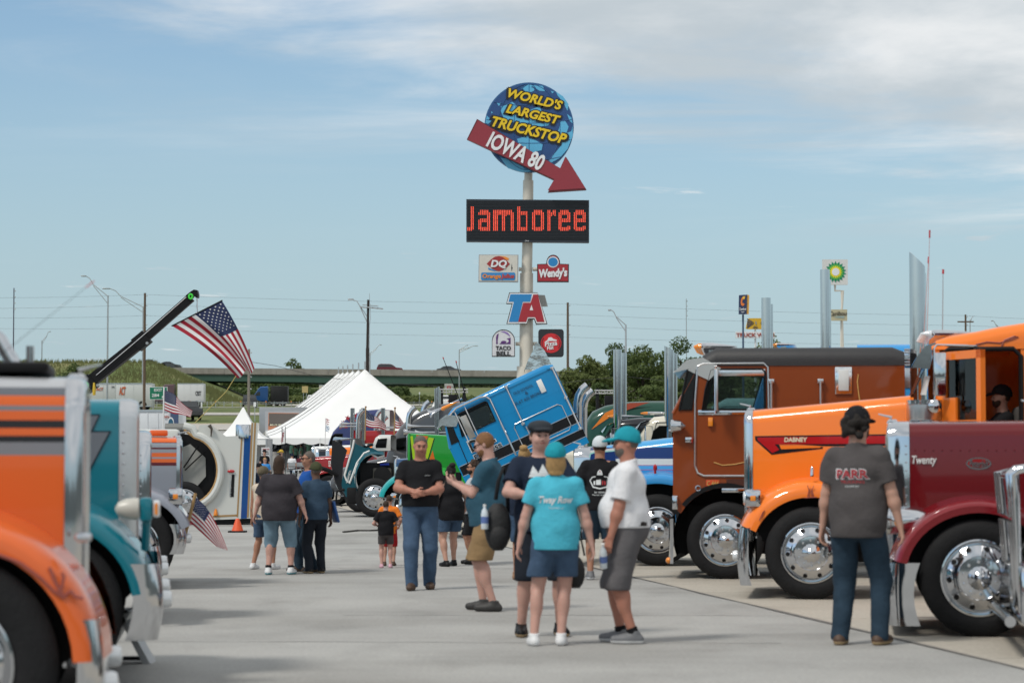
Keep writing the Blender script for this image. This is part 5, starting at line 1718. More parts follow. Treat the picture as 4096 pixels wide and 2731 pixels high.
# ================================================================== the tall sign and its boards
YS = 150.0
CREAM = mat('cream_pole_paint', (.62, .58, .50), .5, 0, 0, .08, .5)
SW, SBK, SRED = mat('sign_white', (.70, .71, .72), .45, 0, .3, .05), mat('sign_black', (.012, .012, .014), .5), mat('sign_red', (.34, .012, .022), .45, 0, .3, .06)
SBLUE, SNAVY, SLIGHT = mat('sign_blue', (.012, .20, .48), .45, 0, .3, .05), mat('globe_navy', (.012, .06, .20), .45, 0, .3, .08), mat('globe_light', (.10, .42, .66), .45, 0, .3, .05)
SYEL, SBRICK, SGREY = mat('sign_yellow', (.76, .52, .012), .45), mat('arrow_brick_red', (.26, .022, .035), .5, 0, .2, .10), mat('sign_edge_grey', (.40, .41, .42), .5, .3)
base = at(2100, 1700, YS)
zb0 = terr(YS)
PYL = thing('sign_pylon', 'tall cream steel sign pole rising behind the tipped blue cab', 'sign pole', (base.x, YS, zb0))

def pole_seg(x, y0, y1, w0, w1=None):
 p0, p1 = at(x[0], y0, YS), at(x[1], y1, YS)
 b = MB(); r0 = w0 / 2 * YS / FPX; r1 = (w1 or w0) / 2 * YS / FPX
 b.cyl(p0 - PYL.location, p1 - PYL.location, r0, r1, 28); return b.build('pole_section', CREAM, PYL)

pg = at(2096, 1800, YS); pg.z = zb0
b = MB(); b.cyl(pg - PYL.location, at(2097, 1465, YS) - PYL.location, .50, .47, 28); b.build('pole_section', CREAM, PYL)
pole_seg((2105, 2106), 1465, 1093, 55, 53)
pole_seg((2107, 2110), 1093, 970, 43, 42)
pole_seg((2112, 2113), 805, 722, 43, 42)
pole_seg((2113, 2114), 722, 690, 33, 33)
b = MB(); b.cyl(at(2112, 805, YS) - PYL.location, at(2111, 970, YS) - PYL.location, .25, None, 16); b.build('pole_section', CREAM, PYL)
for x0, x1, y in ((2075, 2095, 1077), (2130, 2150, 1077), (2062, 2082, 1375), (2125, 2150, 1375)):
 b = MB(); b.cyl(at(x0, y, YS) - PYL.location, at(x1, y, YS) - PYL.location, .12, None, 12); b.build('bracket', CREAM, PYL)

def board(name, label, pts, face, thick=.5, edge=SGREY, Y=YS, cat='sign', lift=.75, g=None):
 """A sign board: a deep cabinet with a face panel; origin at its bottom centre."""
 xs = [p[0] for p in pts]; ys = [p[1] for p in pts]
 o = at((min(xs) + max(xs)) / 2, max(ys), Y)
 root = thing(name, label, cat, (o.x, Y - lift, o.z), 0, g)
 b = MB(); b.prism([at(x, y, Y) - Vector((0, lift, 0)) - root.location for x, y in pts], (0, thick, 0)); b.build('cabinet', edge, root, 30)
 cx, cy = sum(xs) / len(xs), sum(ys) / len(ys)
 return root

def face(root, name, pts, m, lift, Y=YS, thick=.02):
 b = MB(); b.prism([at(x, y, Y) - Vector((0, lift, 0)) - root.location for x, y in pts], (0, thick, 0))
 return b.build(name, m, root, 30)

def stext(root, s, x0, y0, x1, y1, m, lift, rot=0.0, bold=.02, shear=0.0, Y=YS, **k):
 c = at((x0 + x1) / 2, (y0 + y1) / 2, Y)
 sc = Y / FPX; w, h = (x1 - x0) * sc, (y1 - y0) * sc
 ux, uz = Vector((cos(rot), 0, -sin(rot))), Vector((sin(rot), 0, cos(rot)))
 O = c - ux * w / 2 - uz * h / 2 - Vector((0, lift, 0))
 return letters(s, O - root.location, ux, uz, w, h, m, root, bold, shear, .02, out=(0, -1, 0), **k)

# globe with the yellow lettering
GL = board('globe_sign', 'round blue globe sign with yellow lettering high on the pole', circ(2116, 516, 178, None, 64), SNAVY, .55, mat('globe_edge', (.03, .12, .28), .5))
face(GL, 'globe_face', circ(2116, 516, 173, None, 64), SNAVY, .77)

def G(x, y): return (1800 + x / 2.24, 300 + y / 2.24)
land = [[(470, 300), (560, 260), (640, 330), (720, 330), (800, 300), (830, 360), (900, 420), (880, 470), (800, 480), (700, 470), (600, 460), (480, 400), (455, 340)],
  [(600, 590), (700, 560), (830, 640), (820, 690), (770, 700), (740, 740), (690, 700), (620, 650)],
  [(990, 430), (1030, 430), (1060, 480), (1040, 540), (1085, 520), (1095, 470), (1098, 560), (1050, 680), (980, 760), (905, 800), (880, 780), (960, 690), (1000, 640), (940, 560), (975, 500)],
  [(440, 740), (560, 790), (680, 850), (730, 880), (640, 885), (520, 850)], [(420, 270), (455, 265), (440, 298)], [(455, 300), (480, 295), (462, 320)], [(370, 345), (385, 352), (372, 365)],
  [(330, 380), (350, 400), (380, 420), (345, 455), (318, 450)], [(950, 170), (1010, 210), (1060, 280), (1050, 340), (1010, 260), (960, 200)], [(640, 140), (700, 105), (830, 118), (850, 165), (800, 160), (740, 120), (670, 155)],
  [(1045, 365), (1085, 400), (1095, 450), (1070, 430)], [(900, 160), (930, 170), (915, 185)]]
for pl in land: face(GL, 'land_mass', [G(*p) for p in pl], SLIGHT, .785)
face(GL, 'sun_disc', circ(*G(708, 150), 21, 10, 24), SLIGHT, .787)
for a in range(-10, 200, 22):
 c_, s_ = cos(radians(a)), sin(radians(a))
 face(GL, 'sun_ray', [G(708 + 52 * c_, 150 - 27 * s_), G(708 + 84 * c_ - 5, 150 - 42 * s_), G(708 + 84 * c_ + 8, 150 - 40 * s_)], SLIGHT, .787)
for k in (-.72, -.35, .0, .35, .72):
 pts = [(2116 + k * 172 * cos(radians(a)), 516 - 172 * sin(radians(a))) for a in range(-85, 86, 10)]
 b = MB(); b.tube([at(x, y, YS) - Vector((0, .79, 0)) - GL.location for x, y in pts], .018, 5); b.build('grid_line', mat('globe_line', (.015, .09, .26), .5), GL)
for yy in (-100, -30, 50, 118):
 hw_ = sqrt(172 ** 2 - yy ** 2)
 pts = [(2116 + hw_ * f, 516 + yy + 14 * (1 - f * f)) for f in [-1 + i * .2 for i in range(11)]]
 b = MB(); b.tube([at(x, y, YS) - Vector((0, .79, 0)) - GL.location for x, y in pts], .018, 5); b.build('grid_line', mat('globe_line', (.015, .09, .26), .5), GL)
for s, x0, y0, x1, y1, rot in (("WORLD'S", 510, 165, 1012, 305, 14), ('LARGEST', 500, 305, 992, 438, 13), ('TRUCKSTOP', 365, 435, 1052, 590, 14)):
 (xa, ya), (xb, yb) = G(x0, y0), G(x1, y1)
 hgt = (yb - ya) * .62
 cy = (ya + yb) / 2
 for dx, dy, bold, m, lf in ((-3, 4, .11, SBK, .80), (0, 0, .10, SBK, .81), (0, 0, .035, SYEL, .84)):
  f = {.11: 1.07, .10: 1.05, .035: 1.0}[bold]
  w = (xb - xa) * f; h = hgt * (1.22 if bold > .05 else 1.0)
  stext(GL, s, (xa + xb) / 2 - w / 2 + dx, cy - h / 2 + dy, (xa + xb) / 2 + w / 2 + dx, cy + h / 2 + dy, m, lf, radians(rot), bold, .22)

# red arrow
def A_(x, y): return (1800 + x / 2.24, 300 + y / 2.24)
arrow = [A_(*p) for p in [(245, 422), (155, 602), (935, 968), (875, 1072), (1217, 1050), (1035, 758), (988, 865)]]
AR = board('arrow_sign', 'large red arrow sign with white letters across the globe', arrow, SBRICK, .45, mat('arrow_edge', (.11, .012, .018), .5), lift=1.35)
cx, cy = 2090, 620
face(AR, 'arrow_face', [(cx + (x - cx) * .985, cy + (y - cy) * .96) for x, y in arrow], SBRICK, 1.37)
stext(AR, 'IOWA 80', *A_(325, 635), *A_(860, 785), mat('letter_white', (.74, .75, .76), .5), 1.40, radians(25.2), .03, .05)

# message board
LED = board('message_board', 'wide black message board with glowing red dot letters', [(1866, 802), (2355, 806), (2355, 974), (1866, 970)], SBK, .7, mat('board_frame', (.02, .028, .04), .5))
face(LED, 'board_face', [(1870, 808), (2350, 812), (2350, 966), (1870, 962)], mat('board_black', (.008, .010, .014), .6), .77)
for i in range(26):
 y = 811 + i * 5.9
 b = MB(); p, q2 = at(1871, y, YS), at(2349, y + 3.5, YS)
 b.bx(p.x - LED.location.x, q2.x - LED.location.x, -.06, -.025, p.z - .022 - LED.location.z, p.z + .022 - LED.location.z); b.build('louver', mat('louver_black', (.014, .018, .024), .5), LED, 0)
FONT5 = {
 'J': ["..11", "..11", "..11", "..11", "..11", "..11", "..11", "..11", "..11", "..11", "..11", "1111", "111."],
 'a': ["........", "........", ".11111.", "1111111", ".....11", ".....11", ".111111", "1111111", "11...11", "11...11", "11...11", "1111111", ".111111"],
 'm': ["...........", "...........", "1111111111.", "11111111111", "11..111..11", "11..11...11", "11..11...11", "11..11...11", "11..11...11", "11..11...11", "11..11...11", "11..11...11", "11..11...11"],
 'b': ["11.....", "11.....", "111111.", "1111111", "11...11", "11...11", "11...11", "11...11", "11...11", "11...11", "11...11", "1111111", "111111."],
 'o': ["", "", ".11111.", "1111111", "11...11", "11...11", "11...11", "11...11", "11...11", "11...11", "11...11", "1111111", ".11111."],
 'r': ["", "", "11.1111", "1111111", "111..11", "11.....", "11.....", "11.....", "11.....", "11.....", "11.....", "11.....", "11....."],
 'e': ["", "", ".11111.", "1111111", "11...11", "11...11", "1111111", "1111111", "11.....", "11.....", "11...11", "1111111", ".11111."]}

def led_dots():
 dm = mat('led_red', (1.0, .10, .05), .5, 0, 0, 0, emit=.75)
 lay = [('J', 1869, 1899, 834), ('a', 1913, 1963, 848), ('m', 1972, 2057, 848), ('b', 2068, 2115, 834), ('o', 2127, 2177, 848), ('r', 2188, 2224, 848), ('e', 2232, 2284, 848), ('e', 2293, 2345, 848)]
 b = MB()
 for ch, x0, x1, ytop in lay:
  rows = [r for r in FONT5[ch]]
  if ytop == 848: rows = rows[2:]
  nr, ncol = len(rows), max(len(r) for r in rows)
  R_ = 20 if ytop == 834 else 17                             # dot rows actually lit
  cw = max(4, int(round((x1 - x0) / 7.4)))
  for i in range(R_):
   for j in range(int((x1 - x0) / 7.0)):
    rr = rows[min(nr - 1, int(i * nr / R_))]
    k = int(j * ncol / max(1, int((x1 - x0) / 7.0)))
    if k < len(rr) and rr[k] == '1':
     x = x0 + 3.5 + j * 7.0; y = ytop + i * (931 - ytop) / R_
     p = at(x, y, YS) - Vector((0, .815, 0)) - LED.location
     s = .034
     b.add([p + Vector((s * cos(a), 0, s * sin(a))) for a in [i2 * pi / 3 for i2 in range(6)]] + [p + Vector((0, -.02, 0))], [(i2, (i2 + 1) % 6, 6) for i2 in range(6)])
 o = b.build('lamp_dots', dm, LED, 0); o['kind'] = 'stuff'

led_dots()
stext(LED, 'DEDS', 2100, 966, 2116, 971, SW, .775, 0, 0)

# restaurant boards
DQ = board('sign_board', 'white board with red lozenge emblem and blue strip, left of the pole', [(1916, 1022), (2074, 1023), (2073, 1131), (1914, 1130)], SW, .5)
face(DQ, 'board_face', [(1919, 1025), (2070, 1026), (2069, 1128), (1917, 1127)], mat('dq_white', (.58, .56, .50), .5), .77)
def D(x, y): return (1800 + x / 2.614, 950 + y / 2.614)
SOR = mat('sign_orange', (.75, .25, .03), .45)
face(DQ, 'swoosh', [D(*p) for p in [(470, 225), (520, 205), (580, 212), (615, 228), (610, 250), (560, 235), (510, 228)]], SOR, .785)
face(DQ, 'swoosh', [D(*p) for p in [(400, 322), (430, 340), (480, 348), (542, 340), (520, 360), (460, 362), (402, 345)]], mat('dq_blue', (.03, .22, .50), .45), .785)
face(DQ, 'lozenge', [D(*p) for p in [(385, 285), (430, 240), (470, 212), (510, 205), (550, 215), (590, 245), (626, 288), (590, 325), (550, 352), (510, 364), (460, 348), (420, 318)]], mat('dq_red', (.32, .03, .03), .45), .79)
stext(DQ, 'DQ', *D(425, 245), *D(595, 335), SW, .81, 0, .04, .2)
face(DQ, 'strip', rrect(*D(327, 376), *D(683, 457), 6), mat('dq_blue', (.03, .22, .50), .45), .785)
stext(DQ, 'Orange', *D(340, 392), *D(533, 448), SOR, .80, 0, .03); stext(DQ, 'Julius', *D(533, 390), *D(672, 448), mat('julius_red', (.5, .05, .03), .45), .80, 0, .03, .15)
face(DQ, 'tear', [D(*p) for p in [(645, 285), (650, 320), (655, 325), (648, 350), (645, 365), (640, 330)]], mat('torn_hole', (.05, .05, .05), .8), .785)

WE = board('sign_board', 'red board with arched top and white script, right of the pole', [(2148, 1060)] + [(2184, 1059)] + circ(2212, 1053, 27, 30, 16, 190, 350) + [(2240, 1059), (2275, 1060), (2274, 1131), (2148, 1131)], SRED, .5, mat('we_edge', (.03, .02, .02), .5))
wp = [(2151, 1062), (2187, 1062)] + circ(2212, 1054, 24, 27, 16, 190, 350) + [(2238, 1062), (2271, 1062), (2271, 1128), (2151, 1128)]
face(WE, 'board_face', wp, SRED, .77)
face(WE, 'medallion', circ(2211, 1052, 23, 22, 24), SW, .785); face(WE, 'medallion_disc', circ(2211, 1052, 19, 18, 24), SBLUE, .795)
stext(WE, "Wendy's", 2155, 1077, 2268, 1122, SW, .79, radians(-3), .05, .12)

TA = board('sign_board', 'blue and red two-letter board in slanted capitals at mid pole', [(2037, 1173), (2150, 1173), (2189, 1298), (2144, 1300), (2136, 1279), (2113, 1279), (2106, 1298), (2026, 1297), (2047, 1218), (2025, 1218)], SBK, .5, SBK)
def K(x, y): return (1800 + x / 2.614, 950 + y / 2.614)
face(TA, 'board_face', [K(*p) for p in [(626, 590), (914, 590), (1008, 905), (905, 905), (882, 852), (818, 852), (800, 905), (600, 905), (655, 695), (595, 695)]], SW, .77)
face(TA, 'letter_t', [K(*p) for p in [(632, 602), (855, 602), (838, 680), (760, 680), (712, 890), (615, 890), (668, 680), (612, 680)]], SBLUE, .785)
face(TA, 'letter_a', [K(*p) for p in [(870, 604), (918, 604), (985, 890), (908, 890), (888, 840), (812, 840), (795, 890), (712, 890), (765, 690), (842, 690)]], SRED, .785)
face(TA, 'letter_hole', [K(*p) for p in [(851, 712), (868, 768), (832, 768)]], SW, .80)
TB_ = board('rear_sign', 'plain grey back of a matching board turned away behind the two-letter board', [(2150, 1176), (2180, 1177), (2192, 1222), (2165, 1222)], SGREY, .35, mat('grey_panel', (.42, .42, .40), .5), lift=-.75)

TC = board('sign_board', 'white arch-topped board with purple bell emblem, lowest left of the pole', [(1968, 1428), (1968, 1365)] + circ(2014, 1365, 46, 45, 16, 180, 360)[1:] + [(2060, 1428)], SW, .5, SBK)
face(TC, 'board_face', [(1970, 1425), (1970, 1366)] + circ(2014, 1366, 43, 42, 16, 180, 360)[1:] + [(2057, 1425)], mat('tb_white', (.62, .62, .64), .5), .77)
PUR, PUR2 = mat('tb_purple', (.10, .03, .16), .45), mat('tb_violet', (.24, .15, .40), .45)
def C(x, y): return (1700 + x / 2.24, 1300 + y / 2.24)
face(TC, 'bell', [C(*p) for p in [(638, 176), (638, 110), (645, 90), (660, 80), (655, 120), (650, 150), (655, 172)]], PUR, .785)
face(TC, 'bell', [C(*p) for p in [(678, 66), (710, 60), (740, 72), (760, 98), (764, 112), (740, 92), (710, 74)]], PUR2, .785)
face(TC, 'bell', [C(*p) for p in [(665, 176), (700, 150), (740, 125), (767, 118), (767, 176)]], PUR, .785)
face(TC, 'bell_clapper', circ(*C(712, 148), 17, 9, 20), mat('tb_white', (.62, .62, .64), .5), .795)
face(TC, 'bell_clapper', circ(*C(706, 157), 11, 5, 16), PUR, .805)
stext(TC, 'TACO', *C(634, 192), *C(770, 230), SBK, .785, 0, .03); stext(TC, 'BELL', *C(640, 240), *C(768, 278), SBK, .785, 0, .03)

PH = board('sign_board', 'black square board with red round roof emblem, lowest right of the pole', rrect(2153, 1319, 2254, 1429, 11), SBK, .5, SBK)
face(PH, 'board_face', rrect(2155, 1321, 2251, 1427, 10), mat('ph_black', (.018, .02, .024), .5), .77)
face(PH, 'emblem', circ(*C(1128, 167), 41, 39, 40), mat('ph_red', (.55, .02, .025), .45), .785)
for a0, a1 in ((-60, 40), (120, 220)):
 b = MB(); b.tube([at(2203 + 36 * cos(radians(a)), 1374 + 34 * sin(radians(a)), YS) - Vector((0, .80, 0)) - PH.location for a in range(a0, a1, 8)], .016, 5); b.build('emblem_line', SBK, PH)
face(PH, 'roof_mark', [C(*p) for p in [(1068, 160), (1095, 140), (1105, 118), (1130, 115), (1150, 130), (1180, 138), (1175, 148), (1110, 148)]], SW, .80)
stext(PH, 'Pizza', *C(1070, 150), *C(1182, 192), SW, .80, radians(-8), .03, .1); stext(PH, 'Hut', *C(1090, 188), *C(1150, 225), SW, .80, radians(-8), .03, .1)

# ------------------------------------------------------------------ signs on the right skyline
def post_sign(name, label, boards, px, y0, Y, w, m, lean=0, cat='sign'):
 """A free-standing sign on a post; boards = [(part, outline, material, lift)]."""
 zg = terr(Y)
 top = at(px, y0, Y)
 root = thing(name, label, cat, (top.x - lean, Y, zg))
 b = MB(); b.cyl((0, 0, 0), (lean, 0, top.z - zg), w, w * .85, 14); b.build('post', m, root)
 for nm, pts, mm, lf in boards:
  bb = MB(); bb.prism([at(x, y, Y) - Vector((0, lf, 0)) - root.location for x, y in pts], (0, .25 if nm == 'board' else .02, 0)); bb.build(nm, mm, root, 30)
 return root

NAVYS = mat('inn_navy', (.022, .035, .09), .5); GOLD = mat('inn_gold', (.62, .33, .06), .5)
r = post_sign('motel_sign', 'tall navy motel sign with an orange crescent on a blue post', [('board', [(2954, 1182), (2986, 1180), (2984, 1258), (2953, 1258)], NAVYS, .5), ('board_side', [(2986, 1180), (2995, 1182), (2993, 1258), (2984, 1258)], GOLD, .45),
 ('crescent', [(2970, 1187), (2978, 1186), (2976, 1196), (2968, 1200), (2966, 1212), (2976, 1218), (2970, 1226), (2962, 1222), (2960, 1210), (2963, 1196)], mat('crescent_orange', (.7, .18, .03), .5), .52), ('crescent', [(2968, 1190), (2974, 1186), (2978, 1188), (2975, 1199), (2968, 1196)], mat('crescent_yellow', (.75, .48, .06), .5), .53)], 2972, 1258, 190, .09, mat('blue_post', (.06, .10, .16), .5))
stext(r, 'Comfort', 2955, 1232, 2982, 1243, SW, .52, 0, .02, 0, 190); stext(r, 'INN', 2963, 1247, 2974, 1252, SW, .52, 0, .02, 0, 190)
BE = mat('beacon_gold', (.60, .36, .02), .5)
def Q(x, y): return (2900 + x / 4.704, 1150 + y / 4.704)
bp = [Q(*p) for p in [(440, 580), (790, 580), (830, 610), (870, 770), (840, 785), (410, 785), (385, 765), (425, 600)]]
r = post_sign('truck_wash_sign', 'yellow beacon sign above a white truck wash board on a white post', [('board', bp, BE, .3), ('board', [Q(192, 832), Q(935, 838), Q(935, 955), Q(195, 955)], SW, .3)] +
 [('ray', [Q(600 + dx * (60), 668 + dy * 10), Q(600 + dx * 190, 668 + dy * 62 - 14), Q(600 + dx * 195, 668 + dy * 62 + 12)], NAVYS, .33) for dx in (-1, 1) for dy in (-1.1, -.35, .3, .95, 1.5)] +
 [('beacon', [Q(565, 700), Q(560, 660), Q(572, 630), Q(590, 655), Q(588, 700)], mat('beacon_grey', (.3, .28, .2), .5), .335)], 3021, 1317, 215, .10, SW)
stext(r, 'TRUCK WASH', *Q(205, 858), *Q(915, 932), mat('wash_red', (.35, .07, .05), .5), .33, 0, .03, 0, 215)
stext(r, 'BLUE', *Q(535, 728), *Q(598, 746), NAVYS, .33, 0, .02, 0, 215); stext(r, 'BEACON', *Q(520, 752), *Q(612, 768), NAVYS, .33, 0, .02, 0, 215)
BPG, BPL, BPY = mat('fuel_green', (.0, .22, .10), .45), mat('fuel_light_green', (.10, .42, .05), .45), mat('fuel_yellow', (.75, .62, .02), .45)
def star_ring(cx, cy, r0, r1, n=18, ph=0):
 return [(cx + (r1 if i % 2 else r0) * cos(pi * i / n + ph), cy + (r1 if i % 2 else r0) * sin(pi * i / n + ph)) for i in range(2 * n)]
r = post_sign('fuel_sign', 'square white fuel sign with a green and yellow sunburst', [('board', [(3288, 1039), (3389, 1039), (3389, 1140), (3288, 1140)], mat('fuel_white', (.60, .60, .58), .5), .3),
 ('burst', star_ring(3340, 1089, 32, 43), BPG, .33), ('burst', star_ring(3340, 1089, 26, 34, 18, pi / 18), BPL, .35), ('burst', star_ring(3340, 1089, 19, 26), BPY, .37), ('burst', circ(3340, 1089, 15, 15, 24), SW, .39)], 3366, 1162, 180, .08, CREAM, -.25)
b = MB(); b.tube([at(x, y, 180) - r.location for x, y in ((3340, 1140), (3340, 1163), (3372, 1163), (3367, 1240))], .09, 8); b.build('post_frame', CREAM, r)
r2 = post_sign('coffee_sign', 'beige coffee sign with dark script on a leaning cream post', [('board', [(3288, 1239), (3386, 1239), (3386, 1284), (3288, 1283)], mat('coffee_beige', (.44, .40, .26), .5), .4)], 3366, 1240, 178, .09, CREAM, .15)
stext(r2, 'Caribou', 3312, 1246, 3384, 1264, mat('script_brown', (.03, .02, .015), .5), .42, radians(-2), .0, .3, 178); stext(r2, 'COFFEE', 3338, 1266, 3374, 1273, mat('coffee_blue', (.35, .55, .60), .5), .42, 0, .01, 0, 178)

# ================================================================== tents
def clothm(name, col, r=.6, bump=.15):
 m = mat(name, col, r, 0, 0, .05, .6, bump, 2.5)
 return m

TENTW = clothm('tent_vinyl', (.78, .78, .77))

def big_tent():
 Y0 = 168.0
 pk = at(1502, 1487, Y0 + 6.8)
 zg = terr(Y0)
 root = thing('pole_tent', 'long white pole tent with six peaks behind the parked trucks', 'tent', (pk.x, Y0, zg))
 W, ez = 6.9, CH + (HZ - 1752) * Y0 / FPX - zg              # half width, eave height
 ph = pk.z - zg
 n_pk, bay = 6, 9.5
 ax = Vector((-.112, 1, .03)); sx = Vector((1, .10, 0)).normalized()
 L = W * 2 + bay * (n_pk - 1)

 def hgt(u, v):                                           # u -1..1 across, v metres along
  c = min(max(v, W), W + bay * (n_pk - 1))
  tv = abs(v - c) / W
  t_ = max(abs(u), tv)
  k = (c - W) % bay / bay
  sag = 4 * k * (1 - k)
  f = (1 - t_) ** 1.28
  return ez + (ph - ez) * f * (1 - .20 * sag * (1 - t_) ** .3) - .25 * sag * t_ * (1 - t_)
 vs_ = [W * i / 14 for i in range(15)] + [W + bay * j + bay * i / 8 for j in range(n_pk - 1) for i in range(1, 9)] + [L - W + W * i / 10 for i in range(1, 11)]
 us = [-1 + i / 16 for i in range(33)]
 b = MB()
 b.sheet([[sx * (u * W) + ax * v + Vector((0, 0, hgt(u, v))) for u in us] for v in vs_])
 b.build('canopy', TENTW, root, 60)
 # scalloped valance
 b = MB(); rng = random.Random(4)
 def edge(p0, p1, n):
  top, bot = [], []
  for i in range(n * 6 + 1):
   f = i / (n * 6)
   p = p0.lerp(p1, f)
   top.append(p + Vector((0, 0, ez))); bot.append(p + Vector((0, -.04, ez - .33 - .13 * abs(sin(pi * f * n)))))
  b.sheet([top, bot])
 A, B_, C_, D_ = sx * -W, sx * W, sx * W + ax * L, sx * -W + ax * L
 edge(A, B_, 12); edge(A, D_, 40); edge(B_, C_, 40); edge(D_, C_, 12)
 b.build('valance', TENTW, root, 60)
 b = MB(); seam = mat('tent_seam', (.16, .16, .16), .8)
 for j in range(n_pk):
  v = W + bay * j
  for sgn in (-1, 1):
   for dv in ((0, -.55) if j else (0,)):
    sb = MB(); sb.tube([sx * (u * W) + ax * (v + dv * (1 - abs(u))) + Vector((0, 0, hgt(u, v + dv * (1 - abs(u))) + .015)) for u in [sgn * (.04 + .96 * i / 12) for i in range(13)]], .022, 4); sb.build('seam', seam, root)
  p = ax * v
  mb = MB(); mb.cyl(p + Vector((0, 0, 0)), p + Vector((0, 0, ph + .55)), .05, None, 8); mb.build('pole', GALV, root)
 for i in range(8):
  for sgn in (-1, 1):
   p = sx * (sgn * W) + ax * (L * i / 7)
   mb = MB(); mb.cyl(p, p + Vector((0, 0, ez)), .04, None, 8); mb.build('leg', WHITE, root)
   mb = MB(); mb.tube([p + Vector((0, 0, ez)), p + sx * (sgn * 1.9)], .025, 5); mb.build('guy_strap', mat('strap_cream', (.5, .47, .38), .8), root)
 for i in range(1, 4):
  p = A.lerp(B_, i / 4)
  mb = MB(); mb.cyl(p, p + Vector((0, 0, ez)), .04, None, 8); mb.build('leg', WHITE, root)
 # bunched clear side walls at the corner
 rng = random.Random(9)
 for k in range(7):
  p = A + ax * (k * 1.2) + sx * -.1
  mb = MB(); rows = []
  for z in range(8):
   rows.append([p + Vector((rng.uniform(-.12, .12) + .07 * q, rng.uniform(-.1, .1), ez - z * ez / 7)) for q in range(-2, 3)])
  mb.sheet(rows); mb.build('wall_curtain', mat('clear_vinyl', (.45, .46, .47), .15, .2, 0, .3, 5), root, 80)
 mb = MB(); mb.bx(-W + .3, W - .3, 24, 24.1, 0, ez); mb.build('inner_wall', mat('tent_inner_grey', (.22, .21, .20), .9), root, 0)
 return root

TENT = big_tent()

def peak_tent(label, px, pytop, pyeave, half_px, Y):
 top = at(px, pytop, Y)
 zg = terr(Y)
 root = thing('peak_tent', label, 'tent', (top.x, Y, zg))
 W = half_px * Y / FPX
 ez, ph = CH + (HZ - pyeave) * Y / FPX - zg, top.z - zg
 b = MB(); n = 10
 rows = []
 for i in range(n + 1):
  t_ = i / n
  z = ez + (ph - ez) * (1 - t_) ** 1.7
  w = W * t_ + .03
  rows.append([(w * x, w * y, z - (.10 * t_ * (1 - max(abs(x), abs(y)) * min(abs(x), abs(y))) if 0 else 0)) for x, y in [(-1, -1), (-.5, -1), (0, -1), (.5, -1), (1, -1), (1, -.5), (1, 0), (1, .5), (1, 1), (.5, 1), (0, 1), (-.5, 1), (-1, 1), (-1, .5), (-1, 0), (-1, -.5)]])
 b.loft(rows, 0, False); b.build('canopy', TENTW, root, 50)
 b = MB()
 b.loft([[(W * x, W * y, z) for x, y in [(-1, -1), (1, -1), (1, 1), (-1, 1)]] for z in (ez, ez - .32)], 0, False); b.build('valance', TENTW, root, 0)
 for x in (-1, 1):
  for y in (-1, 1):
   q = MB(); q.cyl((W * x, W * y, 0), (W * x, W * y, ez), .05, None, 8); q.build('leg', GALV, root)
 q = MB(); q.bx(-W, W, W - .02, W + .01, 0, ez); q.build('back_wall', clothm('tent_wall', (.5, .5, .5)), root, 0)
 q = MB(); q.bx(W - .02, W + .01, -W, W - .1, 0, ez); q.build('side_wall', clothm('tent_wall', (.5, .5, .5)), root, 0)
 return root

peak_tent('small white tent with a single peak beside the tipped white hood', 973, 1628, 1755, 104, 128)
peak_tent('small white tent tip behind the slate grey sleeper roof', 1742, 1598, 1690, 60, 150)

# ------------------------------------------------------------------ poles, lamps, wires
def lamp_pole(label, px, y0, Y, arms, r=.11, m=GALV, cat='street lamp', group='street lamps along the roads', y_base=None):
 zg = terr(Y)
 top = at(px, y0, Y)
 root = thing('street_lamp', label, cat, (top.x, Y, zg), 0, group)
 b = MB(); b.cyl((0, 0, 0), (0, 0, top.z - zg), r, r * .7, 10); b.build('pole', m, root)
 for (ax0, ay0), (ex, ey) in arms:
  # truss arm: two chords meeting at a curved tip with a flat lamp head
  def w(x, y): return at(x, y, Y) - root.location
  sg = 1 if ex > px else -1
  k = (ax0[0], ax0[1])
  b = MB()
  p0, p1 = w(px, ax0[1]), w(px, ax0[1] + ay0)
  tip = w(ex - sg * abs(ex - px) * .18, ey); mid = w(px + (ex - px) * .55, ax0[1] + (ey - ax0[1]) * .58)
  b.tube([p0, mid, w(px + (ex - px) * .68, ey + (ax0[1] - ey) * .12), tip], r * .42, 6)
  b.tube([p1, w(px + (ex - px) * .55, ax0[1] + (ey - ax0[1]) * .52)], r * .38, 6)
  b.build('arm', m, root)
  b = MB(); e = w(ex, ey)
  b.bx(min(tip.x, e.x), max(tip.x, e.x), -.2, .2, tip.z - .07, tip.z + .06, 0, .03); b.build('lamp_head', m, root)
 return root

L2 = lambda px, ya, d, ex, ey: [(((px, ya), d), (ex, ey))]
lamp_pole('tall truss-arm street lamp just left of the crane boom', 432, 1182, 262, L2(432, 1185, 30, 325, 1104))
lamp_pole('truss-arm street lamp crossing the middle of the crane boom', 573, 1226, 280, L2(573, 1228, 22, 410, 1154))
lamp_pole('small distant street lamp above the orange hood', 168, 1362, 430, L2(168, 1365, 12, 203, 1326), .13)
lamp_pole('distant street lamp right of the thick black post', 1480, 1410, 430, L2(1480, 1412, 10, 1527, 1379), .12)
lamp_pole('distant twin-arm street lamp over the bridge right of the tent peak', 1837, 1398, 420, L2(1837, 1400, 10, 1912, 1383) + L2(1837, 1398, 10, 1872, 1381), .12)
lamp_pole('truss-arm street lamp standing before the trees', 2503, 1298, 205, L2(2503, 1300, 26, 2432, 1240), .10)
lamp_pole('small distant lamp right of the thin pole over the trees', 2560, 1400, 330, L2(2560, 1402, 8, 2535, 1384), .10)
lamp_pole('distant lamp beside the far utility pole on the right', 3880, 1280, 330, L2(3880, 1283, 8, 3892, 1267), .10)
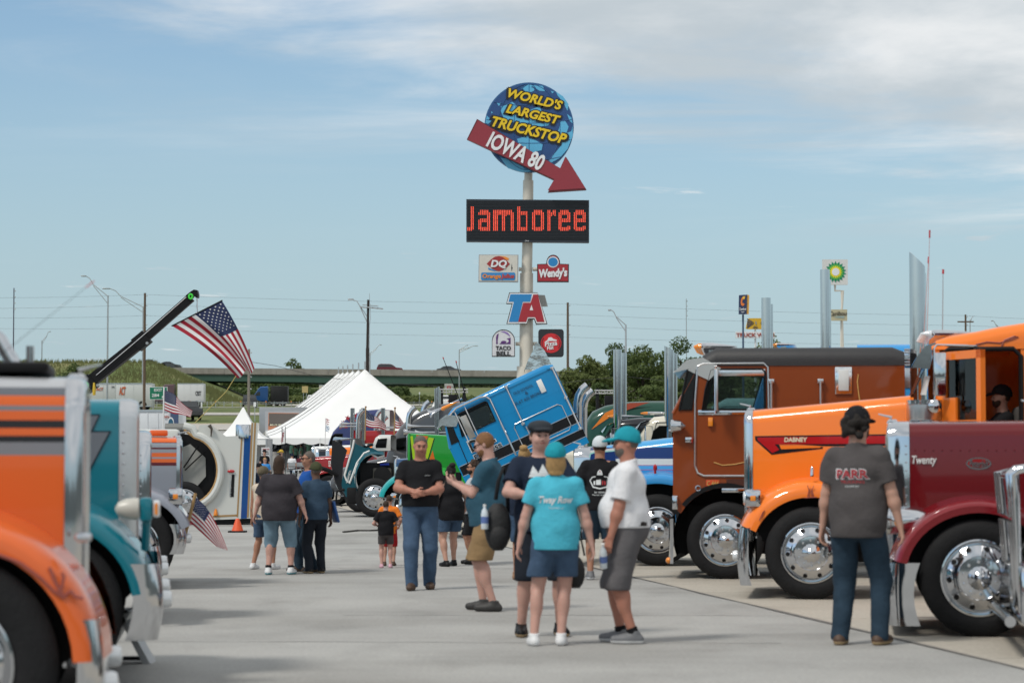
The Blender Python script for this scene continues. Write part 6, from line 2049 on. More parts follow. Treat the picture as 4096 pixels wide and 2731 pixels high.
lamp_pole('distant lamp above the orange truck roof at the right', 4003, 1330, 330, L2(4003, 1315, 8, 3965, 1283), .10)

def wood_pole(label, px, y0, Y, r=.15, m=WOODP, lean=0, arm=None, name='utility_pole'):
 zg = terr(Y)
 top = at(px, y0, Y)
 root = thing(name, label, 'utility pole', (top.x - lean, Y, zg))
 b = MB(); b.cyl((0, 0, 0), (lean, 0, top.z - zg), r, r * .75, 10); b.build('pole', m, root)
 if arm:
  q = MB(); z = top.z - zg - arm[1]; q.bx(lean - arm[0], lean + arm[0], -.08, .08, z - .08, z + .08); q.build('crossarm', m, root)
 for i in range(4):
  q = MB(); z = top.z - zg - .3 - i * (1.0 if r > .1 else .6); q.lathe([(.05, 0), (.06, .05), (.03, .12)], (lean + r, 0, z), (1, 0, 0), 8); q.build('insulator', GALV, root)
 return root

wood_pole('brown wooden utility pole touching the crane boom', 580, 1172, 250)
wood_pole('brown wooden utility pole right of the black square board', 2271, 1210, 250)
wood_pole('short wooden pole with cross arm far on the right', 3862, 1258, 300, .16, WOODP, 0, (1.0, .9))
wood_pole('weathered grey wooden pole beneath the big flag', 996, 1396, 200, .13, mat('grey_wood', (.20, .18, .15), .9, 0, 0, .2, 8))
wood_pole('short grey wooden pole behind the paired chrome stacks', 2496, 1483, 190, .14, mat('grey_wood', (.20, .18, .15), .9, 0, 0, .2, 8))
wood_pole('thin dark mast standing at the far left', 56, 1152, 240, .07, mat('dark_mast', (.06, .06, .09), .5))
wood_pole('thin pole over the trees left of the copper cab', 2745, 1195, 300, .06, GALV)

# thick post with floodlights
Yf = 185
top = at(1473, 1199, Yf)
r = thing('floodlight_post', 'thick dark wooden post carrying floodlights above the tent peaks', 'light pole', (top.x, Yf, terr(Yf)))
def fw(x, y, dy=0): return at(x, y, Yf + dy) - r.location
DW = mat('creosote_wood', (.025, .018, .015), .9, 0, 0, .4, 6, .4, 20)
b = MB(); b.cyl((0, 0, 0), fw(1470, 1392), .135, .135, 12); b.cyl(fw(1470, 1392), fw(1473, 1199), .11, .09, 12); b.build('pole', DW, r)
b = MB(); b.cyl(fw(1478, 1215), fw(1478, 1173), .02, None, 6); b.build('aerial', GALV, r)
b = MB(); b.tube([fw(1450, 1219), fw(1513, 1224)], .035, 6); b.build('crossbar', GALV, r)
for x0, x1, y in ((1443, 1468, 1230), (1468, 1492, 1231), (1490, 1512, 1233), (1510, 1532, 1235)):
 b = MB(); p, q2 = fw(x0, y), fw(x1, y); b.prism([p + Vector((0, -.25, 0)), q2 + Vector((0, -.25, -.06)), q2 + Vector((0, .2, -.06)), p + Vector((0, .2, 0))], (0, 0, .09)); b.build('floodlight', GALV, r)
b = MB(); b.tube([fw(1468, 1288), fw(1438, 1222), fw(1428, 1205), fw(1412, 1199)], .035, 6); b.tube([fw(1468, 1265), fw(1434, 1215)], .03, 6); b.bx(fw(1392, 1197).x, fw(1414, 1197).x, -.15, .15, fw(1400, 1199).z - .03, fw(1400, 1196).z + .03, 0, .02); b.build('lamp_arm', GALV, r)
b = MB(); b.tube([fw(1480, 1215, -.15), fw(1482, 1270, -.15), fw(1478, 1300, -.15), fw(1477, 1500, -.15)], .022, 6); b.build('conduit', GALV, r)

WIRE = mat('power_line', (.07, .075, .085), .6)
for k, rows in enumerate([[(-300, 1188), (580, 1178), (2271, 1216), (3862, 1262), (4400, 1275)], [(-300, 1232), (580, 1217), (2271, 1258), (3862, 1302), (4400, 1300)], [(-300, 1268), (580, 1262), (2271, 1302), (3862, 1345), (4400, 1352)], [(-300, 1306), (580, 1311), (2271, 1348), (3862, 1380), (4400, 1384)]]):
 pts = []
 for (x0, y0), (x1, y1) in zip(rows, rows[1:]):
  for i in range(12):
   f = i / 12
   pts.append(at(x0 + (x1 - x0) * f, y0 + (y1 - y0) * f + 14 * 4 * f * (1 - f) * .5, 251))
 pts.append(at(rows[-1][0], rows[-1][1], 251))
 o = at(rows[0][0], rows[0][1], 251)
 b = MB(); b.tube(pts, .012, 4)
 tag(b.build('power_line', WIRE), ['top', 'second', 'third', 'lowest'][k] + ' of the four power lines strung across the sky', 'power line', 'power lines')
b = MB(); b.tube([at(x, y, 199) for x, y in ((1000, 1447), (1100, 1462), (1250, 1500), (1400, 1522), (1560, 1532), (1760, 1545), (1980, 1550), (2150, 1545), (2340, 1520), (2496, 1505), (2640, 1520), (2760, 1535))], .02, 5)
tag(b.build('service_cable', mat('cable_black', (.02, .02, .02), .6)), 'low black cable sagging from the flag pole across the bridge', 'cable')

# ------------------------------------------------------------------ traffic signs, stage frame, boards
b = None
r = thing('exit_sign', 'green highway exit sign near the small flag', 'sign', at(635, 1640, 255) * 1.0)
r.location.z = terr(255)
def ef(x, y): return at(x, y, 255) - r.location
GRN = mat('highway_green', (.0, .16, .085), .45)
q = MB(); q.prism([ef(597, 1547), ef(670, 1547), ef(670, 1598), ef(597, 1598)], (0, .05, 0)); q.build('panel', SW, r, 0)
q = MB(); q.prism([ef(599, 1549) - Vector((0, .01, 0)), ef(668, 1549) - Vector((0, .01, 0)), ef(668, 1596) - Vector((0, .01, 0)), ef(599, 1596) - Vector((0, .01, 0))], (0, .008, 0)); q.build('panel_face', GRN, r, 0)
stext(r, 'EXIT', 617, 1554, 649, 1565, SW, .02, 0, .02, 0, 255); stext(r, '284', 607, 1574, 637, 1587, SW, .02, 0, .02, 0, 255)
face(r, 'arrow', [(646, 1588), (660, 1574), (656, 1574), (656, 1570), (667, 1571), (666, 1582), (662, 1581), (662, 1578), (650, 1592)], SW, .02, 255)
for x in (612, 655):
 p = ef(x, 1598); q = MB(); q.cyl((p.x, .06, 0), (p.x, .06, p.z), .05, None, 8); q.build('post', GALV, r)
for lab, x0, y0, x1, y1, Y, m in (('plain tan sign back on two posts beyond the road', 1208, 1544, 1232, 1570, 330, mat('sign_tan', (.50, .38, .17), .6)),
         ('small white marker sign leaning by the wooden pole', 1014, 1608, 1024, 1626, 225, SW), ('thin white marker sign by the small flag', 803, 1608, 809, 1628, 240, SW),
         ('small grey marker on a post left of the stage frame', 1676, 1567, 1680, 1576, 420, SW)):
 o = at((x0 + x1) / 2, y1, Y); zg = terr(Y)
 r = thing('road_sign', lab, 'sign', (o.x, Y, zg))
 q = MB(); q.prism([at(x, y, Y) - r.location for x, y in ((x0, y0), (x1, y0), (x1, y1), (x0, y1))], (0, .04, 0)); q.build('panel', m, r, 0)
 for f in ((.25, .75) if x1 - x0 > 15 else (.5,)):
  q = MB(); px_ = (at(x0 + (x1 - x0) * f, y1, Y) - r.location).x; q.cyl((px_, .07, 0), (px_, .07, o.z - zg + .3), .04, None, 8); q.build('post', GALV, r)
o = at(1796, 1560, 380); r = thing('road_sign', 'ribbed grey sign back with a red wrong way plate', 'sign', (o.x, 380, terr(380)))
q = MB(); q.prism([at(x, y, 380) - r.location for x, y in ((1778, 1534), (1814, 1534), (1814, 1560), (1778, 1560))], (0, .05, 0)); q.build('panel', mat('ribbed_grey', (.42, .42, .40), .5), r, 0)
face(r, 'red_plate', [(1788, 1543), (1804, 1543), (1804, 1553), (1788, 1553)], mat('plate_red', (.45, .02, .02), .5), .02, 380)
stext(r, 'WAY', 1791, 1548, 1801, 1552, SW, .045, 0, .02, 0, 380)
for x in (1786, 1806):
 q = MB(); p = at(x, 1560, 380) - r.location; q.cyl((p.x, .1, 0), (p.x, .1, p.z), .06, None, 8); q.build('post', GALV, r)

def truss_frame(label, x0, x1, ytop, Y, spk):
 zg = terr(Y)
 o = at((x0 + x1) / 2, ytop, Y)
 r = thing('stage_frame', label, 'stage', (o.x, Y, zg))
 a, b_ = at(x0, ytop, Y) - r.location, at(x1, ytop, Y) - r.location
 h = 12 * Y / FPX
 q = MB()
 for dz in (0, -h):
  for dy in (-.15, .15):
   q.cyl(a + Vector((0, dy, dz)), b_ + Vector((0, dy, dz)), .03, None, 6)
 n = 10
 for i in range(n):
  p, p2 = a.lerp(b_, i / n), a.lerp(b_, (i + 1) / n)
  q.cyl(p + Vector((0, -.15, 0 if i % 2 else -h)), p2 + Vector((0, -.15, -h if i % 2 else 0)), .02, None, 5)
 q.build('truss', ALU, r)
 for f in (.1, .87):
  p = a.lerp(b_, f)
  q = MB(); q.bx(p.x - .09, p.x + .09, -.1, .1, 0, p.z + .12, 0, .01); q.build('tower', BLACK, r)
 p = at((spk[0] + spk[1]) / 2, spk[2], Y) - r.location
 w = (spk[1] - spk[0]) * Y / FPX / 2
 q = MB(); q.bx(p.x - w, p.x + w, -.3, .1, p.z - .6, p.z, 0, .02); q.build('speaker', BLACK, r)
 q = MB(); q.cyl((p.x - w * .5, -.1, p.z), (p.x - w * .5, -.1, a.z - h), .015, None, 5); q.cyl((p.x + w * .5, -.1, p.z), (p.x + w * .5, -.1, a.z - h), .015, None, 5); q.build('hanging_strap', BLACK, r)

truss_frame('aluminium stage truss with a hanging speaker above the blue cab visor', 1755, 1872, 1557, 140, (1794, 1830, 1578))
truss_frame('aluminium stage truss with a hanging speaker behind the paired stacks', 2378, 2492, 1561, 140, (2418, 2452, 1582))

# printed trailer side
Yb = 196
o = at(1160, 1900, Yb)
r = thing('box_trailer', 'silver trailer with a brown framed mural and moving company lettering', 'trailer', (at(1160, 1700, Yb).x, Yb, terr(Yb)))
def bf(x, y): return at(x, y, Yb) - r.location
q = MB(); p0, p1 = bf(1037, 1628), bf(1300, 1628); q.bx(p0.x, p1.x, 0, 2.4, .9, p0.z, 0, .03); q.build('body', mat('trailer_silver', (.30, .31, .32), .35, .5, 0, .15, 2), r)
for pts, m, lf, nm in (([(1060, 1644), (1300, 1644), (1300, 1745), (1060, 1745)], mat('mural_grey', (.33, .34, .36), .5), .01, 'mural'), ([(1074, 1650), (1220, 1652), (1220, 1745), (1072, 1745)], mat('mural_orange', (.45, .18, .09), .6), .02, 'mural_border'),
      ([(1076, 1653), (1197, 1654), (1197, 1694), (1076, 1694)], mat('mural_brown', (.10, .085, .075), .6), .03, 'mural_picture'), ([(1075, 1694), (1160, 1694), (1160, 1703), (1075, 1703)], SBK, .035, 'name_band')):
 q = MB(); q.prism([bf(x, y) - Vector((0, lf, 0)) for x, y in pts], (0, .006, 0)); q.build(nm, m, r, 0)
stext(r, "BILL'S MOVING", 1080, 1695, 1157, 1702, mat('mural_cream', (.7, .66, .5), .5), .05, 0, .03, 0, Yb)
for x in (1060, 1090):
 p = bf(x, 1740)
 for yy in (0, 2.2):
  w_ = link('wheel', wheel_meshes('rear', .5)[0], r); w_.location = (p.x, yy + .1, .5); w_.rotation_euler = (0, 0, pi)

# ------------------------------------------------------------------ cars and road trucks
def car(label, px, py, Y, d, L, kind, col, z=None, group=None, w=1.85, look='side'):
 """py = pixel of the wheel line (used only for depth-free placement of z). d=+1 nose to the right."""
 o = at(px, py, Y)
 root = thing('car', label, {'suv': 'car', 'sedan': 'car', 'pickup': 'pickup'}[kind], (o.x, Y, o.z if z is None else z), 0 if look == 'side' else pi / 2 * look, group)
 k = L / 4.8
 prof = {'sedan': ([(-2.4, .45), (-2.4, .85), (-2.1, .95), (-1.7, 1.0), (1.0, .98), (2.2, .82), (2.4, .6), (2.4, .35)], [(-1.75, .98), (-1.1, 1.36), (-.6, 1.44), (.25, 1.42), (1.1, .98)]),
   'suv': ([(-2.4, .45), (-2.42, 1.0), (-2.3, 1.08), (1.0, 1.08), (2.2, .95), (2.4, .7), (2.4, .4)], [(-2.35, 1.08), (-2.1, 1.62), (-1.7, 1.74), (.0, 1.72), (.45, 1.6), (1.15, 1.08)]),
   'pickup': ([(-2.8, .55), (-2.8, 1.1), (-.75, 1.12), (1.0, 1.15), (2.5, 1.08), (2.7, .8), (2.7, .45)], [(-.75, 1.12), (-.62, 1.72), (-.4, 1.82), (.5, 1.80), (1.15, 1.14)])}[kind]
 lo, up = prof
 def ex(b, pts, hw0, hw1=None, z0=None):
  n = len(pts)
  b.loft([[(x * k * d, -hw0 * (1 if i in (0, n - 1) else 1), zz) for i, (x, zz) in enumerate(pts)], [(x * k * d, hw0, zz) for x, zz in pts]])
 b = MB(); ex(b, lo + [(1.9, .3), (-2.0, .3)], w / 2); body = b.build('body', col, root, 30)
 b = MB(); n = len(up)
 b.loft([[(x * k * d, -w / 2 + .02, zz) if i in (0, n - 1) else (x * k * d, -w / 2 + .14, zz) for i, (x, zz) in enumerate(up)], [(x * k * d, w / 2 - .02, zz) if i in (0, n - 1) else (x * k * d, w / 2 - .14, zz) for i, (x, zz) in enumerate(up)]])
 b.build('cabin', col, root, 30)
 cx = sum(p[0] for p in up) / n; cz = 1.05
 for sd in (1, -1):
  b = MB()
  pts = [(cx + (x - cx) * .88, cz + .08 + (zz - cz) * .76) for x, zz in up]
  vs = []
  for x, zz in pts:
   f = (zz - up[0][1]) / max(.1, (max(p[1] for p in up) - up[0][1])); yy = w / 2 - .02 - .12 * max(0, f) + .006
   vs.append((x * k * d, sd * yy, zz))
  b.prism(vs, (0, sd * .006, 0)); b.build('side_window', DKGLASS_O, root, 0)
 for a0, a1 in (((up[-1]), (up[-2])), ((up[0]), (up[1]))):
  b = MB(); (xa, za), (xb, zb_) = a0, a1
  sg = 1 if xa > 0 else -1
  b.prism([(((xa + (xb - xa) * .12) + sg * .01) * k * d, -w / 2 + .16, za + (zb_ - za) * .12 + .01), (((xa + (xb - xa) * .12) + sg * .01) * k * d, w / 2 - .16, za + (zb_ - za) * .12 + .01), (((xa + (xb - xa) * .9) + sg * .01) * k * d, w / 2 - .22, za + (zb_ - za) * .9 + .01), (((xa + (xb - xa) * .9) + sg * .01) * k * d, -w / 2 + .22, za + (zb_ - za) * .9 + .01)], (sg * .006 * d, 0, .004)); b.build('windscreen', DKGLASS_O, root, 0)
 for x in (-1.45 * (1.15 if kind == 'pickup' else 1), 1.45 * (1.15 if kind == 'pickup' else 1)):
  for sd in (1, -1):
   b = MB(); b.lathe([(.19, -.2), (.33, -.2), (.35, -.16), (.35, -.03), (.33, .0), (.2, .01)], (x * k * d, sd * (w / 2 + .0), .35), (0, sd, 0), 20); b.lathe([(.2, .0), (.19, .012), (.06, .0), (0, .01)], (x * k * d, sd * (w / 2), .35), (0, sd, 0), 16, 1); b.build('wheel', [RUBBER, STEEL], root)
 xe = lo[0][0] * k * d
 for sd in (.7, -.7):
  b = MB(); b.bx(min(xe, xe - .02 * d), max(xe, xe - .02 * d), sd * w / 2 - .12, sd * w / 2 + .12, .78, .92); b.build('tail_lamp', REDL, root, 0)
  xh = 2.38 * k * d
  b = MB(); b.bx(min(xh, xh + .04 * d), max(xh, xh + .04 * d), sd * w / 2 - .16, sd * w / 2 + .16, .64, .76); b.build('headlamp', LENS, root, 0)
 return root

DKGLASS_O = mat('tinted_window', (.02, .024, .027), .08, 0, .5, .1)
CAR_G = 'cars crossing the overpass'
def br_z(px): return BR_A.z + BR_SL * ((at(px, 1480, 455).x) - BR_A.x) - .5
car('black pickup truck crossing the overpass at the left', 598, 1500, 455, 1, 5.6, 'pickup', paint('car_black', (.02, .022, .025)), 18.62, CAR_G)
car('dark grey sedan following the black pickup on the overpass', 678, 1500, 455, 1, 4.6, 'sedan', paint('car_grey', (.06, .065, .07)), 18.62, CAR_G)
car('dark red sport utility car on the overpass above the tent', 1560, 1500, 455, 1, 4.9, 'suv', paint('car_red', (.12, .012, .02)), br_z(1560), CAR_G)
car('dark grey sedan on the overpass beyond the antennas', 1797, 1500, 455, 1, 4.7, 'sedan', paint('car_grey', (.06, .065, .07)), br_z(1797), CAR_G)
car('black pickup with amber lamps facing us beside the grey wooden pole', 998, 1628, 345, 1, 5.4, 'pickup', paint('car_black', (.02, .022, .025)), terr(345) + .03, None, 2.0, look=-.92)
car('white sport utility car seen from behind near the yellow trailer', 1264, 1625, 350, 1, 4.9, 'suv', WHITE, terr(350) + .03, None, 1.95, look=.95)
car('white sport utility car passing behind the stage truss', 1782, 1600, 360, 1, 4.8, 'suv', WHITE, terr(360) + .03, None, 1.95, look=.95)
car('dark pickup parked beyond the small flag', 748, 1685, 228, 1, 5.2, 'pickup', paint('car_black', (.02, .022, .025)), terr(228), None, 1.95, look=-.8)

def semi(label, x0, x1, ytop, ybot, Y, tractor=None, col=None, tcol=None, texts=(), name='semi_trailer', end_px=0, depth=2.5, doors=False, skirts=False):
 """Box trailer seen broadside, optional tractor: ('left'|'right', pixels long)."""
 zg = terr(Y) + .03
 a, b_ = at(x0, ytop, Y), at(x1, ybot, Y)
 r = thing(name, label, 'semi truck' if tractor else 'trailer', ((a.x + b_.x) / 2, Y, zg))
 col = col or mat('trailer_white', (.55, .56, .55), .45, .1, 0, .12, .4)
 h0, h1 = b_.z - zg, a.z - zg
 hl = (b_.x - a.x) / 2
 q = MB(); q.bx(-hl, hl, 0, depth, h0, h1, 0, .03); q.build('box', col, r)
 n = max(4, int(hl * 2 / 1.1))
 for i in range(n + 1):
  x = -hl + 2 * hl * i / n
  q = MB(); q.bx(max(-hl, x - .025), min(hl, x + .025), -.02, .0, h0 + .12, h1 - .12); q.build('panel_rib', col, r, 0)
 for z in (h0, h1 - .10):
  q = MB(); q.bx(-hl, hl, -.035, -.021, z, z + .10); q.build('rail', STEEL, r, 0)
 td = tractor[0] if tractor else 'left'
 xe = hl - 1.6 if td == 'left' else -hl + 1.6
 for dx in (-.62, .62):
  q = MB(); q.lathe([(.25, -.25), (.48, -.25), (.5, -.2), (.5, -.05), (.48, 0), (.25, .01), (.2, -.1), (0, -.1)], (xe + dx, .0, .5), (0, -1, 0), 20); q.build('wheel', RUBBER, r)
  q = MB(); q.lathe([(.25, -.25), (.5, -.2), (.5, -.05), (.25, .01), (0, -.1)], (xe + dx, depth, .5), (0, 1, 0), 20); q.build('wheel', RUBBER, r)
 q = MB(); q.bx(xe - 1.3, xe + 1.3, .2, depth - .2, .55, h0); q.build('bogie', CHASSIS, r)
 if skirts:
  q = MB(); q.bx(-hl * .5, hl * .45, .02, .05, .35, h0); q.build('side_skirt', col, r, 0)
 for s, tx0, ty0, tx1, ty1, m, kw in texts:
  stext(r, s, tx0, ty0, tx1, ty1, m, .04, 0, kw.get('bold', .03), kw.get('shear', 0), Y)
 if tractor:
  tl = tractor[1]; sg = -1 if td == 'left' else 1
  xt = sg * (hl + .5)
  tc = tcol or paint('tractor_blue', (.02, .10, .32))
  q = MB()
  f = lambda x: xt + sg * x
  secs = [[(f(x), y, z) for y, z in ((.05, .9), (.05, zt - .15), (.2, zt), (depth - .2, zt), (depth - .05, zt - .15), (depth - .05, .9))] for x, zt in ((0, h1 - .1), (1.4, h1 - .15), (1.9, h1 - .6), (2.3, 2.6), (2.75, 1.85), (3.9, 1.6), (4.2, 1.3))]
  q.sheet(secs); q.add(secs[-1], [tuple(range(6))]); q.add(secs[0], [tuple(range(6))]); cabo = q.build('cab', tc, r, 40)
  q = MB(); q.prism([(f(x), .045, z) for x, z in ((1.5, 1.95), (1.5, 2.7), (2.05, 2.65), (2.55, 1.95))], (0, -.01, 0)); q.build('window', DKGLASS_O, cabo, 0)
  q = MB(); q.prism([(f(2.72), .25, 1.95), (f(2.72), depth - .25, 1.95), (f(2.33), depth - .3, 2.62), (f(2.33), .3, 2.62)], (sg * .012, 0, .012)); q.build('windscreen', DKGLASS_O, cabo, 0)
  q = MB(); q.bx(min(f(4.2), f(4.35)), max(f(4.2), f(4.35)), .1, depth - .1, .4, .85, 0, .04); q.build('bumper', CHROME, r)
  q = MB(); q.bx(min(f(4.2), f(4.24)), max(f(4.2), f(4.24)), .6, depth - .6, .9, 1.3); q.build('grille', CHROME, r, 0)
  for x in (3.4, -.6, .4):
   q = MB(); q.lathe([(.25, -.25), (.5, -.2), (.5, -.05), (.28, .01), (.2, -.06), (0, -.05)], (f(x), .02, .5), (0, -1, 0), 20); q.build('wheel', RUBBER, r)
  q = MB(); q.bx(min(f(-1.6), f(3.9)), max(f(-1.6), f(3.9)), .4, depth - .4, .55, .95); q.build('chassis', CHASSIS, r)
 return r

ORT, BKT = mat('act_orange', (.55, .11, .03), .5), mat('crst_black', (.03, .03, .035), .5)
semi('white box trailer with orange slanted letters behind the teal hood', 462, 606, 1532, 1626, 262, texts=[('ACT', 476, 1546, 503, 1580, ORT, dict(shear=.25))])
semi('white box trailer with small orange letters under the boom end', 270, 460, 1532, 1626, 268, texts=[('ACT', 384, 1550, 414, 1562, ORT, dict(shear=.25)), ('2405', 446, 1544, 458, 1550, BKT, dict(bold=.01))])
semi('white box trailer with black block letters and a dark tractor by the exit sign', 710, 814, 1533, 1606, 362, ('left', 60), texts=[('CRST', 782, 1564, 804, 1582, BKT, {})], tcol=paint('tractor_maroon', (.09, .05, .055)), skirts=True)
semi('black tarped trailer pulled by a bright blue tractor under the overpass', 1082, 1150, 1543, 1612, 466, ('left', 60), mat('black_tarp', (.02, .022, .025), .6, 0, 0, .4, 1.5, .6, 2))
rj = semi('cream trailer seen from behind with a yellow lettered band', 1276, 1372, 1539, 1612, 395, None, mat('trailer_cream', (.48, .44, .36), .5, 0, 0, .15, .6))
face(rj, 'name_band', [(1281, 1551), (1333, 1551), (1333, 1561), (1281, 1561)], mat('band_yellow', (.65, .42, .02), .5), .045, 395)
stext(rj, 'J.B. HUNT', 1286, 1553, 1328, 1559, BKT, .07, 0, .03, 0, 395)
for x in (1288, 1300, 1313, 1326):
 p = at(x, 1575, 395) - rj.location
 q = MB(); q.cyl((p.x, -.05, 1.3), (p.x, -.05, 3.3), .025, None, 6); q.build('lock_rod', STEEL, rj)
Yt = 150
rt = semi('white event trailer with navy emblem panel beside the grey striped truck', 548, 715, 1638, 1742, 112, None, mat('event_white', (.62, .64, .66), .4, 0, .2, .05), name='event_trailer')
face(rt, 'panel', [(682, 1648), (714, 1650), (714, 1725), (682, 1725)], mat('panel_navy', (.05, .08, .16), .5), .045, 112)
face(rt, 'emblem', circ(684, 1692, 13, 24, 24), SW, .06, 112); face(rt, 'emblem', circ(684, 1694, 10, 20, 24), mat('emblem_teal', (.02, .10, .17), .5), .075, 112)
stext(rt, 'UniPro', 655, 1661, 678, 1671, mat('unipro_red', (.4, .06, .03), .5), .045, 0, .02, 0, 112); stext(rt, 'Mobil', 664, 1700, 706, 1716, SW, .09, 0, .03, 0, 112)
stext(rt, "America's Distributor", 600, 1712, 640, 1722, mat('script_grey', (.1, .12, .14), .5), .045, radians(-3), 0, .3, 112)

# grain bin on the skyline
o = at(365, 1474, 700); r = thing('grain_bin', 'small domed white grain bin on the skyline behind the boom', 'silo', (o.x, 700, o.z - 3))
q = MB(); q.lathe([(1.45, 0), (1.45, 3.9), (1.4, 4.0)], (0, 0, 0), (0, 0, 1), 24); q.build('wall', mat('bin_grey', (.42, .40, .36), .6), r)
q = MB(); q.lathe([(1.5, 3.95), (1.35, 4.6), (.9, 5.1), (.35, 5.4), (.3, 5.6), (0, 5.7)], (0, 0, 0), (0, 0, 1), 24); q.build('roof', mat('bin_white', (.62, .65, .66), .4, .2), r)

# guard rail with posts
def guard(label, Y, x0, x1, n):
 a, b_ = at(x0, 1600, Y), at(x1, 1600, Y)
 r = thing('guard_rail', label, 'guard rail', (a.x, Y, terr(Y)))
 L = b_.x - a.x
 for z in (.55, .75):
  q = MB(); q.cyl((0, 0, z), (L, 0, z), .02, None, 5); q.build('cable', GALV, r)
 for i in range(n):
  x = L * i / (n - 1)
  q = MB(); q.bx(x - .04, x + .04, -.04, .04, 0, .9); q.build('post', GALV, r, 0)
  if i % 3 == 0:
   q = MB(); q.bx(x - .06, x + .06, -.07, -.045, .75, .95); q.build('reflector', AMBER, r, 0)

guard('cable guard rail along the ramp road', 335, 560, 1400, 26)
guard('cable guard rail on the far road right of the tent', 336, 1620, 2300, 20)

# ================================================================== flags, crane, tipped white hood, small props
FR, FW_, FB = mat('flag_red', (.33, .012, .03), .85, 0, 0, .08), mat('flag_white', (.72, .72, .72), .85, 0, 0, .04), mat('flag_blue', (.012, .022, .075), .85, 0, 0, .08)

def us_flag(root, fn, canton_low=True, nv=22, thick=.004):
 """fn(u, v) -> point; u across the 13 stripes (0 at the plain edge, 1 at the canton edge), v along the fly."""
 nu = 39
 P = [[fn(i / nu, j / nv) for i in range(nu + 1)] for j in range(nv + 1)]
 b = MB()
 vs = [p for r in P for p in r]
 b.v = [tuple(p) for p in vs]
 for j in range(nv):
  for i in range(nu):
   a = j * (nu + 1) + i
   b.f.append((a, a + 1, a + nu + 2, a + nu + 1))
   st = i * 13 // nu
   b.m.append(2 if (st >= 6 and (j + .5) / nv < .42) else (0 if st % 2 == 0 else 1))
 b.build('cloth', [FR, FW_, FB], root, 180)
 s = MB()
 for r_ in range(9):
  for c_ in range(6 if r_ % 2 == 0 else 5):
   u = 1 - (6.95 / 13) * (r_ + 1) / 10
   v = .40 * (2 * c_ + 1 + (r_ % 2)) / 12
   c = fn(u, v); du = (fn(u + .01, v) - c) * 100; dv = (fn(u, v + .01) - c) * 100
   n = du.cross(dv).normalized()
   if n.y > 0: n = -n
   k = .020
   pts = []
   for q in range(10):
    a = q * pi / 5; rr = k * (1 if q % 2 == 0 else .42)
    pts.append(c + n * .008 + du * (rr * cos(a)) + dv * (rr * sin(a) * du.length / max(dv.length, 1e-4)))
   s.add(pts + [c + n * .012], [(q, (q + 1) % 10, 10) for q in range(10)])
 o = s.build('stars', FW_, root, 0); o['kind'] = 'stuff'

YF = 80.0
def cat(p, q, t): return (p[0] + (q[0] - p[0]) * t, p[1] + (q[1] - p[1]) * t)
def bez(p0, p1, p2, t): return cat(cat(p0, p1, t), cat(p1, p2, t), t)
r = thing('american_flag', 'large american flag hanging askew from the crane boom', 'flag', at(800, 1500, YF), 0, 'american flags')
def bigflag(u, v):
 a = bez((688, 1304), (835, 1385), (950, 1504), v); b_ = bez((888, 1203), (968, 1330), (1018, 1478), v)
 k = u ** (1 - .25 * v)
 x, y = cat(a, b_, k)
 dep = .30 * sin(u * 5 + v * 3.2) * v + .22 * sin(u * 11 - v * 5) * v * (1 - u * .5) + .55 * math.exp(-((u - .3 - .1 * v) / .12) ** 2) * v
 y += 10 * sin(u * 9 + 1) * v * v
 return at(x, y, YF + dep) - r.location
us_flag(r, bigflag, True, 30)
q = MB(); q.cyl(at(686, 1304, YF) - r.location, at(890, 1201, YF) - r.location, .022, None, 8); q.build('top_bar', BLACK, r)
q = MB(); q.tube([at(x, y, YF) - r.location for x, y in ((788, 1195), (789, 1210), (787, 1225), (790, 1240), (786, 1252))], [.03, .02, .035, .02, .035], 6); q.build('chain', STEEL, r)
q = MB(); q.tube([at(x, y, YF) - r.location for x, y in ((944, 1503), (905, 1565), (860, 1610), (780, 1690))], .016, 5); q.build('tie_rope', mat('rope_tan', (.42, .34, .12), .9), r)

# crane
BOOM, GLOOP = mat('boom_black', (.008, .008, .009), .5, 0, 0, .2, 6, 0, 40, .2), mat('lime_ring', (.05, .65, .05), .4)
Yc = 80.5
o = at(330, 1840 + 14990 / Yc, Yc)
r = thing('crane_truck', 'black telescopic crane boom with lime green rings slanting up to the flag', 'crane', (o.x, Yc, 0))
def cp(x, y, d=0): return at(x, y, Yc + d) - r.location
def beam(name, x0, y0, x1, y1, wpx, m=BOOM, d=.36):
 p, q2 = cp(x0, y0), cp(x1, y1); w = wpx * Yc / FPX / 2
 t_ = (q2 - p).normalized(); n = Vector((-t_.z, 0, t_.x))
 b = MB(); b.prism([p + n * w - Vector((0, d / 2, 0)), q2 + n * w - Vector((0, d / 2, 0)), q2 - n * w - Vector((0, d / 2, 0)), p - n * w - Vector((0, d / 2, 0))], (0, d, 0)); return b.build(name, m, r, 0)
beam('boom_base', 170, 1690, 340, 1545, 56, d=.5); beam('boom_section', 320, 1560, 572, 1360, 46, d=.42); beam('boom_section', 560, 1370, 765, 1190, 34, d=.3)
beam('collar', 545, 1382, 590, 1345, 56, d=.5); beam('collar', 330, 1556, 375, 1520, 60, d=.56)
b = MB(); b.prism([cp(x, y, -.2) for x, y in ((742, 1182), (762, 1166), (775, 1158), (788, 1160), (792, 1176), (791, 1190), (782, 1190), (776, 1178), (768, 1190), (752, 1196))], (0, .4, 0)); b.build('boom_head', BOOM, r, 0)
for x, y in ((763, 1186), (344, 1540)):
 b = MB(); b.tube([cp(x + 7 * cos(a), y + 9 * sin(a), -.34) for a in [i * pi / 6 for i in range(12)]], .035, 8, 0, True); b.build('lifting_ring', GLOOP, r)
for x, y in ((588, 1372), (390, 1540)):
 b = MB(); b.cyl(cp(x, y, -.3), cp(x, y, .3), .05, None, 10); b.build('sheave_pin', STEEL, r)
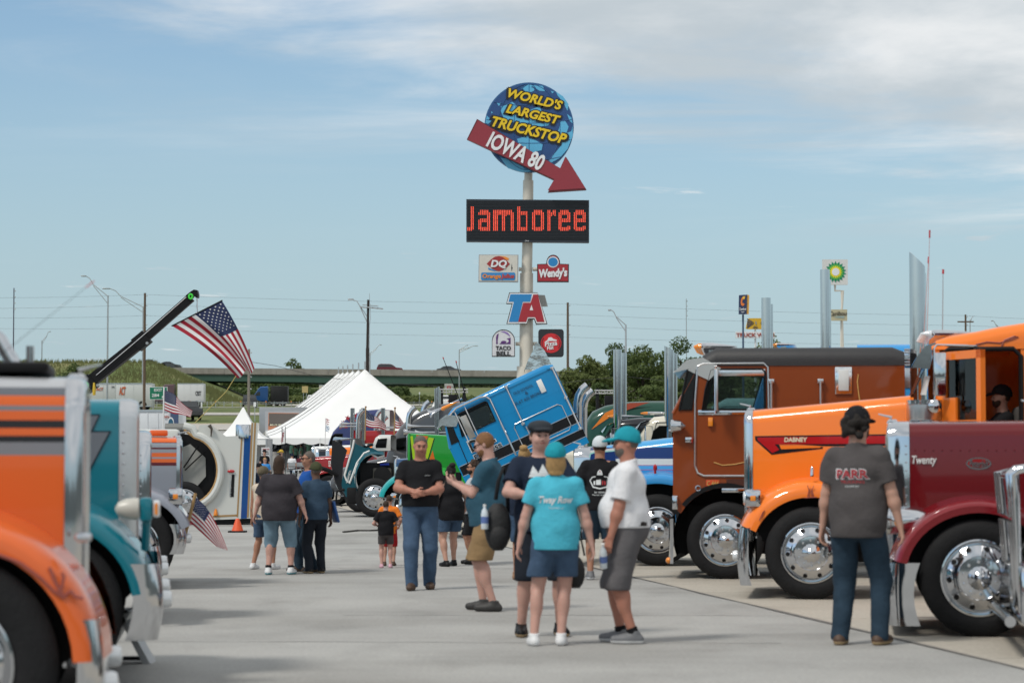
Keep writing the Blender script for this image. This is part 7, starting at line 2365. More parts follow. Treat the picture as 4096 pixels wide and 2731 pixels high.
b = MB(); b.tube([cp(x, y, -.26) for x, y in ((385, 1500), (560, 1352), (745, 1188))], .012, 5); b.build('hoist_cable', STEEL, r)
b = MB(); b.tube([cp(x, y, -.3) for x, y in ((376, 1530), (377, 1560), (376, 1580))], [.03, .06, .05], 8); b.build('hook', mat('hook_yellow', (.6, .4, .03), .5), r)
b = MB(); b.bx(-4.5, 3.0, -1.2, 1.2, .9, 1.5, 0, .05); b.bx(-2.4, -.6, -1, 1, 1.5, 2.6, 0, .1); b.build('deck', BOOM, r)
for x in (-3.4, -2.1, 2.2):
 for sd in (-1, 1): wheel(r, x, sd, .52, 'rear', 1.2)

def staff_flag(label, Y, x0, y0, x1, y1, fn_px, seedv, staff_m, r_=.018, ball=False):
 """A small flag on a staff from (x0,y0) top to (x1,y1) foot; fn_px(u, v) gives the cloth in pixels, depth ripple added."""
 p1 = at(x1, y1, Y)
 r = thing('american_flag', label, 'flag', p1, 0, 'american flags')
 q = MB(); q.cyl((0, 0, 0), at(x0, y0, Y) - p1, r_, None, 8)
 q.build('staff', staff_m, r)
 if ball:
  q = MB(); q.ball(at(x0, y0 - 3, Y) - p1, r_ * 1.8, 8); q.build('finial', mat('finial_wood', (.3, .15, .05), .5), r)
 def f(u, v):
  x, y = fn_px(u, v)
  return at(x, y, Y + (.10 * sin(6 * v + 3 * u + seedv) * v) * Y / 60) - p1
 us_flag(r, f, True, 16)
 return r

WS, SV = mat('staff_wood', (.36, .22, .09), .6), mat('staff_white', (.7, .7, .7), .4)
staff_flag('american flag waving from a white pole near the exit sign', 100, 656, 1548, 652, 1760, lambda u, v: (658 + v * 108 + 6 * sin(v * 7) - 8 * (1 - u) * v, 1640 - u * 86 + v * (30 + 52 * u) + 5 * sin(v * 6 + u * 2)), .5, SV, .03)
staff_flag('american flag drooping from a wooden staff at the grey truck bumper', 29.5, 782, 1972, 742, 2135, lambda u, v: cat(bez((752, 2080), (800, 2125), (868, 2186), v), bez((779, 1986), (850, 2030), (910, 2200), v), u ** (1 - .15 * v)), 1.2, WS, .02)
staff_flag('american flag with gold-tipped staff before the tent, left of two', 79, 1463, 1630, 1460, 1760, lambda u, v: (1462 + v * 82, 1703 - u * 68 + v * (18 + 46 * u * u) + 3 * sin(v * 7)), 2.0, WS, .02, True)
staff_flag('american flag with gold-tipped staff before the tent, right of two', 78, 1580, 1634, 1576, 1770, lambda u, v: (1578 + v * 40, 1708 - u * 70 + v * (10 + 50 * u * u) + 2 * sin(v * 7)), 2.6, WS, .02, True)

# tattered ribbon pole by the navy star truck
o = at(1300, 1790, 85); r = thing('ribbon_pole', 'thin pole with tattered red and blue ribbons before the tent', 'flag', o)
q = MB(); q.cyl((0, 0, 0), at(1303, 1672, 85) - o, .012, None, 6); q.build('staff', SV, r)
rng = random.Random(3)
for i in range(22):
 y = 1674 + i * 2.4; m = FR if i < 9 else (FW_ if i < 11 else mat('ribbon_blue', (.02, .16, .35), .8))
 q = MB(); q.tube([at(1303, y, 85) - o, at(1307 + rng.uniform(0, 4), y + rng.uniform(-2, 3), 85) - o, at(1313 + rng.uniform(-3, 6), y + rng.uniform(-3, 6), 85) - o], .008, 4); q.build('ribbon', m, r)

# ---- white truck with its hood tipped forward
t = T('show_truck', 'white truck with gold and blue stripes, hood tipped forward showing the wheel well', 640, 1840 + 14990 / 58, 1, .10)
X, Z = t.X, t.Z
W4 = paint('show_white', (.60, .61, .58))
def sp(name, pts, m, y=-1.1, th=.04, par=None):
 b = MB(); b.prism([(X(x), y, Z(yy)) for x, yy in pts], (0, th, 0)); return b.build(name, m, par or t.root, 0)
ac, ar = (762, 1880), 122
arc = [(ac[0] + ar * cos(radians(a)), ac[1] + ar * 1.18 * sin(radians(a))) for a in range(-80, 81, 10)]
sp('hood_side', [(800, 1700), (845, 1698), (905, 1745), (1000, 1740), (1010, 1690), (1034, 1690), (1016, 2072), (852, 2078), (815, 2025)] + arc[::-1], W4)
b = MB(); b.tube([(X(x), -1.13, Z(y)) for x, y in [(735, 1703), (770, 1712)] + arc + [(800, 2040), (812, 2022)]], .10, 10); b.build('fender', W4, t.root)
b = MB(); b.tube([(X(ac[0] + (x - ac[0]) * .90), -1.18, Z(ac[1] + (y - ac[1]) * .91)) for x, y in [(735, 1703)] + arc], .03, 6); b.build('fender_edge', mat('gold_trim', (.42, .25, .10), .5), t.root)
sp('wheel_well', [(ac[0] + (x - ac[0]) * .98, ac[1] + (y - ac[1]) * .98) for x, y in arc] + [(700, 1990), (700, 1730)], BLACK, -.7)
sp('inner_panel', [(725, 1790), (760, 1775), (822, 1830), (824, 1905), (775, 1960), (735, 1945)], mat('inner_grey', (.33, .33, .31), .7, 0, 0, .3, 3), -.75)
b = MB(); b.tube([(X(x), -.85, Z(y)) for x, y in ((735, 1870), (795, 1780))], .02, 6); b.tube([(X(x), -.85, Z(y)) for x, y in ((740, 1880), (825, 1800))], .02, 6); b.build('strut', BLACK, t.root)
b = MB(); b.cyl((X(655), -.2, Z(1712)), (X(735), -.2, Z(1712)), .13, None, 14); b.build('muffler', mat('muffler_grey', (.2, .2, .19), .5, .4), t.root)
GOLDL, BLU4 = mat('gold_stripe', (.36, .22, .09), .5), paint('stripe_blue', (.008, .07, .25))
sp('stripe', [(978, 1745), (1004, 1740), (990, 2072), (966, 2073)], BLU4, -1.106, .005)
for dx in (-9, 32, 44):
 sp('stripe', [(974 + dx, 1748), (980 + dx, 1747), (964 + dx, 2066), (958 + dx, 2066)] if dx < 0 else [(974 + dx, 1690), (981 + dx, 1690), (965 + dx, 2068), (958 + dx, 2068)], GOLDL, -1.107, .005)
sp('stripe', [(855, 2060), (952, 2056), (952, 2063), (855, 2068)], GOLDL, -1.107, .005)
sp('name_plate', [(929, 1897), (940, 1897), (937, 1986), (923, 1986)], BLACK, -1.11, .012)
letters('PETERBILT', (X(927), -1.115, Z(1982)), (0, 0, 1), (-1, 0, 0), Z(1900) - Z(1982), .05, STEEL, t.root, .01, 0, .004, out=(0, -1, 0))
b = MB(); b.ball((X(926), -1.13, Z(1884)), (.09, .03, .04), 12); b.build('badge', REDL, t.root)
b = MB(); b.lathe([(.2, 0), (.2, .3), (.19, .33)], (X(976), -.95, Z(1752)), (0, 0, 1), 20); b.build('chrome_cap', CHROME, t.root)
b = MB(); b.lathe([(.05, 0), (.05, .06), (.02, .16)], (X(866), -1.12, Z(2060)), (0, 0, 1), 10); b.build('marker_light', AMBER, t.root)
sp('hood_lip', [(852, 2078), (1012, 2072), (1010, 2092), (855, 2098)], CHASSIS, -1.05, .6)
b = MB(); b.tube([(X(845), -1.1, Z(1745)), (X(848), -1.2, Z(1715)), (X(838), -1.2, Z(1700))], [.012, .03, .05], 8); b.build('hood_mirror', mat('mirror_brown', (.10, .08, .065), .4), t.root)
b = MB(); b.bx(X(400), X(720), -1.0, 1.0, 1.0, 2.3, 0, .1); b.build('cab', W4, t.root)
b = MB(); b.bx(X(300), X(900), -.45, .45, .6, .95); b.bx(X(700), X(860), -.5, .5, .8, 1.6); b.build('chassis', CHASSIS, t.root)
b = MB(); b.bx(X(860), X(1012), -1.0, 1.0, Z(2075), Z(1760), 0, .05); b.build('hood_core', BLACK, t.root)
for sd in (1, -1): wheel(t.root, X(740), sd)

# traffic cone
o = gd(950, 2128); r = thing('traffic_cone', 'orange traffic cone with a black base under the tipped white hood', 'cone', o)
q = MB(); q.lathe([(.13, .03), (.105, .1), (.085, .16), (.05, .26), (.03, .30)], (0, 0, 0), (0, 0, 1), 18); q.build('cone', mat('cone_orange', (.72, .09, .02), .5), r)
q = MB(); q.bx(-.19, .19, -.19, .19, 0, .035, 0, .01); q.build('base', BLACK, r)
# folding stand beside the near trucks
o = gd(500, 2650); r = thing('folding_stand', 'small grey folding stand on the ground below the chrome bumper', 'stand', o)
for sg in (1, -1):
 q = MB(); q.prism([(-.04 * sg - .02, -.1, .40), (.02 - .04 * sg, -.1, .40), (.19 * sg + .02, -.1, 0), (.19 * sg - .04, -.1, 0)], (0, .3, 0)); q.build('leg', GALV, r, 0)
q = MB(); q.bx(-.03, .03, -.12, .22, .39, .41); q.build('hinge', BLACK, r)
q = MB(); q.bx(-.17, .14, .0, .03, .02, .05); q.build('brace', BLACK, r, 0)

# tables and boards at the tent
def table(label, px, py, Y, w):
 o = at(px, py, Y); o.z = terr(Y)
 r = thing('folding_table', label, 'table', o)
 q = MB(); q.bx(-w, w, -.38, .38, .72, .76, 0, .01); q.build('table_top', mat('table_dark', (.05, .045, .045), .6), r)
 for x in (-w + .15, w - .15):
  for y in (-.3, .3):
   q = MB(); q.cyl((x, y, 0), (x, y, .72), .016, None, 8); q.build('leg', GALV, r)
table('dark folding table under the tent edge, left', 1175, 1850, 140, .55)
table('dark folding table under the tent edge, right of the first', 1262, 1848, 150, .8)
o = at(1062, 1840, 122); o.z = terr(122); r = thing('notice_board', 'white thank you board with red lettering by the small tent', 'sign', o)
pz = CH + (HZ - 1789) * 122 / FPX - o.z
q = MB(); q.bx(-.2, .2, 0, .03, pz - 1.0, pz); q.build('board', SW, r, 0)
q = MB(); q.cyl((-.2, .02, 0), (-.2, .02, pz), .02, None, 6); q.cyl((.2, .02, 0), (.2, .02, pz), .02, None, 6); q.build('post', GALV, r)
letters('THANK YOU', (-.16, -.012, pz - .13), (1, 0, 0), (0, 0, 1), .34, .08, mat('thank_red', (.35, .02, .03), .5), r, .02, 0, .006, out=(0, -1, 0))
letters('TO TRUCK', (-.16, -.012, pz - .25), (1, 0, 0), (0, 0, 1), .32, .07, SBK, r, .02, 0, .006, out=(0, -1, 0)); letters('BEAUTY CONTEST', (-.18, -.012, pz - .36), (1, 0, 0), (0, 0, 1), .36, .07, SBK, r, .02, 0, .006, out=(0, -1, 0))
o = at(1134, 1840, 150); o.z = terr(150); r = thing('banner_stand', 'narrow white banner between two black poles at the tent corner', 'banner', o)
for x in (1128, 1142):
 p = at(x, 1705, 150) - o; q = MB(); q.cyl((p.x, 0, 0), (p.x, 0, p.z), .02, None, 6); q.build('pole', BLACK, r)
q = MB(); q.prism([at(x, y, 150) - o for x, y in ((1129, 1712), (1141, 1722), (1141, 1772), (1129, 1768))], (0, .01, 0)); q.build('banner', FW_, r, 0)
letters('OPEN', (at(1131, 1768, 150) - o) + Vector((0, -.012, 0)), (.15, 0, 1), (-1, 0, 0), .6, .12, FR, r, .02, 0, .005, out=(0, -1, 0))
# puddle stain and hose left on the pavement near the teal truck
b = MB(); b.tube([gd(x, y) + Vector((0, 0, .02)) for x, y in ((1372, 2130), (1430, 2124), (1480, 2124), (1530, 2122))], .02, 6)
tag(b.build('hose_coil', mat('hose_dark', (.08, .075, .07), .7)), 'dark strip of hose lying on the pavement behind the children', 'hose')

# ================================================================== people
import openvdb

class SDF:
 """Signed distance field on a grid, joined with smooth unions and meshed as one continuous surface."""

 def __init__(self, lo, hi, h):
  self.lo, self.h = np.array(lo, 'f'), h
  self.n = np.ceil((np.array(hi) - self.lo) / h).astype(int) + 1
  self.f = np.full(self.n, .3, 'f')
  self.ax = [self.lo[i] + h * np.arange(self.n[i], dtype='f') for i in range(3)]

 def _w(self, lo, hi):
  i0 = np.clip(np.floor((np.array(lo) - self.lo) / self.h).astype(int), 0, self.n - 1)
  i1 = np.clip(np.ceil((np.array(hi) - self.lo) / self.h).astype(int) + 1, 1, self.n)
  return tuple(slice(a, b) for a, b in zip(i0, i1))

 def _pts(self, w):
  return np.meshgrid(self.ax[0][w[0]], self.ax[1][w[1]], self.ax[2][w[2]], indexing='ij', sparse=True)

 def _put(self, w, d, k):
  a = self.f[w]
  if a.size == 0: return
  h = np.clip(.5 + .5 * (d - a) / k, 0, 1)
  self.f[w] = a * h + d * (1 - h) - k * h * (1 - h)

 def cap(self, a, b, ra, rb, k=.02, cut=False, sq=1.0):
  """Tapered limb; cut=True ends it flat at b; sq squashes it front to back."""
  a, b = np.array(a, 'f'), np.array(b, 'f')
  m = max(ra, rb) + k + 3 * self.h
  w = self._w(np.minimum(a, b) - m, np.maximum(a, b) + m)
  x, y, z = self._pts(w)
  ab = b - a; L2_ = float(ab @ ab) + 1e-9
  t = ((x - a[0]) * ab[0] + (y - a[1]) * ab[1] + (z - a[2]) * ab[2]) / L2_
  tc = np.clip(t, 0, 1)
  d = np.sqrt((x - a[0] - tc * ab[0]) ** 2 + ((y - a[1] - tc * ab[1]) / sq) ** 2 + (z - a[2] - tc * ab[2]) ** 2) - (ra + (rb - ra) * tc)
  if cut: d = np.maximum(d, (t - 1) * sqrt(L2_))
  self._put(w, d, k)

 def ell(self, c, r, k=.02, R=None):
  c, r = np.array(c, 'f'), np.array(r, 'f')
  m = max(r) + k + 3 * self.h
  w = self._w(c - m, c + m)
  x, y, z = self._pts(w)
  x, y, z = x - c[0], y - c[1], z - c[2]
  if R is not None:
   M = np.array(R.inverted())
   x, y, z = (M[0][0] * x + M[0][1] * y + M[0][2] * z, M[1][0] * x + M[1][1] * y + M[1][2] * z, M[2][0] * x + M[2][1] * y + M[2][2] * z)
  k0 = np.sqrt((x / r[0]) ** 2 + (y / r[1]) ** 2 + (z / r[2]) ** 2)
  k1 = np.sqrt((x / r[0] ** 2) ** 2 + (y / r[1] ** 2) ** 2 + (z / r[2] ** 2) ** 2) + 1e-6
  self._put(w, k0 * (k0 - 1) / k1, k)

 def plane(self, p, n):
  """Keep what lies behind the plane."""
  n = Vector(n).normalized()
  x, y, z = self._pts((slice(None),) * 3)
  self.f = np.maximum(self.f, ((x - p[0]) * n.x + (y - p[1]) * n.y + (z - p[2]) * n.z).astype('f'))

 def wrinkle(self, amp, seed):
  x, y, z = self._pts((slice(None),) * 3)
  s = seed
  w1 = np.sin(13 * x + 9 * z + s) * np.sin(21 * z - 11 * y + 2 * s)
  w2 = .5 - np.abs(np.sin(15 * z + 8 * x * np.sin(s + 4 * z) + 6 * y + s * 3)) * (.6 + .4 * np.sin(11 * x + 3 * y + s))
  w3 = .5 - np.abs(np.sin(9 * x - 12 * z + 5 * y * np.cos(s) + 2 * s))
  self.f += (amp * (.7 * w1 + 1.3 * w2 * (.6 + .4 * np.sin(7 * z + s)) + .8 * w3)).astype('f')

 def mesh(self, name, mats, zsplit=None):
  g = openvdb.FloatGrid(background=.3)
  g.copyFromArray(self.f.astype('f'))
  p, q = g.convertToQuads(0.0) if hasattr(g, 'convertToQuads') else g.convertToPolygons()[:2]
  P = self.lo[None] + p * self.h
  me = np_mesh(name, P, q[:, ::-1], mats)
  me.polygons.foreach_set('use_smooth', np.ones(len(q), bool))
  if zsplit is not None:
   zc = P[q].mean(1)[:, 2]
   me.polygons.foreach_set('material_index', (zc < zsplit).astype('i'))
  me.update()
  return me

 def surf_y(self, x, z, side):
  """Outermost surface along y at (x, z)."""
  i = np.clip(((x - self.lo[0]) / self.h).round().astype(int), 0, self.n[0] - 1)
  k = np.clip(((z - self.lo[2]) / self.h).round().astype(int), 0, self.n[2] - 1)
  col = self.f[i, :, k]
  ins = col < 0
  j = np.where(ins.any(1), (self.n[1] - 1 - ins[:, ::-1].argmax(1)) if side > 0 else ins.argmax(1), self.n[1] // 2)
  jj = np.clip(j + (1 if side > 0 else -1), 0, self.n[1] - 1)
  f0 = col[np.arange(len(j)), j]; f1 = col[np.arange(len(j)), jj]
  return self.lo[1] + self.h * (j + (jj - j) * np.clip(-f0 / (f1 - f0 + 1e-6), 0, 1))

def skin_m(name, col):
 m = mat('skin_' + name, col, .55, 0, 0, .10, 14, .04, 60, .35)
 m.node_tree.nodes['Principled BSDF'].inputs['Subsurface Weight'].default_value = .08
 return m

SK = {'fair': skin_m('fair', (.47, .27, .20)), 'tan': skin_m('tan', (.36, .18, .115)), 'pink': skin_m('pink', (.50, .29, .235)), 'brown': skin_m('brown', (.12, .065, .045)), 'red': skin_m('sunburnt', (.40, .18, .125))}
HAIR = {k: mat('hair_' + k, c, .7, 0, 0, .4, 40, .6, 90, .3) for k, c in dict(brown=(.045, .026, .016), dark=(.014, .011, .009), blond=(.36, .22, .09), grey=(.125, .105, .09), ginger=(.20, .095, .04)).items()}
EYE = mat('eye_dark', (.02, .015, .012), .3)
LIP = mat('lip', (.28, .09, .075), .5)

def ik(a, c, l1, l2, pole):
 a, c = Vector(a), Vector(c)
 d = c - a
 L = min(d.length, (l1 + l2) * .999)
 d.normalize()
 c = a + d * L
 x = (l1 * l1 - l2 * l2 + L * L) / (2 * L)
 h = sqrt(max(0, l1 * l1 - x * x))
 p = Vector(pole); p = (p - d * p.dot(d)).normalized()
 return a + d * x + p * h, c

def hand_geo(S, wr, d, palm, sd, g, curl=.5):
 """Palm, four fingers of unequal length and a thumb leaving the side of the palm. d: hand direction, palm: palm normal."""
 d = Vector(d).normalized(); palm = Vector(palm); palm = (palm - d * palm.dot(d)).normalized()
 side = d.cross(palm) * sd
 c = Vector(wr)
 for q in (-.022, 0, .022):
  S.cap(c + side * q * .5, c + d * .085 + side * q, .016 * g, .014 * g, .012)
 for i, (o, L) in enumerate(((-.030, .066), (-.010, .076), (.010, .072), (.029, .055))):
  b0 = c + d * .083 + side * o
  d1 = (d * cos(curl) + palm * sin(curl)); d2 = (d * cos(curl * 2.2) + palm * sin(curl * 2.2))
  m_ = b0 + d1 * L * .55
  S.cap(b0, m_, .0095 * g, .0088 * g, .006); S.cap(m_, m_ + d2 * L * .5, .0088 * g, .0075 * g, .004)
 t0 = c + d * .025 - side * .026
 t1 = t0 + (d * .6 - side * .6 + palm * .4).normalized() * .042
 S.cap(t0, t1, .0125 * g, .011 * g, .01); S.cap(t1, t1 + (d * .85 - side * .1 + palm * .4).normalized() * .032, .0105 * g, .009 * g, .005)

def person(label, px, pyf, H, yaw, **k):
 g = k.get
 if g('loc') is not None: loc = Vector(g('loc'))
 elif g('Y'):
  loc = at(px, 1840, g('Y')); loc.z = max(0, terr(g('Y')))
 else:
  loc = gd(px, pyf)
  if loc.x > 6.6 - .155 * loc.y: loc.z = .006
 root = thing('person', label, 'person', loc, -radians(yaw) * -1)
 sc = H / 1.75
 root.scale = (sc, sc, sc)
 f, h = g('fat', .3), g('res', .011)
 seed = (px * .37) % 7
 sk = SK[g('skin', 'fair')]
 sit = g('sit', 0)
 hz = .90 if not sit else .50
 dz = hz - .90
 lean = g('lean', 0.0)

 def tb(p):                                   # torso bend about the hip
  p = Vector(p)
  return Vector((p.x, p.y - lean * (p.z - .95), p.z + dz))
 lo, hi = (-.62, -.62, -.01), (.62, .45, 1.82)
 B = SDF(lo, hi, h)
 # trunk
 wb, db = .145 + f * .085, .115 + f * .10
 B.ell(tb((0, .01, .95)), (.15 + f * .06, .115 + f * .06, .12), .05)
 B.ell(tb((0, -.01 - f * .045, 1.09)), (wb - .01, db - .01, .16), .06)
 B.ell(tb((0, 0, 1.30)), (.165 + f * .045, .115 + f * .04, .17), .06)
 B.cap(tb((-.14, .01, 1.415)), tb((.14, .01, 1.415)), .062, .062, .05)
 # head
 hy, hp = radians(g('hyaw', 0)), radians(g('hpitch', 0))
 HR = Matrix.Rotation(hy, 3, 'Z') @ Matrix.Rotation(hp, 3, 'X')
 nb = tb((0, .005, 1.53))
 def hd(p): return nb + HR @ (Vector(p) - Vector((0, .005, 1.53)))
 B.cap(tb((0, .02, 1.42)), hd((0, .0, 1.57)), .062 + f * .012, .056 + f * .012, .03)
 B.ell(hd((0, .008, 1.655)), (.074, .092, .098), .02, HR)
 B.ell(hd((0, -.035, 1.60)), (.058 + f * .012, .058, .070), .03, HR)
 B.cap(hd((0, -.088, 1.655)), hd((0, -.104, 1.622)), .010, .015, .012)
 B.ell(hd((0, -.082, 1.675)), (.05, .016, .012), .015, HR)
 for sd in (1, -1):
  B.ell(hd((sd * .076, .012, 1.64)), (.010, .020, .030), .008, HR)
  B.ell(hd((sd * .04, -.07, 1.615)), (.022, .022, .022), .02, HR)
 # legs
 feet = g('feet', ((.11, .02), (-.11, -.02)))
 legs = []
 for sd, (fx, fy) in zip((1, -1), feet):
  hip = Vector((sd * (.088 + f * .025), .01 - lean * 0, hz - .01))
  ank = Vector((fx, fy, .085))
  knee, ank = ik(hip, ank, .425, .41, (sd * .10, -1, 0))
  legs.append((sd, hip, knee, ank))
  r0 = .078 + f * .032
  ks = .84 if g('pants') and g('cut', 0) < .4 else 1
  B.cap(hip, knee, r0 * ks, (.056 + f * .010) * ks, .03); B.cap(knee, ank, (.053 + f * .008) * ks, .036 * ks, .02)
  if ks == 1: B.ell(knee.lerp(ank, .28) + Vector((0, .018, 0)), (.050 + f * .01, .054 + f * .008, .12), .03)
 # arms
 arms = []
 hands = g('hands', ((.27, -.04, .82), (-.27, -.04, .82)))
 poles = g('poles', ((.6, .8, -.2), (-.6, .8, -.2)))
 palms = g('palms', ((-1, .2, 0), (1, .2, 0)))
 for sd, hp_, po, pa in zip((1, -1), hands, poles, palms):
  sh = tb((sd * (.168 + f * .02), .012, 1.405))
  el, wr = ik(sh, tb(hp_) if not g('absh') else Vector(hp_), .285, .255, po)
  arms.append((sd, sh, el, wr))
  gr = g('limb', 1.0)
  B.cap(sh, el, (.048 + f * .014) * gr, (.039 + f * .008) * gr, .03); B.cap(el, wr, (.040 + f * .007) * gr, .026 * gr, .015)
  B.ell(el.lerp(wr, .3), (.040 * gr + f * .006,) * 3, .04)
  hdv = (wr - el).normalized()
  hand_geo(B, wr, hdv, pa, sd, 1.0, g('curl', .45))
 for sd, hip, knee, ank in legs:
  ft = radians(g('toe', 8)) * sd
  d = Vector((sin(ft), -cos(ft), 0))
  B.cap((ank.x, ank.y, .05), Vector((ank.x, ank.y, .035)) + d * .12, .036, .028, .02)
 B.plane((0, 0, 0.002), (0, 0, -1))
 link('body', B.mesh('body', sk), root)

 # shirt
 if g('shirt'):
  S = SDF((-.5, -.55, .55 + dz), (.5, .45, 1.6 + dz), h)
  o = g('loose', .016)
  S.ell(tb((0, -.01 - f * .05, 1.08)), (wb + o + .012, db + o + .012, .19), .08)
  S.ell(tb((0, .0, 1.30)), (.168 + f * .048 + o, .118 + f * .045 + o, .18), .07)
  po = max(o, g('ploose', .014)) if g('hem', .86) < .93 else o
  S.ell(tb((0, .005, .93)), (.163 + f * .07 + po, .130 + f * .078 + po, .36), .07)
  S.cap(tb((-.145, .012, 1.405)), tb((.145, .012, 1.405)), .064 + o * .6, .064 + o * .6, .05)
  S.cap(tb((0, .02, 1.40)), tb((0, .012, 1.50)), .074 + f * .015, .068 + f * .012, .03)
  sl = g('sleeve', .70)
  for sd, sh, el, wr in arms:
   if sl > 0: S.cap(sh, sh.lerp(el, sl), .054 + f * .018 + o * .7, .052 + f * .014 + o * 1.1, .035, True)
   if g('long'): S.cap(el, el.lerp(wr, .92), .052 + f * .01, .04, .03, True)
  S.wrinkle(g('wr', .0065), seed)
  nz = g('neck', 1.488)
  S.plane(tb((0, 0, nz)), (0, -.28, 1)); S.plane(tb((0, 0, g('hem', .86))), (0, g('hemtilt', 0), -1))
  link('shirt', S.mesh('shirt', g('shirt')), root)
  for it in g('prints', ()):
   shirt_print(S, root, *it)
  for pm, pp, pd in g('patches', ()):
   pass
 # trousers, shorts
 if g('pants'):
  S = SDF((-.48, -.6, .03), (.48, .42, 1.2 + min(0, dz)), h)
  o = g('ploose', .014)
  cutz = g('cut', 0)
  S.ell((0, .01 - f * .02, hz + .05), (.152 + f * .066 + o, .118 + f * .075 + o, .13), .05)
  S.ell((0, .045, hz - .01), (.135 + f * .05, .095 + f * .04, .11), .05)
  for sd, hip, knee, ank in legs:
   S.cap(hip, knee, .080 + f * .034 + o, .064 + f * .012 + o * (1.7 if cutz > .3 else 1.1), .022)
   if cutz <= .4: S.cap(knee, ank + Vector((0, 0, -.02)), .062 + f * .010 + o, .050 + o * 1.2, .022)
  S.wrinkle(g('pwr', .006), seed + 2)
  S.plane((0, 0, hz + g('waist', .10)), (0, 0, 1))
  S.plane((0, 0, max(cutz, .035)), (0, 0, -1))
  link(g('pname', 'shorts' if cutz > .3 else 'trousers'), S.mesh('trousers', g('pants')), root)
  if g('belt'):
   q = MB(); n = 28
   rr = [Vector(((.152 + f * .066 + o + .012) * cos(2 * pi * i / n), .01 - f * .02 + (.118 + f * .075 + o + .012) * sin(2 * pi * i / n), hz + .085)) for i in range(n)]
   q.loft([[p + Vector((0, 0, z)) for p in rr] for z in (-.018, .018)], 0, False); q.build('belt', g('belt'), root)
 # shoes
 if g('shoe', True):
  sm = g('shoe_m', BLACK)
  for sd, hip, knee, ank in legs:
   S = SDF((ank.x - .14, ank.y - .30, -.005), (ank.x + .14, ank.y + .16, .2), min(h, .011))
   ft = radians(g('toe', 8)) * sd
   d = Vector((sin(ft), -cos(ft), 0))
   a = Vector((ank.x, ank.y, .035))
   S.cap(a - d * .045, a + d * .06, .046, .047, .02); S.cap(a + d * .05, a + d * .155, .050, .036, .03)
   S.cap((ank.x, ank.y + .005, .05), (ank.x, ank.y + .01, g('shoe_h', .11)), .045, .046, .03, True)
   S.plane((0, 0, .004), (0, 0, -1))
   link('shoe', S.mesh('shoe', [sm, g('sole', sm)], .028), root)
   if g('sock'):
    q = MB(); q.cyl((ank.x, ank.y, .09), ank.lerp(knee, g('sockh', .12)) , .047, .048, 14); q.build('sock', g('sock'), root)
 # hair, hat, beard
 hs = g('hair')
 if hs:
  st, hm = hs
  S = SDF(hd((0, 0, 1.66)) - Vector((.22, .22, .34)), hd((0, 0, 1.66)) + Vector((.22, .22, .22)), min(h, .010))
  S.ell(hd((0, .014, 1.668)), (.0785, .0925, .099) if st == 'buzz' else (.083, .096, .102), .01, HR)
  if 'curly' in st:
   rng = random.Random(5)
   for i in range(26):
    a, e = rng.uniform(0, 6.28), rng.uniform(-.1, 1.3)
    S.ell(hd((.078 * cos(a) * cos(e), .02 + .085 * sin(a) * cos(e), 1.675 + .095 * sin(e))), (.026,) * 3, .012)
  if st == 'curlybob':
   for i in range(30):
    a, e = rng.uniform(-.3, 3.44), rng.uniform(-.75, .3)
    S.ell(hd((.088 * cos(a), .02 + .085 * sin(a), 1.64 + .11 * e)), (.030,) * 3, .012)
  if st in ('long', 'bob'):
   S.ell(hd((0, .045, 1.58)), (.088, .065, .12 if st == 'long' else .09), .04, HR)
   S.ell(hd((0, .05, 1.50)), (.085, .05, .08 if st == 'long' else .02), .04, HR)
  if st == 'bun': S.ell(hd((0, .07, 1.76)), (.055, .055, .045), .01)
  if st == 'pony': S.cap(hd((0, .10, 1.68)), hd((0, .13, 1.54)), .03, .015, .02)
  S.wrinkle(.004 if 'curly' not in st else .007, seed)
  fn = (HR @ Vector((0, -1, -.62 if st not in ('buzz',) else -.9))).normalized()
  S.plane(hd((0, -.048, 1.70)), fn)
  if st in ('short', 'buzz', 'curly', 'bun', 'pony'): S.plane(hd((0, .03, 1.585)), HR @ Vector((0, .35, -1)))
  link('hair', S.mesh('hair', hm), root)
 if g('beard'):
  S = SDF(hd((0, -.04, 1.58)) - Vector((.12, .12, .12)), hd((0, -.04, 1.58)) + Vector((.12, .12, .12)), min(h, .009))
  S.ell(hd((0, -.036, 1.588)), (.064 + f * .012, .064, .070), .01, HR)
  S.plane(hd((0, -.06, 1.612)), HR @ Vector((0, -.1, 1))); S.wrinkle(.002, seed)
  link('beard', S.mesh('beard', g('beard')), root)
 if g('cap'):
  cm, bdir = g('cap')[:2]
  S = SDF(hd((0, 0, 1.70)) - Vector((.26, .26, .16)), hd((0, 0, 1.70)) + Vector((.26, .26, .2)), min(h, .010))
  S.ell(hd((0, .008, 1.678)), (.096, .117, .113), .01, HR)
  S.plane(hd((0, 0, 1.664)), HR @ Vector((0, -.18 * bdir, -1)))
  T_ = SDF(S.lo, S.lo + (S.n - 1) * S.h, S.h)
  T_.ell(hd((0, -.125 * bdir, 1.676 if g('cap')[1] > 0 else 1.675)), (.078, .085, .016), .01, HR @ Matrix.Rotation(radians(10 * bdir), 3, 'X'))
  S.f = np.minimum(S.f, T_.f[:S.n[0], :S.n[1], :S.n[2]])
  link('cap', S.mesh('cap', cm), root)
  if len(g('cap')) > 2:                    # contrasting front or strap patch
   q = MB(); q.ball(hd((0, .108 * g('cap')[3], 1.70)), (.04, .012, .026), 10); q.build('cap_patch', g('cap')[2], root)
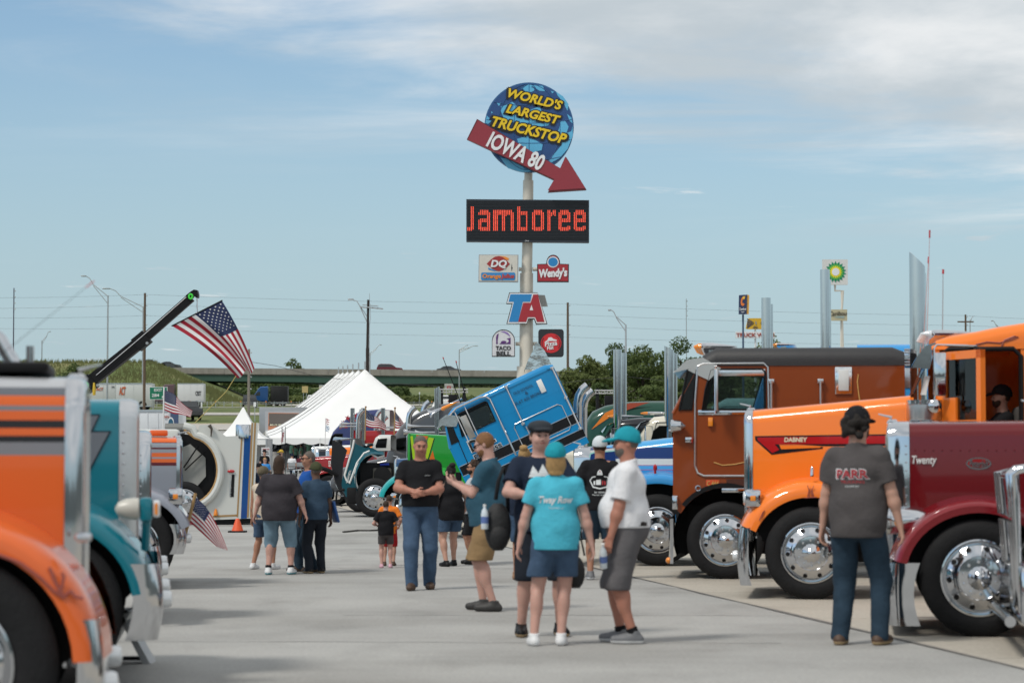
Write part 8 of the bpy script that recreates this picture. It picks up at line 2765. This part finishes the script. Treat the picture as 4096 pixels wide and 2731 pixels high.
 if g('flatcap'):
  S = SDF(hd((0, 0, 1.72)) - Vector((.2, .24, .14)), hd((0, 0, 1.72)) + Vector((.2, .2, .14)), min(h, .009))
  S.ell(hd((0, .0, 1.725)), (.105, .125, .058), .02, HR); S.ell(hd((0, -.10, 1.702)), (.075, .06, .016), .02, HR)
  link('cap', S.mesh('cap', g('flatcap')), root)
 if g('face'):
  for sd in (1, -1):
   q = MB(); q.ball(hd((sd * .031, -.0885, 1.655)), (.013, .008, .007), 8); q.build('eye', EYE, root)
   q = MB(); q.ball(hd((sd * .033, -.094, 1.678)), (.020, .006, .0045), 8); q.build('eyebrow', hs[1] if hs else HAIR['brown'], root)
  q = MB(); q.ball(hd((0, -.092, 1.592)), (.026, .006, .0065), 10); q.build('mouth', LIP, root)
 if g('glasses'):
  q = MB()
  for sd in (1, -1):
   q.ball(hd((sd * .034, -.098, 1.658)), (.026, .008, .018), 10)
   q.tube([hd((sd * .062, -.085, 1.664)), hd((sd * .08, .01, 1.662))], .004, 5)
  q.tube([hd((-.012, -.103, 1.664)), hd((.012, -.103, 1.664))], .004, 5)
  q.build('glasses', BLACK, root)
 root['_sc'] = sc
 return root, dict(arms=arms, legs=legs, hd=hd, tb=tb, sc=sc)

def shirt_print(S, root, kind, data, x0, x1, z0, z1, m, side, lift=.004, bold=.03, shear=0.0):
 """Lettering or outline laid on the cloth; x runs as read by someone facing that side."""
 if kind == 'text':
  me = text_mesh(data, bold, shear, 0.0)
  co = np.empty(len(me.vertices) * 3, 'f'); me.vertices.foreach_get('co', co); co = co.reshape(-1, 3)
  lo, hi = co.min(0), co.max(0)
  s2 = (co - lo) / np.maximum(hi - lo, 1e-6)
  X_, Z_ = x0 + s2[:, 0] * (x1 - x0), z0 + s2[:, 1] * (z1 - z0)
  me.materials.clear(); me.materials.append(m)
 else:
  b = MB(); pts = []
  for pl in data:
   n = len(pts); dense = []
   for (xa, za), (xb, zb) in zip(pl, pl[1:] + pl[:1]):
    for i in range(4): dense.append((xa + (xb - xa) * i / 4, za + (zb - za) * i / 4))
   b.add([(p[0], 0, p[1]) for p in dense], [tuple(range(len(dense)))])
  me = b.mesh('print', m, 0)
  bm = bmesh.new(); bm.from_mesh(me); bmesh.ops.triangulate(bm, faces=bm.faces)
  bmesh.ops.subdivide_edges(bm, edges=list(bm.edges), cuts=2, use_grid_fill=True); bm.to_mesh(me); bm.free()
  co = np.empty(len(me.vertices) * 3, 'f'); me.vertices.foreach_get('co', co); co = co.reshape(-1, 3)
  X_, Z_ = x0 + co[:, 0] * (x1 - x0), z0 + co[:, 2] * (z1 - z0)
 xs = -X_ if side > 0 else X_
 y = S.surf_y(xs, Z_, side) + side * lift
 me.vertices.foreach_set('co', np.stack([xs, y, Z_], 1).astype('f').ravel()); me.update()
 link('print', me, root)

def held(name, label, cat_, root, info, p, build):
 """A thing held by a person: top-level, placed from the person's own frame."""
 M = Matrix.LocRotScale(root.location, root.rotation_euler, root.scale)
 o = thing(name, label, cat_, M @ Vector(p), root.rotation_euler.z)
 build(o)
 return o

def bottle(o, tilt=0):
 q = MB(); q.lathe([(.0, 0), (.031, .0), (.033, .01), (.033, .13), (.026, .16), (.013, .185), (.013, .2)], (0, 0, -.1), (0, 0, 1), 16); q.build('bottle_body', mat('bottle_plastic', (.62, .68, .72), .12, .1, .4, .1), o)
 q = MB(); q.lathe([(.0335, 0), (.0338, .06)], (0, 0, -.05), (0, 0, 1), 16, 0, False); q.build('bottle_label', mat('bottle_label', (.10, .16, .38), .5), o)
 q = MB(); q.cyl((0, 0, .1), (0, 0, .118), .015, None, 12); q.build('bottle_cap', WHITE, o)
 o.rotation_euler.y = tilt

CL = cloth
DENIM, LDENIM, DDENIM = CL('denim', (.055, .095, .16), .35), CL('light_denim', (.16, .25, .32), .3), CL('dark_denim', (.022, .042, .065), .4)
BLKC, GRYC, NAVC, KHAKI = CL('black', (.011, .011, .013)), CL('charcoal_grey', (.075, .068, .068)), CL('navy', (.014, .022, .042)), CL('khaki', (.26, .17, .085))
TEALC, WHC, SLATE, PETROL = CL('turquoise', (.07, .42, .55)), CL('white', (.72, .72, .74)), CL('slate_blue', (.035, .065, .105)), CL('petrol', (.03, .085, .125))
PR_W, PR_R = mat('print_white', (.62, .65, .66), .8), mat('print_red', (.36, .03, .04), .8)
SHOE_W, SHOE_B, SHOE_G = mat('shoe_white', (.66, .67, .68), .6), mat('shoe_brown', (.07, .038, .022), .6), mat('shoe_grey', (.14, .145, .155), .6)
TCAP = CL('cap_teal', (.015, .27, .34))

# near right: big man in the grey shirt
p, I = person('heavyset man in grey printed shirt and jeans standing by the dark red truck', 3436, 2577, 1.97, 155, fat=.55, skin='fair', shirt=GRYC, pants=DDENIM, hair=('curlybob', HAIR['dark']), hyaw=-12,
 cap=(BLKC, 1), beard=HAIR['dark'], feet=((.13, .05), (-.15, -.04)), hands=((.30, -.03, .80), (-.33, -.04, .82)), shoe_m=SHOE_B, sole=mat('sole_tan', (.35, .25, .14), .7), hem=.80, res=.0095, poles=((.8, .6, 0), (-.8, .6, 0)), wr=.008,
 prints=(('text', 'PARR', -.13, .13, 1.235, 1.315, PR_W, 1, .003, .07, .0), ('text', 'PARR', -.123, .123, 1.242, 1.308, PR_R, 1, .007, .03), ('text', 'TRUCKING', -.09, .09, 1.205, 1.228, PR_R, 1, .004, .01), ('text', 'HOUSTON', -.05, .05, 1.175, 1.190, PR_W, 1, .004, 0)))
# woman in the turquoise shirt
p, I = person('woman in turquoise shirt, turquoise cap and denim shorts seen from behind', 2222, 2580, 1.67, 182, fat=.38, skin='pink', shirt=TEALC, pants=DENIM, cut=.60, hair=('bob', HAIR['blond']), cap=(TCAP, 1, BLKC, 1), hands=((.34, -.02, .80), (-.34, .0, .80)),
 feet=((.19, .02), (-.05, -.02)), shoe_m=SHOE_W, hem=.84, res=.0095, ploose=.022, poles=((1, .2, 0), (-1, .2, 0)), sleeve=.62, prints=(('text', 'Tway Row', -.15, .15, 1.23, 1.31, PR_W, 1, .004, .03, .3), ('text', 'TRUCKING LLC', -.07, .07, 1.20, 1.215, PR_W, 1, .004, .0)))
# man in the flat cap
p, I = person('smiling man in navy printed shirt and dark flat cap facing us', 2160, 2542, 1.87, 8, fat=.42, skin='pink', shirt=NAVC, pants=CL('black_blue', (.014, .018, .026)), cut=.46, hair=('short', HAIR['brown']), flatcap=CL('flat_cap', (.03, .035, .042)), face=True, hyaw=6, lean=0,
 feet=((.17, .0), (-.16, -.03)), hands=((.16, -.30, 1.12), (-.10, -.30, 1.16)), poles=((1, .3, -.6), (-1, .2, -.5)), palms=((-.4, .3, .5), (.4, .3, .5)), shoe_m=BLACK, sole=mat('sole_tan', (.35, .25, .14), .7), res=.0095,
 prints=(('poly', [[(.05, .55), (.2, .95), (.35, .7), (.5, 1), (.65, .7), (.8, .95), (.95, .5), (.5, .6)], [(.0, .3), (.2, .45), (.4, .35), (.6, .48), (.8, .4), (1, .5), (.9, .3), (.7, .28), (.5, .2), (.3, .25), (.1, .15)], [(.1, .1), (.3, .18), (.55, .1), (.7, .2), (.6, .0), (.3, .02)]], -.13, .14, 1.17, 1.42, PR_W, -1),))
def pack(o):
 q = MB(); q.ball((0, 0, -.02), (.12, .10, .22), 18); q.build('pack_body', mat('pack_black', (.012, .012, .013), .7, 0, 0, .3, 9, .4, 20), o)
 q = MB(); q.ball((0, -.075, -.1), (.085, .05, .1), 14); q.build('pocket', mat('pack_black', (.012, .012, .013), .7), o)
 q = MB(); q.tube([(-.02, .0, .22), (.0, -.02, .38), (.05, .02, .50), (.09, .06, .38), (.10, .08, .1)], .018, 6); q.build('strap', BLACK, o)
b_ = held('backpack', 'black backpack hanging at the flat-capped man\'s side', 'backpack', p, I, (-.36, -.06, .92), pack)
held('water_bottle', 'clear water bottle with blue cap in the backpack side pocket', 'bottle', p, I, (-.48, -.14, .98), bottle)
def bag(o):
 q = MB(); q.ball((0, 0, -.15), (.085, .06, .15), 14); q.build('bag_body', mat('pack_black', (.012, .012, .013), .7), o)
 q = MB(); q.tube([(-.08, 0, 0), (-.05, 0, .14), (.05, 0, .14), (.08, 0, 0)], .01, 6); q.build('bag_handle', BLACK, o)
held('tote_bag', 'black bag hanging between the woman in turquoise and the white polo man', 'bag', p, I, (.30, .0, .66), bag)
# man in the white polo
p, I = person('man in white polo, grey shorts and turquoise cap holding a bottle', 2508, 2570, 1.80, -98, fat=.55, skin='red', shirt=WHC, pants=CL('grey_shorts', (.115, .11, .115)), cut=.44, cap=(TCAP, 1, mat('cap_white', (.55, .6, .62), .8), -1), beard=HAIR['grey'], hair=('buzz', HAIR['grey']), hyaw=6,
 feet=((.10, .06), (-.10, -.06)), hands=((.24, -.12, .84), (-.26, -.06, .84)), poles=((.5, 1, 0), (-.5, 1, 0)), shoe_m=SHOE_G, sole=SHOE_W, sock=BLKC, hem=.95, belt=mat('belt_dark', (.02, .016, .014), .5), res=.0095, sleeve=.8, neck=1.50, ploose=.022, limb=1.12, loose=.02)
held('water_bottle', 'clear plastic bottle in the hand of the white polo man', 'bottle', p, I, (.25, -.17, .72), lambda o: bottle(o, .35))
# man with the phone
p, I = person('man in petrol blue shirt and khaki shorts looking down at a phone', 1954, 2442, 1.83, -102, fat=.45, skin='pink', shirt=PETROL, pants=KHAKI, cut=.50, hair=('short', HAIR['ginger']), beard=HAIR['ginger'], glasses=True, hpitch=22,
 feet=((.10, .07), (-.12, -.08)), hands=((.07, -.33, 1.25), (-.05, -.33, 1.25)), poles=((.4, .5, -1), (-.4, .5, -1)), palms=((-.6, .4, .5), (.6, .4, .5)), shoe_m=mat('shoe_dark', (.03, .029, .028), .6), res=.0095, ploose=.032, hem=.83)
def phone(o):
 q = MB(); q.bx(-.037, .037, -.005, .005, -.075, .075, 0, .004); q.build('phone_case', BLACK, o); o.rotation_euler.x = -.6
held('phone', 'dark phone held by the man in khaki shorts', 'phone', p, I, (.01, -.42, 1.31), phone)
# man in black walking
p, I = person('man in black shirt and blue jeans walking with clasped hands', 1680, 2357, 1.835, 3, fat=.42, skin='red', shirt=BLKC, pants=DENIM, hair=('buzz', HAIR['grey']), face=True, hpitch=12, hyaw=6, feet=((.11, .10), (-.10, -.16)), hands=((.02, -.25, 1.10), (-.06, -.26, 1.12)), poles=((1, .4, -.3), (-1, .4, -.3)), palms=((-1, .6, 0), (1, .6, 0)),
 shoe_m=SHOE_B, belt=BLACK, hem=.95, res=.0105, ploose=.018, curl=.7, limb=1.12, prints=(('text', 'ISUZU', .05, .11, 1.30, 1.312, PR_W, -1, .004, 0),))
# man with the printed back
p, I = person('man in black shirt with white truck print and white cap seen from behind', 2400, 2317, 1.83, 178, fat=.35, skin='tan', shirt=BLKC, pants=DDENIM, cut=.50, hair=('short', HAIR['brown']), cap=(mat('cap_white', (.55, .6, .62), .8), 1, SK['tan'], 1), feet=((.12, .0), (-.13, .02)), hands=((.27, -.12, .95), (-.27, -.10, .95)), shoe_m=SHOE_G, sole=SHOE_W, res=.0105, ploose=.022,
 prints=(('poly', [[(0, .42), (.12, .62), (.3, .66), (.3, .60), (.15, .57), (.06, .42), (.2, .12), (.5, .04), (.8, .12), (.94, .42), (.85, .57), (.7, .60), (.7, .66), (.88, .62), (1, .42), (.84, .06), (.5, -.03), (.16, .06)], [(.36, .70), (.64, .70), (.60, .9), (.5, 1), (.4, .9)], [(.32, .45), (.55, .48), (.55, .2), (.32, .2)], [(.20, .4), (.28, .4), (.28, .2), (.20, .2)]], -.13, .13, 1.13, 1.37, PR_W, 1), ('poly', [[(.6, .42), (.66, .42), (.66, .2), (.6, .2)], [(.70, .42), (.78, .36), (.78, .2), (.7, .2)], [(.46, .86), (.54, .86), (.5, .95)]], -.13, .13, 1.13, 1.37, PR_R, 1, .006), ('text', '50 YEARS', -.07, .07, 1.075, 1.095, PR_W, 1, .004, .02), ('text', 'TRUCK SHOW', -.10, .10, 1.045, 1.06, PR_W, 1, .004, .01)))
person('woman with a blond bun standing behind the flat-capped man', 2098, 2317, 1.70, 170, fat=.4, skin='tan', shirt=NAVC, pants=DENIM, cut=.5, hair=('bun', HAIR['blond']), res=.013, shoe_m=mat('sandal', (.3, .17, .1), .7))
person('woman in black sleeveless top and denim shorts behind the walking man', 1802, 2264, 1.47, -150, fat=1.0, skin='fair', shirt=BLKC, sleeve=0, pants=DENIM, cut=.60, hair=('bun', HAIR['dark']), feet=((.14, .10), (-.13, -.12)), hands=((.30, -.16, 1.0), (-.32, -.10, .95)), glasses=True, shoe_m=BLACK, res=.0115, hem=.80, limb=1.25)
person('bearded young man with curly hair in a pale shirt', 1893, 2256, 1.53, -85, fat=.25, skin='tan', shirt=CL('pale_grey', (.42, .43, .45)), pants=BLKC, cut=.5, hair=('curly', HAIR['brown']), beard=HAIR['dark'], glasses=True, hands=((.24, -.2, .98), (-.26, -.18, .9)), shoe_m=BLACK, sock=BLKC, res=.012)
p, I = person('boy in black shirt and tan shorts beside the curly-haired man', 1915, 2252, 1.40, -70, fat=.2, skin='tan', shirt=BLKC, pants=KHAKI, cut=.5, hair=('short', HAIR['brown']), shoe_m=mat('shoe_orange', (.4, .12, .04), .6), res=.013, hands=((.26, -.15, .92), (-.26, -.1, .85)))
held('water_bottle', 'small clear bottle in the hand of the boy in black', 'bottle', p, I, (.26, -.18, .82), bottle)
CH1 = CL('bright_orange', (.75, .20, .025));
person('small boy with shaved head in orange shirt and red shorts', 1556, 2262, 1.03, 176, fat=.3, skin='fair', shirt=CH1, pants=CL('red_shorts', (.40, .02, .025)), cut=.48, hair=('buzz', HAIR['brown']), res=.013, shoe_m=SHOE_B, hands=((.24, -.15, 1.0), (-.24, -.15, 1.0)), hem=.80)
person('little girl in black top and grey shorts with a ponytail', 1543, 2270, .96, 184, fat=.4, skin='pink', shirt=BLKC, pants=GRYC, cut=.62, hair=('pony', HAIR['brown']), res=.013, shoe_m=mat('shoe_pink', (.6, .35, .42), .6), hands=((.22, -.2, 1.1), (-.22, -.2, 1.1)), feet=((.11, .02), (-.12, .0)))
# group on the left
person('heavy woman in charcoal shirt and cropped light jeans from behind', 1115, 2297, 1.60, 172, fat=1.0, skin='pink', shirt=CL('dark_taupe', (.04, .036, .042)), pants=LDENIM, cut=.40, hair=('bob', HAIR['brown']), feet=((.15, .04), (-.17, -.06)), hands=((.40, -.02, .80), (-.42, -.06, .82)), shoe_m=SHOE_W, sole=mat('sole_teal', (.10, .30, .35), .7), sock=BLKC, res=.0105, hem=.80, loose=.03, sleeve=.85, poles=((1, .3, 0), (-1, .3, 0)))
person('thin person in cream vest and camouflage cap behind the charcoal shirt', 1052, 2276, 1.44, 150, fat=.1, skin='tan', shirt=CL('cream', (.55, .47, .38)), sleeve=0, pants=DENIM, cut=.55, cap=(CL('camo', (.12, .10, .065), .5), 1), hair=('short', HAIR['grey']), shoe_m=SHOE_W, res=.012, feet=((.17, .05), (-.17, -.05)), beard=HAIR['grey'])
person('man in royal blue shirt and sunglasses looking aside', 1232, 2287, 1.66, -72, fat=.4, skin='tan', shirt=CL('royal_blue', (.012, .075, .30)), pants=DDENIM, hair=('buzz', HAIR['grey']), glasses=True, shoe_m=SHOE_B, res=.0105, feet=((.10, .06), (-.14, -.10)), hands=((.22, -.24, .96), (-.26, -.1, .85)), prints=(('text', 'BLUES', -.09, .09, 1.22, 1.28, PR_W, -1, .004, .03),))
p, I = person('man in slate blue shirt and olive cap with grey beard', 1262, 2292, 1.50, 205, fat=.35, skin='brown', shirt=SLATE, pants=CL('blue_black', (.016, .02, .028)), cap=(CL('olive', (.055, .06, .03)), 1), beard=HAIR['grey'], hair=('buzz', HAIR['grey']), shoe_m=BLACK, sole=mat('sole_tan', (.35, .25, .14), .7), res=.0105, hands=((.28, -.02, .82), (-.28, -.05, .82)))
def folder(o):
 q = MB(); q.bx(-.012, .012, -.11, .11, -.15, .15, 0, .004); q.build('folder_cover', mat('folder_blue', (.02, .07, .22), .5), o); o.rotation_euler.y = .25
held('folder', 'blue folder under the arm of the man in slate blue', 'folder', p, I, (-.32, -.02, .98), folder)
# far figures by the tent
GT = CL('mint', (.22, .42, .30))
for lab, px, Y, H, yaw, sh, kw in (
  ('man in black printed shirt and black cap by the thank you board', 1058, 120, 1.80, 30, BLKC, dict(cap=(BLKC, 1), prints=(('text', 'CUMMINS', -.08, .08, 1.28, 1.31, PR_W, -1, .004, .03),))),
  ('blond woman in bright blue shirt and sunglasses near the small tent', 1060, 100, 1.60, 20, CL('sky_blue', (.05, .25, .60)), dict(hair=('short', HAIR['blond']), glasses=True)),
  ('man with yellow-billed cap in a grey shirt walking from the tent', 1124, 115, 1.82, -60, GRYC, dict(cap=(mat('cap_yellow', (.5, .33, .03), .8), 1), beard=HAIR['brown'], glasses=True)),
  ('green-shirted helper farthest left under the tent', 1167, 180, 1.78, 120, GT, dict(hair=('long', HAIR['dark']))), ('short green-shirted helper under the tent', 1181, 181, 1.45, 180, GT, dict(hair=('short', HAIR['dark']))),
  ('green-shirted helper standing sideways under the tent', 1204, 179, 1.62, -90, GT, dict(hair=('short', HAIR['dark']))), ('dark-haired figure in green deep inside the tent', 1236, 184, 1.78, 10, GT, dict(hair=('short', HAIR['dark']), skin='brown')),
  ('figure in dark shirt and hat deep inside the tent', 1272, 184, 1.76, 30, NAVC, dict(cap=(KHAKI, 1))),
  ('dark-capped man half hidden behind the cream vest', 1036, 62, 1.45, 60, NAVC, dict(cap=(BLKC, 1)))):
 person(lab, px, 0, H, yaw, Y=Y, shirt=sh, pants=DDENIM, fat=.3, res=.022 if Y > 110 else .016, **kw)
for lab, px, Y, sh, kw in (('man in white shirt seated at the tent table', 1168, 151, WHC, dict(cap=(NAVC, 1))), ('person in maroon shirt seated at the tent table', 1202, 152, CL('maroon', (.10, .02, .03)), {})):
 person(lab, px, 0, 1.78, 175, Y=Y, shirt=sh, pants=NAVC, fat=.4, sit=1, feet=((.12, -.42), (-.12, -.42)), res=.022, hair=('short', HAIR['grey']), **kw)
 o = at(px, 1840, Y); r = thing('folding_chair', 'folding chair under the ' + lab[:lab.index(' seated')], 'chair', (o.x, Y, terr(Y)), 0)
 q = MB(); q.bx(-.22, .22, -.2, .25, .40, .43); q.build('seat', GALV, r, 0)
 q = MB(); q.bx(-.22, .22, -.24, -.21, .55, .85); q.build('backrest', GALV, r, 0)
 for x in (-.2, .2):
  for y in (-.22, .22): q = MB(); q.cyl((x, y, 0), (x, y, .41), .012, None, 6); q.build('leg', GALV, r)
# driver of the orange truck
tt = ORANGE_TRUCK
tt.yl = .5
M = Matrix.Translation(tt.root.location) @ Matrix.Rotation(tt.root.rotation_euler.z, 4, 'Z')
xd_ = tt.X(4030)
seat = M @ Vector((xd_, .5, 1.5 - .50 * 1.02))
person('driver in black shirt and cap sitting in the orange truck', 0, 0, 1.78, -90, loc=seat, shirt=BLKC, pants=DDENIM, fat=.4, sit=1, skin='fair', cap=(BLKC, 1), hair=('buzz', HAIR['brown']), beard=HAIR['brown'], feet=((.14, -.50), (-.14, -.50)), hands=((.15, -.50, 1.22), (-.15, -.48, 1.20)), poles=((.6, .2, -1), (-.6, .2, -1)), res=.012, lean=.12)
